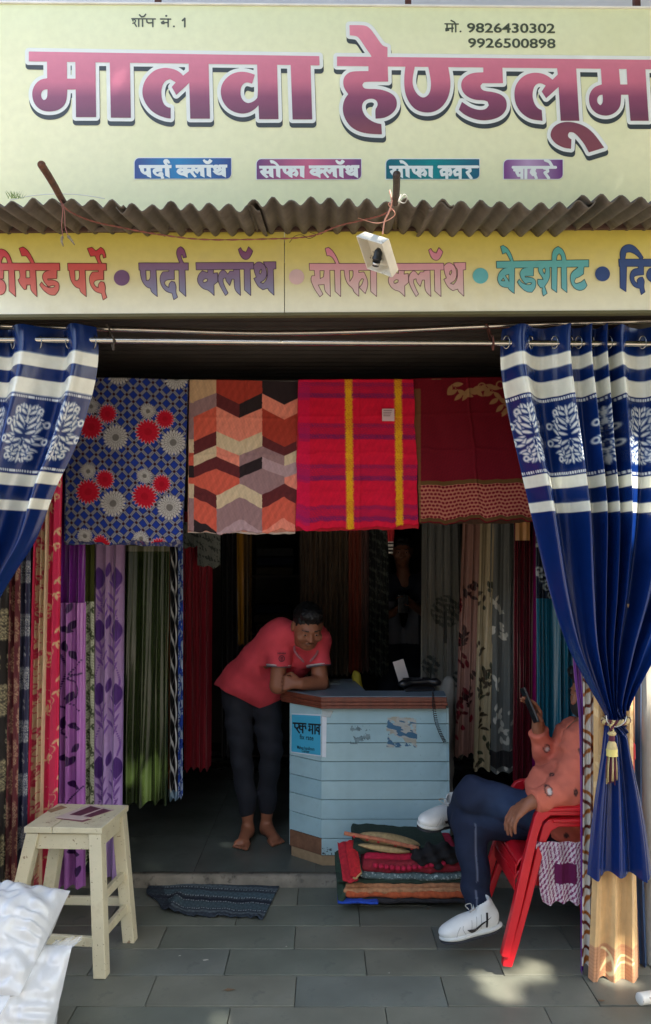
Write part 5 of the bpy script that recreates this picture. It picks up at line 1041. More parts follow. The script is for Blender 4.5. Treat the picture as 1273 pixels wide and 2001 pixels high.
# torn sticker and scratched patch on the planks (thin remains of paper)
def remains(name, x0, y0, x1, y1, cols, thr, seed, n, label):
    U, V = np.meshgrid(np.linspace(0, 1, n), np.linspace(0, 1, n)); X = x0 + (x1 - x0) * U; Y = y0 + (y1 - y0) * V
    nz = noise2(U * 11, V * 11, seed, 4) + .25 * noise2(U * 40, V * 34, seed + 1); e = np.minimum(np.minimum(U, 1 - U), np.minimum(V, 1 - V)); keep = (nz < thr) & (e > .02 + .03 * (nz > 0))
    Fq = grid_faces(n, n); kq = keep.ravel()[Fq].all(1); c = np.array([cols[0]] * n * n, float); b = noise2(U * 7, V * 16, seed + 4).ravel(); c[b > .18] = cols[1]; c[b < -.45] = cols[2]
    mk(name, Pn(X.ravel(), Y.ravel(), YC - .0022), Fq[kq][:, ::-1], M_cotton, ctr, cols=c, label=label)
remains('torn_sticker', 754, 1399, 817, 1462, [(176, 180, 174), (74, 112, 140), (168, 166, 152)], .52, 5, 90, 'torn white and blue sticker on the planks')
remains('glue_mark', 684, 1417, 725, 1455, [(118, 142, 148), (104, 124, 128), (130, 152, 156)], -.12, 12, 90, 'grey scratched glue mark on the planks')
remains('paint_chip', 629.5, 1656, 650, 1671, [(88, 100, 104), (70, 80, 84), (120, 128, 124)], -.1, 22, 40, None)
# telephone with coiled cord
ph = thing('telephone', 'black desk telephone with coiled cord hanging over the counter edge', 'telephone', PZ(825, 1350, ztop))
pb = PZ(822, 1352.5, ztop); M_ph = mat('black_plastic', (24, 24, 27), .35, .1)
g = G(); g.hexa([pb + Vector(v) for v in ((-.085, -.0, .001), (.085, .02, .001), (.085, .19, .001), (-.085, .17, .001), (-.08, .012, .02), (.08, .03, .02), (.075, .185, .055), (-.08, .165, .055))]); g.mk('base', M_ph, ph, bevel=.008)
v = Vol(pb + Vector((-.14, -.03, .0)), pb + Vector((.14, .25, .14)), .005)
v.cap(pb + Vector((-.085, .03, .045)), pb + Vector((.085, .045, .052)), .014, .014, .01); v.ell(pb + Vector((-.088, .03, .038)), (.03, .024, .018)); v.ell(pb + Vector((.09, .045, .044)), (.03, .024, .018)); v.mk('handset', M_ph, ph)
for k in range(12): g = G(); q = pb + Vector((-.03 + .022 * (k % 3), .09 + .022 * (k // 3), .034 + .0042 * (k // 3))); g.box(q.x, q.x + .014, q.y, q.y + .014, q.z, q.z + .006); g.mk('key', mat('grey_key', (90, 90, 94), .5), ph)
path = np.array(curve_pts([P(846, 1352, 4.12), P(847, 1364, 4.108), P(849, 1385, 4.115), P(853, 1410, 4.12), P(861, 1432, 4.12), P(870, 1450, 4.13)], 60)); pts = []
for i, p in enumerate(path): t = i / len(path); q = i * .62; r_ = .003 + .0055 * sm(.1, .35, t); pts.append(Vector(p) + Vector((math.cos(q) * r_, math.sin(q) * r_ * .6, math.sin(q) * .002)))
g = G(); g.tube(pts, .0018, 5); g.mk('coiled_cord', M_ph, ph, True)
g = G(); a = PZ(655, 1338, ztop); g.hexa([a + Vector(q) for q in ((-.03, 0, .001), (.03, .01, .001), (.03, .09, .001), (-.03, .08, .001), (-.03, 0, .006), (.03, .01, .004), (.03, .09, .008), (-.03, .08, .012))]); o = g.mk('plastic_wrapper', mat('clear_wrap', (150, 160, 160), .15, .2, 30)); tag(o, 'crumpled clear wrapper on the counter by the elbow', 'wrapper')
g = G(); a = PZ(790, 1349, ztop) + Vector((0, .12, 0)); 
g.hexa([a + Vector(q) for q in ((-.01, .0, .003), (.055, .03, .003), (.055, .032, .003), (-.01, .002, .003), (-.05, .0, .135), (.012, .03, .15), (.012, .032, .15), (-.05, .002, .135))]); o = g.mk('paper_slip', mat('slip', (206, 196, 190), .7)); tag(o, 'pale paper slip held upright behind the telephone', 'paper')
v = Vol(PZ(705, 1345, ztop) + Vector((-.15, .1, -.9)), PZ(705, 1345, ztop) + Vector((.2, .7, .3)), .01); a = PZ(712, 1346, ztop) + Vector((0, .3, 0))
v.chain([a + Vector((.02, 0, -.6)), a + Vector((-.01, 0, -.1)), a + Vector((-.03, .02, .02)), a + Vector((-.035, .02, .045))], [.05, .035, .022, .014], .03); o = v.mk('yellow_bag', mat('yellow_cloth', (168, 150, 40), .7, .2)); tag(o, 'yellow cloth bag standing behind the counter', 'bag')
v = Vol(P(868, 1345, 4.6) + Vector((-.25, -.2, -1)), P(868, 1345, 4.6) + Vector((.25, .3, .25)), .012); a = P(862, 1362, 4.62)
v.chain([a + Vector((.02, .05, -.8)), a + Vector((.0, .04, -.1)), a + Vector((.06, .05, .08))], [.06, .07, .035], .05); v.disp(lambda x, y, z: .006 * np.sin(x * 40 + z * 30)); o = v.mk('cloth_sack', mat('grey_sack', (150, 146, 136), .85, .15)); tag(o, 'pale grey sack standing between the telephone and the leaf curtains', 'sack')
# ---------------------------------------------------------------- stack of mats
GM = 'mats stacked beside the counter'
def floormat(name, px, yt, yb, Yf, depth, m, label, tilt=(0, 0), wav=.003, seed=0, slant=0, sag=None, cols=None, edgem=None):
    "folded mat seen front-on: px range, top / bottom photo y of its front edge at distance Yf"
    x0, x1 = P(px[0], yt, Yf).x, P(px[1], yt, Yf).x; z1, z0 = P(px[0], yt, Yf).z, P(px[0], yb, Yf).z; th = z1 - z0; n = 70; xs = np.linspace(x0, x1, n)
    k = 11; prof = [(depth, z1)] + [(th / 2 - th / 2 * math.sin(a), (z1 + z0) / 2 + th / 2 * math.cos(a)) for a in np.linspace(0, math.pi, k)] + [(depth, z0)]
    V = []
    for j, (dy, z) in enumerate(prof):
        for i, x in enumerate(xs):
            t = i / (n - 1); w = wav * noise1(x * 9, seed) + (sag(t) if sag else 0) + tilt[0] * t + tilt[1] * dy
            e = min(1, min(t, 1 - t) / .03); e = math.sqrt(max(0, 1 - (1 - e) ** 2)); zz = (z0 + z1) / 2 + (z - (z0 + z1) / 2) * (.25 + .75 * e)
            V.append((x + slant * dy, Yf + dy + .004 * noise1(x * 14, seed + 1), zz + w))
    V = np.array(V); Fq = list(map(tuple, grid_faces(n, len(prof)))); Fq += [tuple(j * n for j in range(len(prof))), tuple(j * n + n - 1 for j in range(len(prof)))[::-1]]
    o = mk(name, V, Fq, m, None, True); tag(o, label, 'mat', GM); return o
mm = lambda n, c, **k: mat('mat_' + n, c, .9, .25, 60, bump=.6, bs=300, **k)
floormat('floor_mat', (664, 912), 1756, 1767, 3.74, .34, mm('black', (38, 36, 38)), 'thin black mat at the very bottom of the mat stack', seed=1)
floormat('floor_mat', (660, 740), 1762.5, 1767.5, 3.71, .2, mm('blue', (30, 70, 170)), 'bright blue plastic sheet peeping out under the mat stack', seed=2, wav=.001)
floormat('floor_mat', (676, 916), 1742, 1757, 3.735, .34, mm('rust', (176, 84, 46)), 'rust orange mat low in the mat stack', seed=3)
floormat('floor_mat', (672, 914), 1736, 1748, 3.74, .34, mm('tan', (172, 122, 84)), 'tan mat lying directly on the rust mat', seed=4)
floormat('floor_mat', (676, 914), 1727, 1737.5, 3.75, .34, mm('tan2', (164, 112, 76)), 'second tan mat under the dark green one', seed=5)
floormat('floor_mat', (658, 912), 1717, 1728.5, 3.755, .36, mm('green', (38, 56, 44)), 'dark green mat in the middle of the mat stack', seed=6)
floormat('floor_mat', (704, 908), 1706, 1718.5, 3.745, .3, mm('spark', (84, 104, 104), spots=((176, 190, 186), 90, .55, .05)), 'speckled grey green mat under the maroon foam mat', seed=7, sag=lambda t: -.008 * math.sin(t * 3))
floormat('floor_mat', (708, 908), 1684, 1707, 3.75, .3, mm('maroon', (140, 32, 44)), 'thick maroon foam mat in the stack', seed=8, sag=lambda t: -.006 * math.sin(t * 3))
bm_ = floormat('floor_mat', (712, 900), 1668, 1686, 3.79, .28, mm('cerise', (176, 24, 58)), 'cerise red mat with bobble edging near the top of the stack', seed=9)
for k in range(13): c = P(734 + k * 11, 1694 + 3 * math.sin(k * .35) - abs(k - 5) * .6, 3.742); v_, f__ = lathe([(.002, -.0125), (.0115, -.007), (.014, 0), (.0115, .007), (.002, .0125)], c, 12); mk('bobble', v_, f__, mm('cerise', (176, 24, 58)), bm_, True)
def flap(q, Y0, Y1, m, label, fringe=None):
    U, V = np.meshgrid(np.linspace(0, 1, 24), np.linspace(0, 1, 24)); a, b, c, d = [np.array(P(x, y, Y)) for (x, y), Y in zip(q, (Y1, Y1, Y0, Y0))]
    pos = ((a[None, None] * (1 - U[..., None]) + b * U[..., None]) * (1 - V[..., None]) + (d * (1 - U[..., None]) + c * U[..., None]) * V[..., None]); pos[..., 1] -= .012 * np.sin(U * np.pi) ; pos[..., 2] += .006 * noise2(U * 4, V * 4, 3)
    o = mk('floor_mat', pos.reshape(-1, 3), grid_faces(24, 24), m, None, True); md = o.modifiers.new('thick', 'SOLIDIFY'); md.thickness = .009; tag(o, label, 'mat', GM)
    if fringe:
        g = G(); g.tube(curve_pts([pos[i, -1] + np.array([0, -.006, 0]) for i in range(0, 24, 4)] + [pos[-1, i] + np.array([0, -.006, 0]) for i in range(23, 0, -4)], 6), .0045, 6); g.mk('fringe', fringe, o, True)
    return o
flap([(660, 1646), (684, 1648), (700, 1722), (672, 1724)], 3.72, 3.9, mm('red', (176, 30, 44)), 'red mat hanging down at the left end of the stack')
flap([(676, 1642), (694, 1646), (706, 1706), (688, 1716)], 3.705, 3.86, mm('red2', (186, 30, 38)), 'red mat with cream fringe draped over the stack end', mm('fringe', (176, 142, 96)))
flap([(655, 1664), (668, 1664), (676, 1756), (664, 1764)], 3.73, 3.95, mm('green2', (40, 60, 46)), 'dark green mat draped down the left side of the stack')
floormat('floor_mat', (690, 880), 1645, 1668, 3.80, .28, mm('green3', (36, 52, 40)), 'dark green mat with tan oval pattern folded on top of the stack', tilt=(-.035, 0), seed=12)
def oval(cx, cy, rx, ry, Y, ang, lab):
    c = np.array(P(cx, cy, Y)); V = [c]; n = 40; a = np.linspace(0, 2 * np.pi, n, endpoint=False); s = Y / F; ca, sa = math.cos(ang), math.sin(ang)
    for rr, dy in ((.35, -.022), (.7, -.016), (1, 0)):
        for t in a: x, y = rx * rr * math.cos(t), ry * rr * math.sin(t); p = np.array(P(cx + x * ca - y * sa, cy + x * sa + y * ca, Y)); p[1] += dy + .02; V.append(p)
    Fc = [(0, 1 + (i + 1) % n, 1 + i) for i in range(n)]
    for j in range(2): Fc += [(1 + j * n + i, 1 + j * n + (i + 1) % n, 1 + (j + 1) * n + (i + 1) % n, 1 + (j + 1) * n + i) for i in range(n)]
    o = mk('floor_mat', V, Fc, mm('oval', (176, 150, 104), spots=((50, 40, 28), 42, .64, .04)), None, True); md = o.modifiers.new('thick', 'SOLIDIFY'); md.thickness = .012; tag(o, lab, 'mat', GM)
oval(762, 1646, 62, 15, 3.80, .17, 'tan patterned oval mat lying on the green mat')
oval(752, 1661, 52, 7, 3.765, .14, 'lower tan oval mat half covered by the green mat')
g = G(); g.tube(curve_pts([P(673, 1628, 3.78), P(700, 1633, 3.77), P(740, 1640, 3.765), P(780, 1649, 3.76), P(818, 1657, 3.77)], 6), [.009] * 25, 10); ro = g.mk('rolled_mat', mm('salmon', (182, 112, 82)), None, True); tag(ro, 'thin rolled salmon mat with red bands on top of the stack', 'mat', GM)
for t in (.12, .3, .45, .68, .9): p, q = P(673 + 145 * t, 1628 + 29 * t + 1.5, 3.772), P(673 + 145 * t + 4, 1628 + 29 * t + 2.3, 3.772); g = G(); g.tube([p, q], .0102, 10); g.mk('red_band', mm('band', (190, 50, 52)), ro, True)
v = Vol(P(800, 1700, 3.9) + Vector((-.05, -.25, -.1)), P(900, 1640, 3.9) + Vector((.1, .25, .12)), .007)
for x, y, r in ((820, 1672, .045), (845, 1668, .055), (872, 1664, .05), (855, 1684, .035), (890, 1672, .04)): v.ell(P(x, y, 3.78), (r, .06, r * .75), k=.03)
v.disp(lambda x, y, z: (.007 * np.sin(x * 90 + 40 * z) + .005 * np.sin(z * 150 - x * 60 + y * 30)).astype(np.float32)); o = v.mk('black_cloth', mat('black_cloth', (24, 21, 22), .9, .2)); tag(o, 'crumpled black cloth thrown on the mat stack', 'cloth')
# doormat on the pavement
q = [PZ(x, y, .004) for x, y in ((290, 1722), (547, 1731), (514, 1799), (318, 1787))]
U, V = np.meshgrid(np.linspace(0, 1, 160), np.linspace(0, 1, 90)); U3 = U[..., None]; V3 = V[..., None]; qa = [np.array(k) for k in q]
pos = (qa[0] * (1 - U3) + qa[1] * U3) * (1 - V3) + (qa[3] * (1 - U3) + qa[2] * U3) * V3
pos[..., 0] -= .035 * np.exp(-((U) / .05) ** 2) * np.exp(-((V - .4) / .2) ** 2); pos[..., 2] += .005 + .004 * (noise2(U * 7, V * 5, 3) + 1) + .022 * np.exp(-((U - .2 + .25 * (V - .5)) / .045) ** 2) * sm(.2, .7, V) + .008 * np.exp(-((1 - V) / .08) ** 2) * (noise1(U * 9, 2) + .6).clip(0)
pos[..., 1] += .01 * noise1(U * 8, 5) * V
C = rgb((58, 66, 74), U.size); yy = V.ravel(); xx = U.ravel()
for a, b, c in ((.12, .2, (84, 96, 102)), (.3, .44, (74, 92, 100)), (.52, .58, (40, 44, 54)), (.62, .78, (70, 86, 92)), (.86, .92, (88, 98, 102))): put(C, (yy > a) & (yy < b), c)
for a in (.22, .46, .6, .8): put(C, (np.abs(yy - a) < .013) & ((xx * 46) % 1 < .55), (132, 142, 144))
put(C, xx < .1, (48, 54, 62), .7); C *= (1 + .12 * noise2(xx * 160, yy * 90, 4))[:, None]
o = mk('door_mat', pos.reshape(-1, 3), grid_faces(160, 90)[:, ::-1], mat('rag_weave', (0, 0, 0), .95, .12, 90, attr=True, spec=.1, weave=700), None, True, cols=C); md = o.modifiers.new('thick', 'SOLIDIFY'); md.thickness = .006; tag(o, 'slate grey woven doormat with dashed stripes and a rumpled corner', 'doormat')
# ---------------------------------------------------------------- stool with leaflet
ZT = .545
stool = thing('wooden_stool', 'chipped cream painted wooden stool in front of the pink curtain', 'stool', (PZ(150, 1860, 0).x, PZ(150, 1860, 0).y, 0))
M_cream = mat('chipped_cream_paint', (206, 196, 162), .55, .08, 7, bump=.15, bs=90, spots=[((168, 150, 116), 5, .55, .25), ((136, 114, 86), 34, .63, .03), ((66, 52, 40), 90, .645, .03), ((100, 82, 60), 180, .66, .04)])
tq = [PZ(47, 1616, ZT), PZ(200, 1618, ZT), PZ(252, 1573, ZT), PZ(114, 1570, ZT)]
dv = Vector((0, 0, -.024)); e = (tq[1] - tq[0])
t0 = .36; mid0, mid1 = tq[0] + (tq[1] - tq[0]) * t0, tq[3] + (tq[2] - tq[3]) * t0; ee = e.normalized() * .0012
for a, b, c_, d in ((tq[0], mid0 - ee, mid1 - ee, tq[3]), (mid0 + ee, tq[1], tq[2], mid1 + ee)):
    g = G(); g.hexa([a + dv, b + dv, c_ + dv, d + dv, a, b, c_, d]); g.mk('seat_board', M_cream, stool, bevel=.003)
ctr_ = sum(tq, Vector()) / 4
tops = [ctr_ + (t - ctr_) * .80 + Vector((0, 0, -.026)) for t in tq]
bots = [PZ(4, 1893, .0), PZ(199, 1908, .0), PZ(255, 1839, .0), PZ(84, 1836, 0)]
fx = (tq[1] - tq[0]).normalized(); fy = (tq[3] - tq[0]).normalized()
def leg_box(a, b, w1, w2):
    q = lambda c, w: [c - fx * w / 2 - fy * w / 2, c + fx * w / 2 - fy * w / 2, c + fx * w / 2 + fy * w / 2, c - fx * w / 2 + fy * w / 2]
    return q(b, w2) + q(a, w1)
for a, b in zip(tops, bots): g = G(); g.hexa(leg_box(a, b + Vector((0, 0, .001)), .052, .05)); g.mk('leg', M_cream, stool, bevel=.004)
at = lambda i, z: bots[i] + (tops[i] - bots[i]) * (z / tops[i].z)
for i, j in ((0, 1), (1, 2), (2, 3), (3, 0)):
    g = G(); g.bar(at(i, .485), at(j, .485), .022, .062); g.mk('apron', M_cream, stool, bevel=.003)
for i, j, z in ((0, 1, .12), (1, 2, .14), (1, 2, .27), (3, 2, .16), (3, 0, .15)):
    g = G(); g.bar(at(i, z), at(j, z), .02, .036); g.mk('stretcher', M_cream, stool, bevel=.003)
lf = thing('leaflet', 'maroon printed leaflet lying on the cream stool', 'leaflet', PZ(168, 1588, ZT))
def on_top(quad, z, th): q = [PZ(x, y, z) for x, y in quad]; g = G(); g.hexa([k for k in q] + [k + Vector((0, 0, th)) for k in q]); return g
on_top([(108, 1598), (162, 1603), (224, 1583), (176, 1573)], ZT + .001, .0022).mk('sheet', mat('leaflet_paper', (196, 176, 166), .6, .08, 30), lf)
on_top([(136, 1592), (158, 1594), (198, 1580), (178, 1575)], ZT + .0034, .0004).mk('printed_block', mat('leaflet_maroon', (92, 44, 60), .55, .15, 50), lf)
on_top([(164, 1595), (178, 1597), (218, 1584), (203, 1580)], ZT + .0034, .0004).mk('printed_block', mat('leaflet_maroon', (92, 44, 60), .55, .15, 50), lf)
on_top([(110, 1600), (162, 1606.5), (180, 1601), (130, 1595)], ZT + .0002, .0008).mk('folded_sheet', mat('leaflet_maroon2', (120, 70, 74), .6), lf)
on_top([(92, 1584), (120, 1574), (132, 1578), (100, 1588)], ZT + .0005, .0006).mk('paint_patch', mat('worn_patch', (150, 116, 84), .7, .3, 60), stool)
# ---------------------------------------------------------------- pillows in plastic
def pillow(c, e1, e2, th, label, seed, bag=None):
    c, e1, e2 = Vector(c), Vector(e1), Vector(e2); nn = e1.cross(e2).normalized(); n = 90; u = np.linspace(-1, 1, n); U, V = np.meshgrid(u, u); pos = []
    for s in (1, -1):
        pinch = 1 - .10 * (1 - V ** 2) * U ** 2; pinch2 = 1 - .10 * (1 - U ** 2) * V ** 2
        hgt = th * np.clip(1 - np.abs(U) ** 2.6, 0, 1) ** .55 * np.clip(1 - np.abs(V) ** 2.6, 0, 1) ** .55
        wr = .016 * noise2(U * 4 + V * 2, V * 3.2, seed, 4) + .014 * np.abs(noise2(U * 9 + V * 5, V * 4 - U * 6, seed + 3, 3)); ed = np.clip(np.abs(np.abs(U) - .82) / .3, 0, 1); wr += .006 * np.sin(V * 26 + 3 * np.sin(V * 5)) * np.exp(-((np.abs(U) - .85) / .18) ** 2) + .006 * np.sin(U * 30) * np.exp(-((np.abs(V) - .85) / .15) ** 2)
        hh = s * (hgt + wr * np.clip(hgt / th * 3, 0, 1)); pp = np.array(c)[None, None] + np.array(e1) * (U * pinch2)[..., None] + np.array(e2) * (V * pinch)[..., None] + np.array(nn) * hh[..., None]; pos.append(pp.reshape(-1, 3))
    Fq = grid_faces(n, n); Fq = np.concatenate([Fq, Fq[:, ::-1] + n * n])
    t = thing('packed_pillow', label, 'pillow', c - Vector((0, 0, th)), 'plastic wrapped pillows')
    mk('pillow', np.concatenate(pos), Fq, mat('pillow_plastic', (206, 208, 206), .2, .05, 6, bump=.8, bs=26, spec=.7), t, True)
    # crisp flaps of the clear bag past the seam
    for k, (su, sv, L) in enumerate(bag or ()):
        o0 = c + e1 * su[0] + e2 * sv[0]; o1 = c + e1 * su[1] + e2 * sv[1]; m_ = 14; A_, B_ = np.meshgrid(np.linspace(0, 1, 24), np.linspace(0, 1, m_)); d = (e1 * (su[0] + su[1]) + e2 * (sv[0] + sv[1])).normalized()
        pp = np.array(o0)[None, None] * (1 - A_[..., None]) + np.array(o1) * A_[..., None] + np.array(d) * (B_ * L * (1 + .4 * noise1(A_ * 6, k)))[..., None] + np.array(nn) * (.014 * noise2(A_ * 9, B_ * 3, k + 3) * B_)[..., None]
        mk('bag_flap', pp.reshape(-1, 3), grid_faces(24, m_), mat('clear_bag', (232, 236, 238), .12, .02, alpha=.38, spec=.7), t, True)
    return t
c2 = P(-52, 1990, 2.66); pillow(c2 + Vector((0, 0, .0)), (.27, -.02, .0), (.02, .10, .19), .11, 'lower plastic wrapped white pillow at the bottom left corner', 3, [((.7, 1.0), (.97, .97), .04)])
c1 = P(-62, 1830, 2.72); pillow(c1, (.26, .0, -.012), (.03, .15, .10), .125, 'upper plastic wrapped white pillow beside the stool', 8, [((-1, .9), (-1, -1), .12)])
for k, (x, y, w_) in enumerate(((402, 1876, .016), (448, 1934, .03), (760, 1902, .008), (1175, 1955, .02), (352, 1868, .009), (836, 1776, .012), (560, 1850, .006))):
    c = PZ(x, y, .004); n_ = 7; V = [(c.x + w_ * (.5 + .5 * random.random()) * math.cos(6.283 * i / n_), c.y + .5 * w_ * (.5 + .5 * random.random()) * math.sin(6.283 * i / n_), .0035 + .003 * random.random()) for i in range(n_)]
    o = mk('litter_scrap', V, [tuple(range(n_))], mat('litter_%d' % (k % 2), ((196, 192, 178), (120, 96, 70))[k % 2], .8)); tag(o, ('pale scrap of litter left of the doormat corner', 'long pale scrap of litter on the middle slabs', 'tiny pale speck on the slabs below the mat stack', 'brown scrap by the peach curtain hem', 'small pale scrap below the doormat', 'dry brown scrap before the mat stack', 'tiny pale speck on the slab under the doormat end')[k], 'litter', 'scraps on the pavement')
# white pipe end at the lower right
pe = G(); a, b = P(1249, 1952, 2.9), P(1330, 1940, 2.97); d = (b - a).normalized(); pe.tube([a, a + d * .004, a + d * .006, b], [.017, .0205, .0205, .0205], 20); o = pe.mk('painted_pipe', mat('chipped_white_paint', (216, 212, 200), .5, .1, 20, spots=[((110, 70, 50), 40, .6, .06)]), None, True); tag(o, 'chipped white pipe end lying at the lower right corner', 'pipe')
# ================================================================ plastic chairs and people
M_redp = mat('red_plastic', (196, 22, 34), .38, .08, 6, spec=.5, spots=((150, 30, 34), 14, .72, .05))
PROF = [[(1150, 1597), (1090, 1598), (1072, 1601), (1062, 1612), (1050, 1655), (1034, 1722), (1014, 1800), (996, 1858), (985, 1872), (982, 1889), (1001, 1891), (1014, 1850), (1036, 1770), (1054, 1700), (1068, 1645), (1078, 1624), (1092, 1616), (1150, 1616)],
        [(1150, 1572), (1090, 1573), (1064, 1574), (1052, 1579), (1044, 1592), (1034, 1630), (1018, 1695), (1000, 1775), (984, 1840), (978, 1866), (994, 1870), (1004, 1830), (1020, 1765), (1037, 1690), (1051, 1628), (1060, 1603), (1074, 1592), (1150, 1592)]]
def chair_obj(dx, dz, label):
    Y0, Y1 = 3.235, 3.62; o = Vector((dx, 0, dz - .045))
    t = thing('plastic_chair', label, 'chair', Vector((.98, 3.42, 0)) + o, 'stacked red plastic chairs')
    xf, xb, zs, za = .75, 1.13, .435, .612
    # seat: dished slab with a rounded front
    n = 26; U, V = np.meshgrid(np.linspace(0, 1, n), np.linspace(0, 1, n)); X = xf + (xb - xf) * U; Yy = Y0 + .01 + (Y1 - Y0 - .02) * V
    Z = zs - .018 * np.sin(np.pi * V) * np.sin(np.pi * np.clip(U, 0, 1)) - .03 * U - .05 * np.clip((.1 - U) / .1, 0, 1) ** 2
    ob = mk('seat', (np.stack([X, Yy, Z], -1) + np.array(o)).reshape(-1, 3), grid_faces(n, n), M_redp, t, True); md = ob.modifiers.new('thick', 'SOLIDIFY'); md.thickness = .006
    g = G(); g.bar(Vector((xf + .004, Y0 + .012, zs - .062)) + o, Vector((xf + .004, Y1 - .012, zs - .062)) + o, .008, .06); g.mk('seat_apron', M_redp, t, bevel=.003)
    g = G(); g.bar(Vector((xf + .02, Y0 + .006, zs - .04)) + o, Vector((xb - .02, Y0 + .006, zs - .07)) + o, .006, .045); g.mk('seat_apron', M_redp, t, bevel=.002)
    for Yc, sp, nm in ((Y0, -1, 'near'), (Y1, 1, 'far')):
        # arm and front leg: one moulded side profile, given thickness and splayed outwards at the foot
        out = PROF[1 if dz else 0]
        def pt(px, py, e):
            Yq = 3.235 - .068 * max(0, py - 1580) / 305; p = P(px, py, Yq); yy = ((Yc - 3.235) + Yq if sp < 0 else Yc + (3.235 - Yq)) - sp * (0 if dz else .014)
            return Vector((p.x, yy + e, max(p.z, .001)))
        n = len(out); th = .034; V = [pt(x, y, -th / 2) for x, y in out] + [pt(x, y, th / 2) for x, y in out]
        g = G(); g.add(V, [tuple(range(n))[::-1] if sp < 0 else tuple(range(n))[::-1], tuple(range(n, 2 * n))] + [(k, (k + 1) % n, n + (k + 1) % n, n + k) for k in range(n)]); g.mk('arm_and_front_leg', M_redp, t, bevel=.006, seg=3)
        r1 = Vector((xb + .02, Yc, za + .012)) + o; a = pt(*((1068, 1579) if dz else (1080, 1603)), 0); r1.z = a.z + .004; g = G(); g.bar(a, r1, .056, .016, (0, 0, 1)); g.mk('armrest', M_redp, t, bevel=.006, seg=3)
        b0 = Vector((xb + .03, Yc + sp * .03, .03 if dz else 0)); b0.x += dx * .5; g = G(); g.bar(Vector((xb - .01, Yc, zs + .02)) + o, b0, .05, .03, (0, 1, 0), w2=.034, d2=.024); g.mk('rear_leg', M_redp, t, bevel=.005)
    # back: frame with slats
    for k in range(5):
        y = Y0 + .03 + (Y1 - Y0 - .06) * k / 4; g = G(); g.bar(Vector((xb - .01, y, zs - .02)) + o, Vector((xb + .095, y, .83)) + o, .036, .008, (1, 0, 0)); g.mk('back_slat', M_redp, t, bevel=.002)
    g = G(); g.bar(Vector((xb + .098, Y0 - .005, .845)) + o, Vector((xb + .098, Y1 + .005, .845)) + o, .02, .07); g.mk('back_rail', M_redp, t, bevel=.008)
    return t
chair_obj(0, 0, 'lower red plastic armchair of the stacked pair under the seated man'); chair_obj(.006, .045, 'upper red plastic armchair of the stacked pair, the man sits on it')
# printed cloth hanging over the chair side
def col_cl(u, v, px, py):
    C = rgb((196, 186, 190), u.size); n = noise2(px * 1.1, py * 1.2, 3, 3); put(C, n > .05, (120, 44, 88)); m = (u > .35) & (u < .85) & (v > .35) & (v < .68); put(C, m, (92, 24, 66)); return C
curtain('chair_cloth', 3.212, [(1645, 1046, 1140), (1680, 1052, 1140), (1740, 1056, 1140), (1766, 1062, 1140)], f_(3), .007, col_cl, 110, 130, M_cotton, 'purple and white printed cloth hanging from the red chair seat', 'cloth on the chair', seed=60, cat='cloth', hemwob=4)
# ---------------------------------------------------------------- people
M_skin = mat('brown_skin', (140, 90, 66), .5, .08, 20, spec=.4, bump=.08, bs=200); M_hair = mat('black_hair', (16, 13, 13), .5, .3, 80, bump=.8, bs=220)
def axes(fwd, up):
    f = Vector(fwd).normalized(); u = Vector(up); u = (u - f * u.dot(f)).normalized(); r = f.cross(u); return np.array([r, f, u]).T   # columns right(of viewer of the back), forward, up
def head(v, c, M, s=1.0):
    L = lambda x, y, z: np.array(c) + M @ (np.array([x, y, z]) * s); e = lambda p, r, k=.015: v.ell(L(*p), np.array(r) * s, M, k)
    e((0, -.012, .035), (.074, .092, .085), .02); e((0, .012, -.02), (.064, .076, .085), .03); e((0, .04, -.075), (.042, .042, .035), .03)
    e((0, .082, .028), (.05, .014, .010), .018); v.cap(L(0, .083, .022), L(0, .106, -.018), .008 * s, .0135 * s, .012); e((.012, .096, -.02), (.009, .01, .008), .008); e((-.012, .096, -.02), (.009, .01, .008), .008)
    for sx in (-1, 1):
        e((sx * .03, .088, .008), (.017, .012, .0115), .008) if False else v.ell(L(sx * .031, .098, .010), np.array((.016, .014, .0095)) * s, M, .012, cut=True)
        e((sx * .031, .079, .010), (.0155, .013, .0115), .004); e((sx * .046, .066, -.02), (.024, .024, .022), .025); e((sx * .078, -.012, .0), (.010, .020, .032), .010)
    e((0, .090, -.047), (.024, .011, .0065), .006); e((0, .087, -.059), (.02, .011, .0075), .006)
    return L
def face_bits(L, M, parent, s=1.0, moustache=True):
    me = Vol(L(0, 0, 0) - .16, L(0, 0, 0) + .16, .0032); 
    for sx in (-1, 1): me.cap(L(sx * .017, .096, .0325), L(sx * .05, .082, .0325), .0042, .003, .004)
    if moustache: me.cap(L(.003, .104, -.037), L(.025, .092, -.044), .003, .002, .002); me.cap(L(-.003, .104, -.037), L(-.025, .092, -.044), .003, .002, .002)
    me.mk('eyebrows_and_moustache' if moustache else 'eyebrows', M_hair, parent)
    for sx in (-1, 1):
        V_, F_ = lathe([(.0005, -.006), (.008, -.004), (.0095, 0), (.008, .004), (.0005, .006)], (0, 0, 0), 12); V_ = np.array(V_) * (1.05, .7, .5); V_ = (M @ V_.T).T + L(sx * .031, .0875, .0095); ey = mk('eye', V_, F_, mat('eye_white', (150, 132, 120), .5), parent, True)
        V_, F_ = lathe([(.0005, -.004), (.004, -.0025), (.0048, 0), (.004, .0025), (.0005, .004)], (0, 0, 0), 10); V_ = np.array(V_) * (1, .6, 1); V_ = (M @ V_.T).T + L(sx * .031 + .001, .0935, .0095); mk('iris', V_, F_, mat('iris_dark', (24, 14, 10), .2), ey, True)
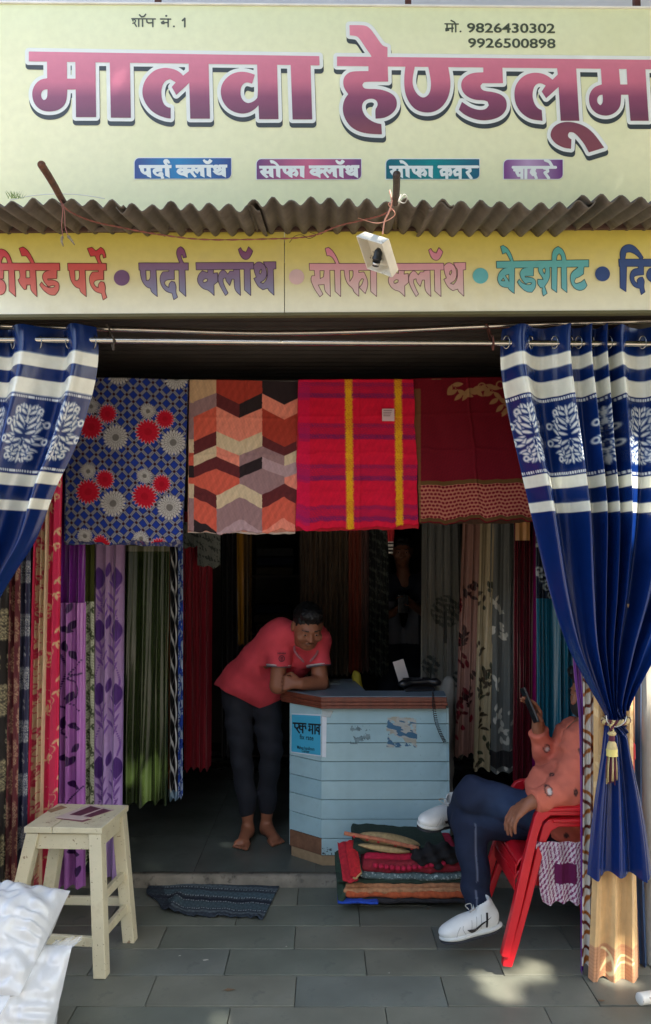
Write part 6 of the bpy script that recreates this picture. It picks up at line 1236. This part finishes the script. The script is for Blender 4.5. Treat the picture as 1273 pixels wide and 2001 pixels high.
def hair_vol(L, M, c, s=1.0):
    v = Vol(np.array(c) - .2, np.array(c) + .2, .006); v.ell(L(0, -.018, .050), np.array((.079, .097, .085)) * s, M, .01); v.ell(L(0, .045, .105), np.array((.06, .045, .03)) * s, M, .02)
    v.ell(L(0, .075, -.01), np.array((.078, .062, .072)) * s, M, .008, cut=True); v.half(L(0, -.02, -.055), M @ np.array([0, .25, -1.0]))
    v.disp(lambda x, y, z: (.005 * np.sin(x * 230 + y * 90 + 3 * np.sin(z * 60)) * np.sin(z * 170 + x * 60 + 2 * np.sin(y * 80))).astype(np.float32)); return v
def hand(v, w, d, pn, thumb, curl=.5, s=1.0):
    "w wrist, d direction of the fingers, pn direction the palm faces, thumb: side vector"
    d = Vector(d).normalized(); pn = Vector(pn); pn = (pn - d * pn.dot(d)).normalized(); t = Vector(thumb); t = (t - d * t.dot(d) - pn * t.dot(pn)).normalized(); w = Vector(w)
    for k in range(4):
        o = (1.5 - k) * .0205 * s; v.cap(w + d * .01 * s, w + d * .082 * s + t * o, .019 * s, .0115 * s, .012)
        L = (.040, .045, .041, .032)[k] * s; p = w + d * .085 * s + t * o; dd = d.copy(); ang = curl * (.9 + .08 * k)
        for j in range(3):
            dd = (dd * math.cos(ang) + pn * math.sin(ang)).normalized(); q = p + dd * L * (1, .68, .55)[j]; v.cap(p, q, (.0098 - .001 * j) * s, (.0092 - .001 * j) * s, .002); p = q
    p = w + d * .028 * s + t * .028 * s; q = p + (t * .7 + d * .7 + pn * .35).normalized() * .038 * s; v.cap(w + d * .02 * s, p, .018 * s, .015 * s, .01); v.cap(p, q, .0125 * s, .0108 * s, .006); v.cap(q, q + (d * .9 + pn * .5 - t * .15).normalized() * .032 * s, .0105 * s, .0085 * s, .003)
fold = lambda a, f1, f2, ph=0: (lambda x, y, z: (a * (np.sin(x * f1 + z * f2 + ph + 2 * np.sin(z * 9 + y * 7)) * .6 + .4 * np.sin(z * f1 * 1.4 - x * f2 * .7 + y * 20))).astype(np.float32))
# ---- man leaning on the counter
man = thing('person', 'man in a coral polo shirt leaning on the blue counter, barefoot in dark jeans', 'person', (P(500, 1615, 4.56).x, 4.56, ZF))
J = dict(ankL=P(484, 1592, 4.55), ankR=P(522, 1590, 4.60), kneeL=P(472, 1476, 4.53), kneeR=P(531, 1478, 4.55), hipL=P(464, 1356, 4.6), hipR=P(518, 1360, 4.64),
         shL=P(548, 1243, 4.36), shR=P(617, 1251, 4.40), elL=P(543, 1340, 4.33), elR=P(627, 1334, 4.36), wrL=P(600, 1338, 4.42), wrR=P(588, 1336, 4.26))
neck = P(590, 1240, 4.36); hc = P(601, 1226, 4.29)
Mh = axes((.22, -.86, -.46), (.10, -.35, .93))
lo = np.array([-.72, 4.05, .0]); hi = np.array([.14, 4.85, 1.52])
b = Vol(lo, hi, .0062)
b.chain([J['hipL'], J['kneeL'], J['ankL']], [.055, .040, .029], .02); b.chain([J['hipR'], J['kneeR'], J['ankR']], [.055, .040, .029], .02)
b.chain([J['hipL'], J['shL']], [.07, .055], .04); b.chain([J['hipR'], J['shR']], [.07, .055], .04); b.cap(J['shL'], J['shR'], .05, .05, .03); b.cap((J['shL'] + J['shR']) / 2, hc + Vector((0, .03, -.05)), .058, .05, .03)
b.chain([J['shL'], J['elL'], J['wrL']], [.042, .043, .03], .01); b.chain([J['shR'], J['elR'], J['wrR']], [.042, .044, .031], .01)
Lh = head(b, hc, Mh)
hand(b, J['wrR'], (-1, .05, .05), (.0, 1, -.35), (0, .3, 1), 1.15); hand(b, J['wrL'], (.9, .3, -.1), (0, 0, -1), (0, -1, 0), .3)
for a, yaw, sd in ((J['ankL'], -.15, 1), (J['ankR'], .45, -1)):
    f = Vector((math.sin(yaw), -math.cos(yaw), 0)); r = Vector((f.y, -f.x, 0)); g0 = Vector((a.x, a.y, ZF))
    b.cap(a, g0 + Vector((0, 0, .035)) - f * .02, .030, .034, .02); b.cap(g0 + Vector((0, 0, .05)), g0 + f * .12 + Vector((0, 0, .024)), .036, .026, .02); b.cap(g0 + f * .1 + Vector((0, 0, .02)) - r * .018, g0 + f * .13 + Vector((0, 0, .02)) + r * .022, .021, .021, .01)
    for k in range(5): o = (-.034 + .0165 * k); tl_ = (.062, .058, .052, .046, .038)[k if sd > 0 else 4 - k]; big = k == (0 if sd > 0 else 4); b.cap(g0 + f * .115 + r * o + Vector((0, 0, .016)), g0 + f * (.115 + tl_) + r * o * 1.12 + Vector((0, 0, .012)), .013 if big else .0095, .0115 if big else .0085, .003)
body_o = b.mk('body', M_skin, man)
face_bits(Lh, Mh, man); hair_vol(Lh, Mh, hc).mk('hair', M_hair, man)
s_ = Vol(lo, hi, .0068)
s_.cap(J['hipL'] + Vector((-.02, 0, .02)), J['shL'] + Vector((0, .02, 0)), .118, .100, .06); s_.cap(J['hipR'] + Vector((-.04, 0, .0)), J['shR'] + Vector((-.01, .03, .0)), .116, .098, .06); s_.cap(J['shL'], J['shR'], .068, .066, .035); s_.ell((J['hipL'] + J['hipR']) / 2 + Vector((.02, -.05, .1)), (.145, .12, .11), None, .05)
s_.half((J['hipL'] + J['hipR']) / 2 + Vector((0, 0, -.045)), (-.42, -.1, -.85))
s_.cap(hc + Vector((0, -.03, -.02)), (J['shL'] + J['shR']) / 2 + Vector((.02, -.06, -.01)), .065, .03, .01, cut=True)
for sh_, el_ in ((J['shL'], J['elL']), (J['shR'], J['elR'])): s_.cap(sh_, sh_ + (el_ - sh_) * .60, .068, .064, .025)
s2 = Vol(lo, hi, .0068); s_.disp(fold(.0065, 26, 38)); 
for sh_, el_ in ((J['shL'], J['elL']), (J['shR'], J['elR'])):
    g_ = np.meshgrid(*[s_.lo[i] + s_.h * np.arange(s_.n[i]) for i in range(3)], indexing='ij', sparse=True); d = (el_ - sh_).normalized(); p0 = sh_ + (el_ - sh_) * .62; q = [g_[i] - p0[i] for i in range(3)]; along = q[0] * d[0] + q[1] * d[1] + q[2] * d[2]; rad = np.sqrt(np.maximum(0, q[0] ** 2 + q[1] ** 2 + q[2] ** 2 - along ** 2))
    s_.f = np.where((rad < .11) & (along > -.02), np.maximum(s_.f, along), s_.f).astype(np.float32)
M_polo = mat('coral_polo', (206, 66, 78), .85, .07, 20, weave=800); s_.mk('shirt', M_polo, man, 2)
M_cuff = mat('grey_trim', (84, 84, 92), .85, .2, 60)
for sh_, el_ in ((J['shL'], J['elL']), (J['shR'], J['elR'])):
    d = (el_ - sh_).normalized(); c0 = sh_ + (el_ - sh_) * .63; x = d.orthogonal().normalized(); y = d.cross(x)
    for k, (m_, r0) in enumerate(((M_cuff, .064), (mat('pale_trim', (178, 170, 170), .85), .065))):
        g = G(); g.tube([c0 + d * (-.004 - .008 * k) + (x * math.cos(t) + y * math.sin(t)) * r0 for t in np.linspace(0, 2 * math.pi, 30, endpoint=False)], .0042, 6, closed=True); g.mk('sleeve_trim', m_, man, True)
kc = (J['shL'] + J['shR']) / 2
for sx in (-1, 1):
    g = G(); base_ = Vector(Lh(sx * .055, -.01, -.115)); tip = Vector(Lh(sx * .015, .085, -.165)); md_ = Vector(Lh(sx * .06, .05, -.125)); g.tube(curve_pts([Vector(Lh(sx * .02, -.06, -.10)), base_, md_, tip], 6), [.0065] * 18 + [.003], 8); g.mk('collar', mat('collar_grey', (150, 92, 96), .85), man, True)
def badge():     # small printed emblem on the sleeve: a ring with a line of lettering above it
    pr = Print(536, 1274, 564, 1304, .35)
    for k in range(24): a0, a1 = 2 * math.pi * k / 24, 2 * math.pi * (k + 1) / 24; pr.stroke([(551 + 5.6 * math.cos(a0), 1287 + 5.6 * math.sin(a0)), (551 + 5.6 * math.cos(a1), 1287 + 5.6 * math.sin(a1))], .8)
    pr.stroke([(549, 1285), (553, 1285)], .7); pr.stroke([(549, 1287.5), (553, 1287.5)], .7); pr.stroke([(549.5, 1290), (552.5, 1290)], .6)
    for k in range(6): pr.stroke([(543.5 + 2.8 * k, 1275), (543.5 + 2.8 * k, 1278.4)], .55)
    pr.stroke([(543, 1276.6), (559, 1277)], .5); return pr
V, Fc = badge().mesh(); pp = Pn(V[:, 0], V[:, 1], 1.0) - np.array([0, 0, H]); ax_ = np.array(J['shL'] + (J['elL'] - J['shL']) * .42)
yk = ax_[1] - np.sqrt(np.maximum(.069 ** 2 - ((V[:, 0] - CX) / F * ax_[1] - ax_[0]) ** 2, 1e-5)) - .008
mk('sleeve_emblem', np.array([0, 0, H]) + pp * yk[:, None], [f[::-1] for f in Fc], mat('emblem_ink', (96, 40, 52), .8), man)
t_ = Vol(lo, hi, .0068)
t_.chain([J['hipL'] + Vector((0, 0, .05)), J['kneeL'] + (J['hipL'] - J['kneeL']) * .1, J['ankL'] + Vector((0, 0, .035))], [.098, .066, .050], .012); t_.chain([J['hipR'] + Vector((0, 0, .05)), J['kneeR'] + (J['hipR'] - J['kneeR']) * .1, J['ankR'] + Vector((0, 0, .035))], [.098, .066, .050], .012)
t_.ell((J['hipL'] + J['hipR']) / 2 + Vector((0, 0, .05)), (.145, .115, .12), None, .03); t_.disp(fold(.0075, 14, 52, 1)); t_.half(Vector((0, 0, J['ankL'].z - .012)), (0, 0, -1)); t_.half((J['hipL'] + J['hipR']) / 2 + Vector((0, 0, .15)), (.3, 0, 1)); t_.mk('jeans', mat('dark_denim', (24, 27, 36), .85, .2, 16, weave=900), man, 2)
# ---- man seated on the chairs
sit = thing('person', 'seated man in a salmon printed shirt with crossed legs, mask and white trainers', 'person', Vector((1.0, 3.44, 0)))
K = dict(hipN=P(1112, 1606, 3.46), hipF=P(1108, 1602, 3.55), kneeN=P(925, 1552, 3.44), ankN=P(882, 1602, 3.68), kneeF=P(918, 1606, 3.48), ankF=P(937, 1790, 3.40),
         shN=P(1146, 1452, 3.38), shF=P(1122, 1440, 3.62), elN=P(1102, 1548, 3.27), wrN=P(1042, 1566, 3.235), elF=P(1074, 1512, 3.66), wrF=P(1052, 1424, 3.58))
hs = P(1160, 1352, 3.53); Ms = axes((-.93, -.25, -.22), (-.1, 0, 1))
lo = np.array([.40, 3.10, -.02]); hi = np.array([1.42, 3.95, 1.42])
b = Vol(lo, hi, .0062)
b.chain([K['hipN'], K['kneeN'], K['ankN']], [.06, .05, .03], .03); b.chain([K['hipF'], K['kneeF'], K['ankF']], [.06, .05, .03], .03)
b.chain([K['hipN'], K['shN']], [.07, .055], .04); b.chain([K['hipF'], K['shF']], [.07, .055], .04); b.cap(K['shN'], K['shF'], .065, .065, .04); b.cap((K['shN'] + K['shF']) / 2, hs + Vector((.02, 0, -.05)), .055, .05, .03)
b.chain([K['shN'], K['elN'], K['wrN']], [.05, .04, .028], .02); b.chain([K['shF'], K['elF'], K['wrF']], [.05, .04, .028], .02)
Ls = head(b, hs, Ms); hand(b, K['wrN'], (-.85, -.05, -.5), (.3, .2, -1), (-.2, .9, .2), .55); hand(b, K['wrF'], (-.12, -.1, 1), (-.9, -.3, 0), (0, -1, .2), .5)
for a, d in ((K['ankN'], (-.9, .1, -.25)), (K['ankF'], (-.85, -.2, -.35))): b.cap(a, Vector(a) + Vector(d) * .05 + Vector((0, 0, .0)), .028, .022, .02)
b.mk('body', M_skin, sit); face_bits(Ls, Ms, sit, moustache=False); hair_vol(Ls, Ms, hs).mk('hair', M_hair, sit)
mv = Vol(np.array(hs) - .2, np.array(hs) + .2, .006); mv.ell(Ls(0, .045, -.048), (.068, .074, .058), Ms, .02); mv.half(Ls(0, 0, -.005), Ms @ np.array([0, 0, 1.0])); mv.half(Ls(0, .02, 0), Ms @ np.array([0, -1.0, 0])); mv.mk('face_mask', mat('black_mask', (22, 22, 26), .8), sit)
s_ = Vol(lo, hi, .0068)
s_.cap(K['hipN'] + Vector((0, 0, .02)), K['shN'] + Vector((.01, .02, -.02)), .125, .10, .07); s_.cap(K['hipF'] + Vector((0, 0, .02)), K['shF'] + Vector((.01, -.01, -.02)), .125, .10, .07); s_.cap(K['shN'], K['shF'], .075, .075, .04); s_.ell(P(1078, 1540, 3.42), (.11, .12, .10), None, .06)
s_.chain([K['shN'], K['elN'], K['elN'] + (K['wrN'] - K['elN']) * 1.0], [.073, .058, .044], .035); s_.chain([K['shF'], K['elF'], K['elF'] + (K['wrF'] - K['elF']) * 1.0], [.072, .058, .044], .03)
s_.disp(fold(.0055, 46, 70, 2)); s_.disp(fold(.0025, 110, 130, 1)); s_.cap(hs + Vector((-.03, 0, -.03)), (K['shN'] + K['shF']) / 2 + Vector((-.06, 0, .02)), .06, .03, .01, cut=True)
for el_, wr_, k in ((K['elN'], K['wrN'], .98), (K['elF'], K['wrF'], .96)):
    g_ = np.meshgrid(*[s_.lo[i] + s_.h * np.arange(s_.n[i]) for i in range(3)], indexing='ij', sparse=True); d = (wr_ - el_).normalized(); p0 = el_ + (wr_ - el_) * k; q = [g_[i] - p0[i] for i in range(3)]; al = q[0] * d[0] + q[1] * d[1] + q[2] * d[2]; rad = np.sqrt(np.maximum(0, q[0] ** 2 + q[1] ** 2 + q[2] ** 2 - al ** 2)); s_.f = np.where((rad < .08) & (al > -.02), np.maximum(s_.f, al), s_.f).astype(np.float32)
s_.half(K['hipN'] + Vector((0, 0, -.075)), (-.25, 0, -1))
spots_ = [P(1132, 1468, 3.32), P(1104, 1500, 3.32), P(1070, 1464, 3.55), P(1072, 1545, 3.22), P(1118, 1543, 3.26), P(1090, 1470, 3.5), P(1114, 1642, 3.3), P(1052, 1506, 3.5), P(1084, 1522, 3.3)]
def salmon(V):
    C = rgb((206, 112, 90), len(V))
    for i, p in enumerate(spots_):
        d = V - np.array(p); d[:, 1] *= .25; r_ = np.sqrt((d[:, 0] * 1.0) ** 2 + d[:, 1] ** 2 + (d[:, 2] * .8) ** 2); put(C, soft(np.abs(r_ - .0135) - .0022, .002), (70, 48, 46)); put(C, soft(r_ - .0115, .002), (190, 120, 100)); d2 = d - np.array([.004, 0, -.003]); r2 = np.sqrt(d2[:, 0] ** 2 + d2[:, 1] ** 2 + (d2[:, 2] * .8) ** 2); put(C, soft(r2 - .0095, .003), (214, 204, 196))
    return C
s_.mk('shirt', mat('printed_shirt', (0, 0, 0), .8, .05, 30, attr=True, weave=800, spec=.2), sit, 2, cols=salmon)
t_ = Vol(lo, hi, .0068)
t_.chain([K['hipN'] + Vector((.02, 0, 0)), K['kneeN'], K['kneeN'] + (K['ankN'] - K['kneeN']) * .88], [.088, .070, .052], .02); t_.chain([K['hipF'] + Vector((.02, 0, 0)), K['kneeF'], K['kneeF'] + (K['ankF'] - K['kneeF']) * .94], [.088, .074, .056], .02); t_.cap(K['hipN'], K['hipF'], .09, .09, .04)
t_.disp(fold(.0075, 30, 44, 1)); t_.half(K['ankF'] + Vector((0, 0, .02)), (0, 0, -1))
def denim(V):
    C = rgb((30, 38, 58), len(V)); a, b_ = np.array(K['hipN']), np.array(K['kneeN']); e_ = b_ - a; t = ((V - a) @ e_) / (e_ @ e_); d = np.linalg.norm(V - a - np.clip(t, 0, 1)[:, None] * e_, axis=1)
    put(C, sm(.1, .45, t) * sm(1.15, .7, t) * (d < .12) * sm(a[2] - .06, a[2] + .06, V[:, 2]), (56, 78, 112), .7)
    a, b_ = np.array(K['kneeF']), np.array(K['ankF']); e_ = b_ - a; t = ((V - a) @ e_) / (e_ @ e_); off = V - a - np.clip(t, 0, 1)[:, None] * e_; put(C, (t > 0) & (t < 1) & (np.abs(off[:, 0] - .012 + .03 * t) < .003) & (off[:, 1] < 0) & (np.linalg.norm(off, axis=1) < .1), (120, 126, 140), .7); return C
t_.mk('jeans', mat('blue_denim', (0, 0, 0), .8, .12, 24, attr=True, weave=900, spec=.2), sit, 2, cols=denim)
def shoe(heel, toe, up, name, label):
    heel, toe = Vector(heel), Vector(toe); f = (toe - heel); L = f.length; f.normalize(); u = Vector(up); u = (u - f * u.dot(f)).normalized(); r = f.cross(u)
    at_ = lambda a, b_, c: heel + f * a * L + r * b_ + u * c; c_ = (heel + toe) / 2; lo_, hi_ = np.array(c_) - .24, np.array(c_) + .24
    M_ = np.array([r, f, u]).T; v = Vol(lo_, hi_, .005)
    v.ell(at_(.78, 0, .032), (.044, .075, .034), M_, .02); v.ell(at_(.45, 0, .045), (.038, .09, .042), M_, .03); v.ell(at_(.16, 0, .055), (.036, .05, .055), M_, .03); v.cap(at_(.22, 0, .06), at_(.2, 0, .105), .034, .04, .02); v.cap(at_(.24, 0, .09), at_(.22, 0, .15), .03, .03, .006, cut=True); v.half(at_(.5, 0, .010), np.array(-u)); t = thing(name, label, 'shoe', heel); 
    t['_'] = 0; del t['_']; t.parent = None; v.mk('upper', mat('white_leather', (214, 216, 212), .5, .06, 20, bump=.1), t)
    so = Vol(lo_, hi_, .005); so.ell(at_(.74, 0, .012), (.05, .085, .018), M_, .01); so.ell(at_(.25, 0, .012), (.043, .08, .018), M_, .02); so.cap(at_(.2, 0, .01), at_(.8, 0, .01), .018, .018, .01); so.mk('midsole', mat('white_sole', (200, 202, 196), .6, .08), t)
    ou = Vol(lo_, hi_, .005); ou.ell(at_(.74, 0, -.004), (.047, .082, .009), M_, .01); ou.ell(at_(.26, 0, -.004), (.041, .077, .009), M_, .02); ou.mk('outsole', mat('dark_sole', (38, 40, 46), .7), t)
    for k in range(5): p = at_(.42 + .065 * k, 0, .082 - .009 * k); g = G(); g.tube(curve_pts([p - r * .02 - u * .006, p + u * .006, p + r * .02 - u * .006], 4), .003, 6); g.mk('lace', mat('lace', (176, 170, 158), .8), t, True)
    for sx in (-1, 1): g = G(); g.tube(curve_pts([at_(.42, 0, .09), at_(.40, sx * .025, .105), at_(.5, sx * .03, .10), at_(.47, sx * .008, .092)], 6), .0022, 6); g.mk('lace_loop', mat('lace', (176, 170, 158), .8), t, True)
    side = -1 if (r.y > 0) else 1
    def out(a, c, w): return at_(a, side * w, c)
    sw = []; n = 22
    for i in range(n): q = i / (n - 1); a = .62 - .5 * q; c = .040 + .03 * q ** 2.2 - .016 * math.sin(math.pi * min(q * 1.6, 1)) * (1 - q); sw.append((a, c, .016 * (1 - q) ** .8 * min(1, q * 6 + .15)))
    V_ = []
    for a, c, w in sw:
        for sg in (-1, 1):
            p = out(a, c + sg * w / 2, 0); V_.append(p)
    # lay the curved mark on the outer side of the upper
    vv, ff = v.mesh(1); 
    W_ = []
    for p in V_:
        d = vv - np.array(p); lat = d @ np.array(r) * side; perp = np.linalg.norm(d - np.outer(d @ np.array(r), np.array(r)), axis=1); m_ = perp < .009; W_.append(np.array(p) + np.array(r) * side * ((lat[m_].max() if m_.any() else .04) + .0025))
    def decal(poly, w, m_, nm):
        q = [np.array(k) for k in curve_pts(poly, 8)]; X_ = []
        for i, k in enumerate(q):
            tt = q[min(i + 1, len(q) - 1)] - q[max(i - 1, 0)]; nn2 = np.array([-tt[1], tt[0] * L]); nn2 = nn2 / (np.linalg.norm(nn2) + 1e-9)
            for sg in (-1, 1):
                p = at_(k[0] + sg * nn2[0] * w / L, 0, k[1] + sg * nn2[1] * w); d = vv - np.array(p); lat = d @ np.array(r) * side; m2 = np.linalg.norm(d - np.outer(d @ np.array(r), np.array(r)), axis=1) < .009; X_.append(np.array(p) + np.array(r) * side * ((lat[m2].max() if m2.any() else .036) + .002))
        mk(nm, X_, [(2 * i, 2 * i + 1, 2 * i + 3, 2 * i + 2) for i in range(len(q) - 1)], m_, t)
    grey = mat('shoe_seam', (150, 152, 150), .7)
    decal([(.25, .03), (.22, .06), (.2, .088)], .0042, mat('black_mark', (24, 24, 28), .5), 'heel_stripe')
    for sm_ in ([(.66, .024), (.7, .045), (.68, .058)], [(.55, .024), (.52, .05), (.5, .07)], [(.46, .026), (.42, .055), (.4, .078)], [(.36, .03), (.33, .06), (.31, .085)], [(.84, .02), (.8, .04), (.74, .056)]): decal(sm_, .0011, grey, 'seam')
    mk('side_mark', W_, [(2 * i, 2 * i + 1, 2 * i + 3, 2 * i + 2) for i in range(n - 1)], mat('black_mark', (24, 24, 28), .5), t)
    return t
def wear(t, who):   # shoes are clothing: parts of the person
    for c in list(t.children):
        w = root_loc(t) + c.location
        c.parent = who; c.location = w - root_loc(who); c.name = 'shoe_' + c.name.split('.')[0]
    bpy.data.objects.remove(t)
wear(shoe(P(972, 1812, 3.36) , P(872, 1836, 3.33), (0, 0, 1), 'shoe', 'white trainer'), sit)
wear(shoe(P(890, 1604, 3.70), P(824, 1618, 3.52), (.25, -.1, 1), 'shoe', 'white trainer'), sit)
g = G(); a, b_ = P(1049, 1412, 3.50), P(1021, 1344, 3.54); g.bar(a, b_, .07, .010, (1, 0, 0)); o = g.mk('mobile_phone', mat('phone_black', (18, 18, 22), .2), bevel=.003); tag(o, 'dark mobile phone held up by the seated man', 'phone')
# ---- dim man standing behind the counter
dim = thing('person', 'dim man standing in the dark behind the counter holding a phone', 'person', (P(790, 1200, 6.2).x, 6.2, ZF))
hd = P(786, 1078, 6.15); Md = axes((-.05, -1, -.18), (0, 0, 1)); Q = lambda x, y, Y: P(x, y, Y)
lo = np.array([.2, 5.8, 0]); hi = np.array([1.05, 6.5, 1.95]); b = Vol(lo, hi, .009)
sL, sR = Q(745, 1140, 6.21), Q(834, 1140, 6.21); hL, hR = Q(762, 1300, 6.23), Q(812, 1300, 6.23); eL, eR = Q(728, 1212, 6.17), Q(845, 1206, 6.17); wL, wR = Q(768, 1198, 5.99), Q(806, 1182, 5.99)
fl_ = lambda p: Vector((p.x, p.y, ZF + .06))
for h_ in (hL, hR): b.chain([h_, Vector((h_.x, h_.y - .02, .52)), fl_(h_)], [.085, .056, .04], .03); b.cap(fl_(h_) + Vector((0, 0, -.02)), fl_(h_) + Vector((0, -.15, -.03)), .036, .026, .02)
b.chain([hL, sL], [.11, .085], .06); b.chain([hR, sR], [.11, .085], .06); b.cap(sL, sR, .065, .065, .04); b.cap((sL + sR) / 2, hd + Vector((0, .02, -.06)), .055, .05, .03); b.chain([sL, eL, wL], [.055, .043, .03]); b.chain([sR, eR, wR], [.055, .043, .03]); Ld = head(b, hd, Md); hand(b, wL, (.5, -.3, .5), (.6, -.5, 0), (.2, 0, 1), .5); hand(b, wR, (-.5, -.3, .5), (-.6, -.5, 0), (-.2, 0, 1), .5)
b.mk('body', M_skin, dim); face_bits(Ld, Md, dim, moustache=False); hair_vol(Ld, Md, hd).mk('hair', M_hair, dim)
s_ = Vol(lo, hi, .009); s_.chain([hL + Vector((0, 0, .02)), sL], [.125, .10], .07); s_.chain([hR + Vector((0, 0, .02)), sR], [.125, .10], .07); s_.cap(sL, sR, .075, .075, .04); s_.chain([sL, sL + (eL - sL) * .8], [.07, .062], .03); s_.chain([sR, sR + (eR - sR) * .8], [.07, .062], .03); s_.disp(fold(.005, 26, 30)); s_.half(hL + Vector((0, 0, -.03)), (0, 0, -1)); s_.cap(hd + Vector((0, -.03, -.04)), (sL + sR) / 2 + Vector((0, -.07, 0)), .06, .03, .01, cut=True)
def dark_shirt(V): C = rgb((40, 42, 56), len(V)); c = np.array(P(788, 1225, 6.1)); put(C, soft(np.abs(V[:, 0] - c[0]) - .12, .01) * (V[:, 2] < P(788, 1175, 6.1).z) * (V[:, 2] > P(788, 1258, 6.1).z) * (V[:, 1] < 6.21), (150, 150, 160)); return C
s_.mk('shirt', mat('panel_shirt', (0, 0, 0), .85, .06, 30, attr=True), dim, 2, cols=dark_shirt)
t_ = Vol(lo, hi, .009)
for h_ in (hL, hR): t_.chain([h_, Vector((h_.x, h_.y - .02, .52)), fl_(h_) + Vector((0, 0, .03))], [.11, .08, .065], .03)
t_.cap(hL, hR, .11, .11, .05); t_.half(hL + Vector((0, 0, .05)), (0, 0, 1)); t_.mk('trousers', mat('dark_trousers', (44, 50, 62), .85), dim, 2)
g = G(); c = P(788, 1180, 5.9); g.box(c.x - .04, c.x + .04, 5.895, 5.905, c.z - .07, c.z + .07); o = g.mk('mobile_phone', mat('phone_black', (18, 18, 22), .2), bevel=.003); tag(o, 'dark mobile phone in the hands of the dim standing man', 'phone')
# ================================================================ street tree behind the viewer: its crown shades the shop front
tree = thing('street_tree', 'leafy street tree beside the viewer shading the shop front', 'tree', (3.9, -3.2, -.16))
S = np.array(SUN_TO); tgt = np.array([.1, 3.1, 1.75]); cc = tgt + S * 6.2
ax1 = np.cross(S, [0, 0, 1]); ax1 /= np.linalg.norm(ax1); ax2 = np.cross(ax1, S)
N_ = 85000; r = 3.5 * np.sqrt(RNG.uniform(0, 1, N_)); th = RNG.uniform(0, 2 * np.pi, N_)
ctrs = cc + np.outer(r * np.cos(th), ax1) + np.outer(r * np.sin(th) * 1.05, ax2) + np.outer(RNG.normal(0, .55, N_), S)
# openings in the leaves: where the photograph shows sun flecks
gaps = [(PZ(972, 1932, 0), .025), (PZ(1004, 1914, 0), .005), (PZ(1044, 1893, 0), .008), (PZ(1192, 1908, 0), .012), (P(1118, 900, 3.05), .02), (P(1268, 900, 3.05), .06), (P(1262, 960, 3.05), .03), (P(752, 465, 2.57), .05), (P(1262, 1330, 3.2), .06)]
keep = np.ones(N_, bool)
for p, rad in gaps:
    d = ctrs - np.array(p); t = d @ S; pr_ = np.linalg.norm(d - np.outer(t, S), axis=1); keep &= pr_ > rad + .075
ctrs = ctrs[keep]; n = len(ctrs)
t1 = RNG.normal(size=(n, 3)); t1 /= np.linalg.norm(t1, axis=1)[:, None]; t2 = np.cross(t1, RNG.normal(size=(n, 3))); t2 /= np.linalg.norm(t2, axis=1)[:, None]
L_ = RNG.uniform(.06, .10, n)[:, None]; W_ = L_ * .5; nn_ = np.cross(t1, t2)
Vt = np.stack([ctrs - t1 * L_, ctrs + t2 * W_ + nn_ * .008, ctrs + t1 * L_, ctrs - t2 * W_ + nn_ * .008], 1).reshape(-1, 3)
idx = np.arange(n)[:, None] * 4; Ft = np.concatenate([idx + [0, 1, 2], idx + [0, 2, 3]], 0)
o = mk('crown', Vt, Ft.astype(np.int64), mat('leaf_green', (70, 96, 42), .55, .3, 2), tree); o['kind'] = 'stuff'
g = G(); M_bark = mat('bark', (92, 76, 62), .9, .3, 12, bump=.8, bs=30)
base = Vector((3.9, -3.2, -.16)); top = Vector(cc) + Vector((.4, -.5, -.6)); mid = (base + top) / 2 + Vector((.3, -.2, .3))
tr = [Vector(p) for p in curve_pts([base, base + Vector((.05, .02, 1.6)), mid, top], 6)]; g.tube(tr, list(np.linspace(.2, .07, len(tr))), 12); g.mk('trunk', M_bark, tree, True)
for k in range(9):
    a = tr[9 + k % 8]; d = Vector(cc) + Vector(ax1) * 2.2 * math.cos(k * .7) + Vector(ax2) * 2.2 * math.sin(k * .7); g = G(); q = [Vector(p) for p in curve_pts([a, (a + d) / 2 + Vector((0, 0, .3)), d], 5)]; g.tube(q, list(np.linspace(.06, .012, len(q))), 8); g.mk('branch', M_bark, tree, True)

# unseen terrace added behind the viewer to block low sky light from the shop
for k, (x0, x1, h_, c) in enumerate(((-22, -9, 6.5, (150, 132, 112)), (-8.9, 3.0, 7.5, (172, 158, 140)), (3.1, 14, 6.2, (140, 128, 122)), (14.1, 26, 7, (160, 148, 128)))):
    t = thing('sky_blocking_house', ('low brown house', 'tall pale house', 'grey house', 'sand coloured house')[k] + ' added unseen across the street behind the viewer to block low sky light', 'house', ((x0 + x1) / 2, -13, -.16))
    m_ = mat('house_wall_%d' % k, c, .9, .15, .7, bump=.2); g = G(); g.box(x0, x1, -20, -12, -.16, h_); g.mk('wall', m_, t)
    g = G(); g.box(x0 - .1, x1 + .1, -20.1, -11.7, h_ + .001, h_ + .25); g.mk('roof', mat('house_roof', (110, 100, 92), .9), t)
    for i in range(3):
        for j in range(2): wx = x0 + (x1 - x0) * (i + .5) / 3; g = G(); g.box(wx - .6, wx + .6, -12.02, -11.98, 1.0 + 2.9 * j, 2.3 + 2.9 * j); g.mk('window', mat('house_window', (46, 50, 56), .2), t)
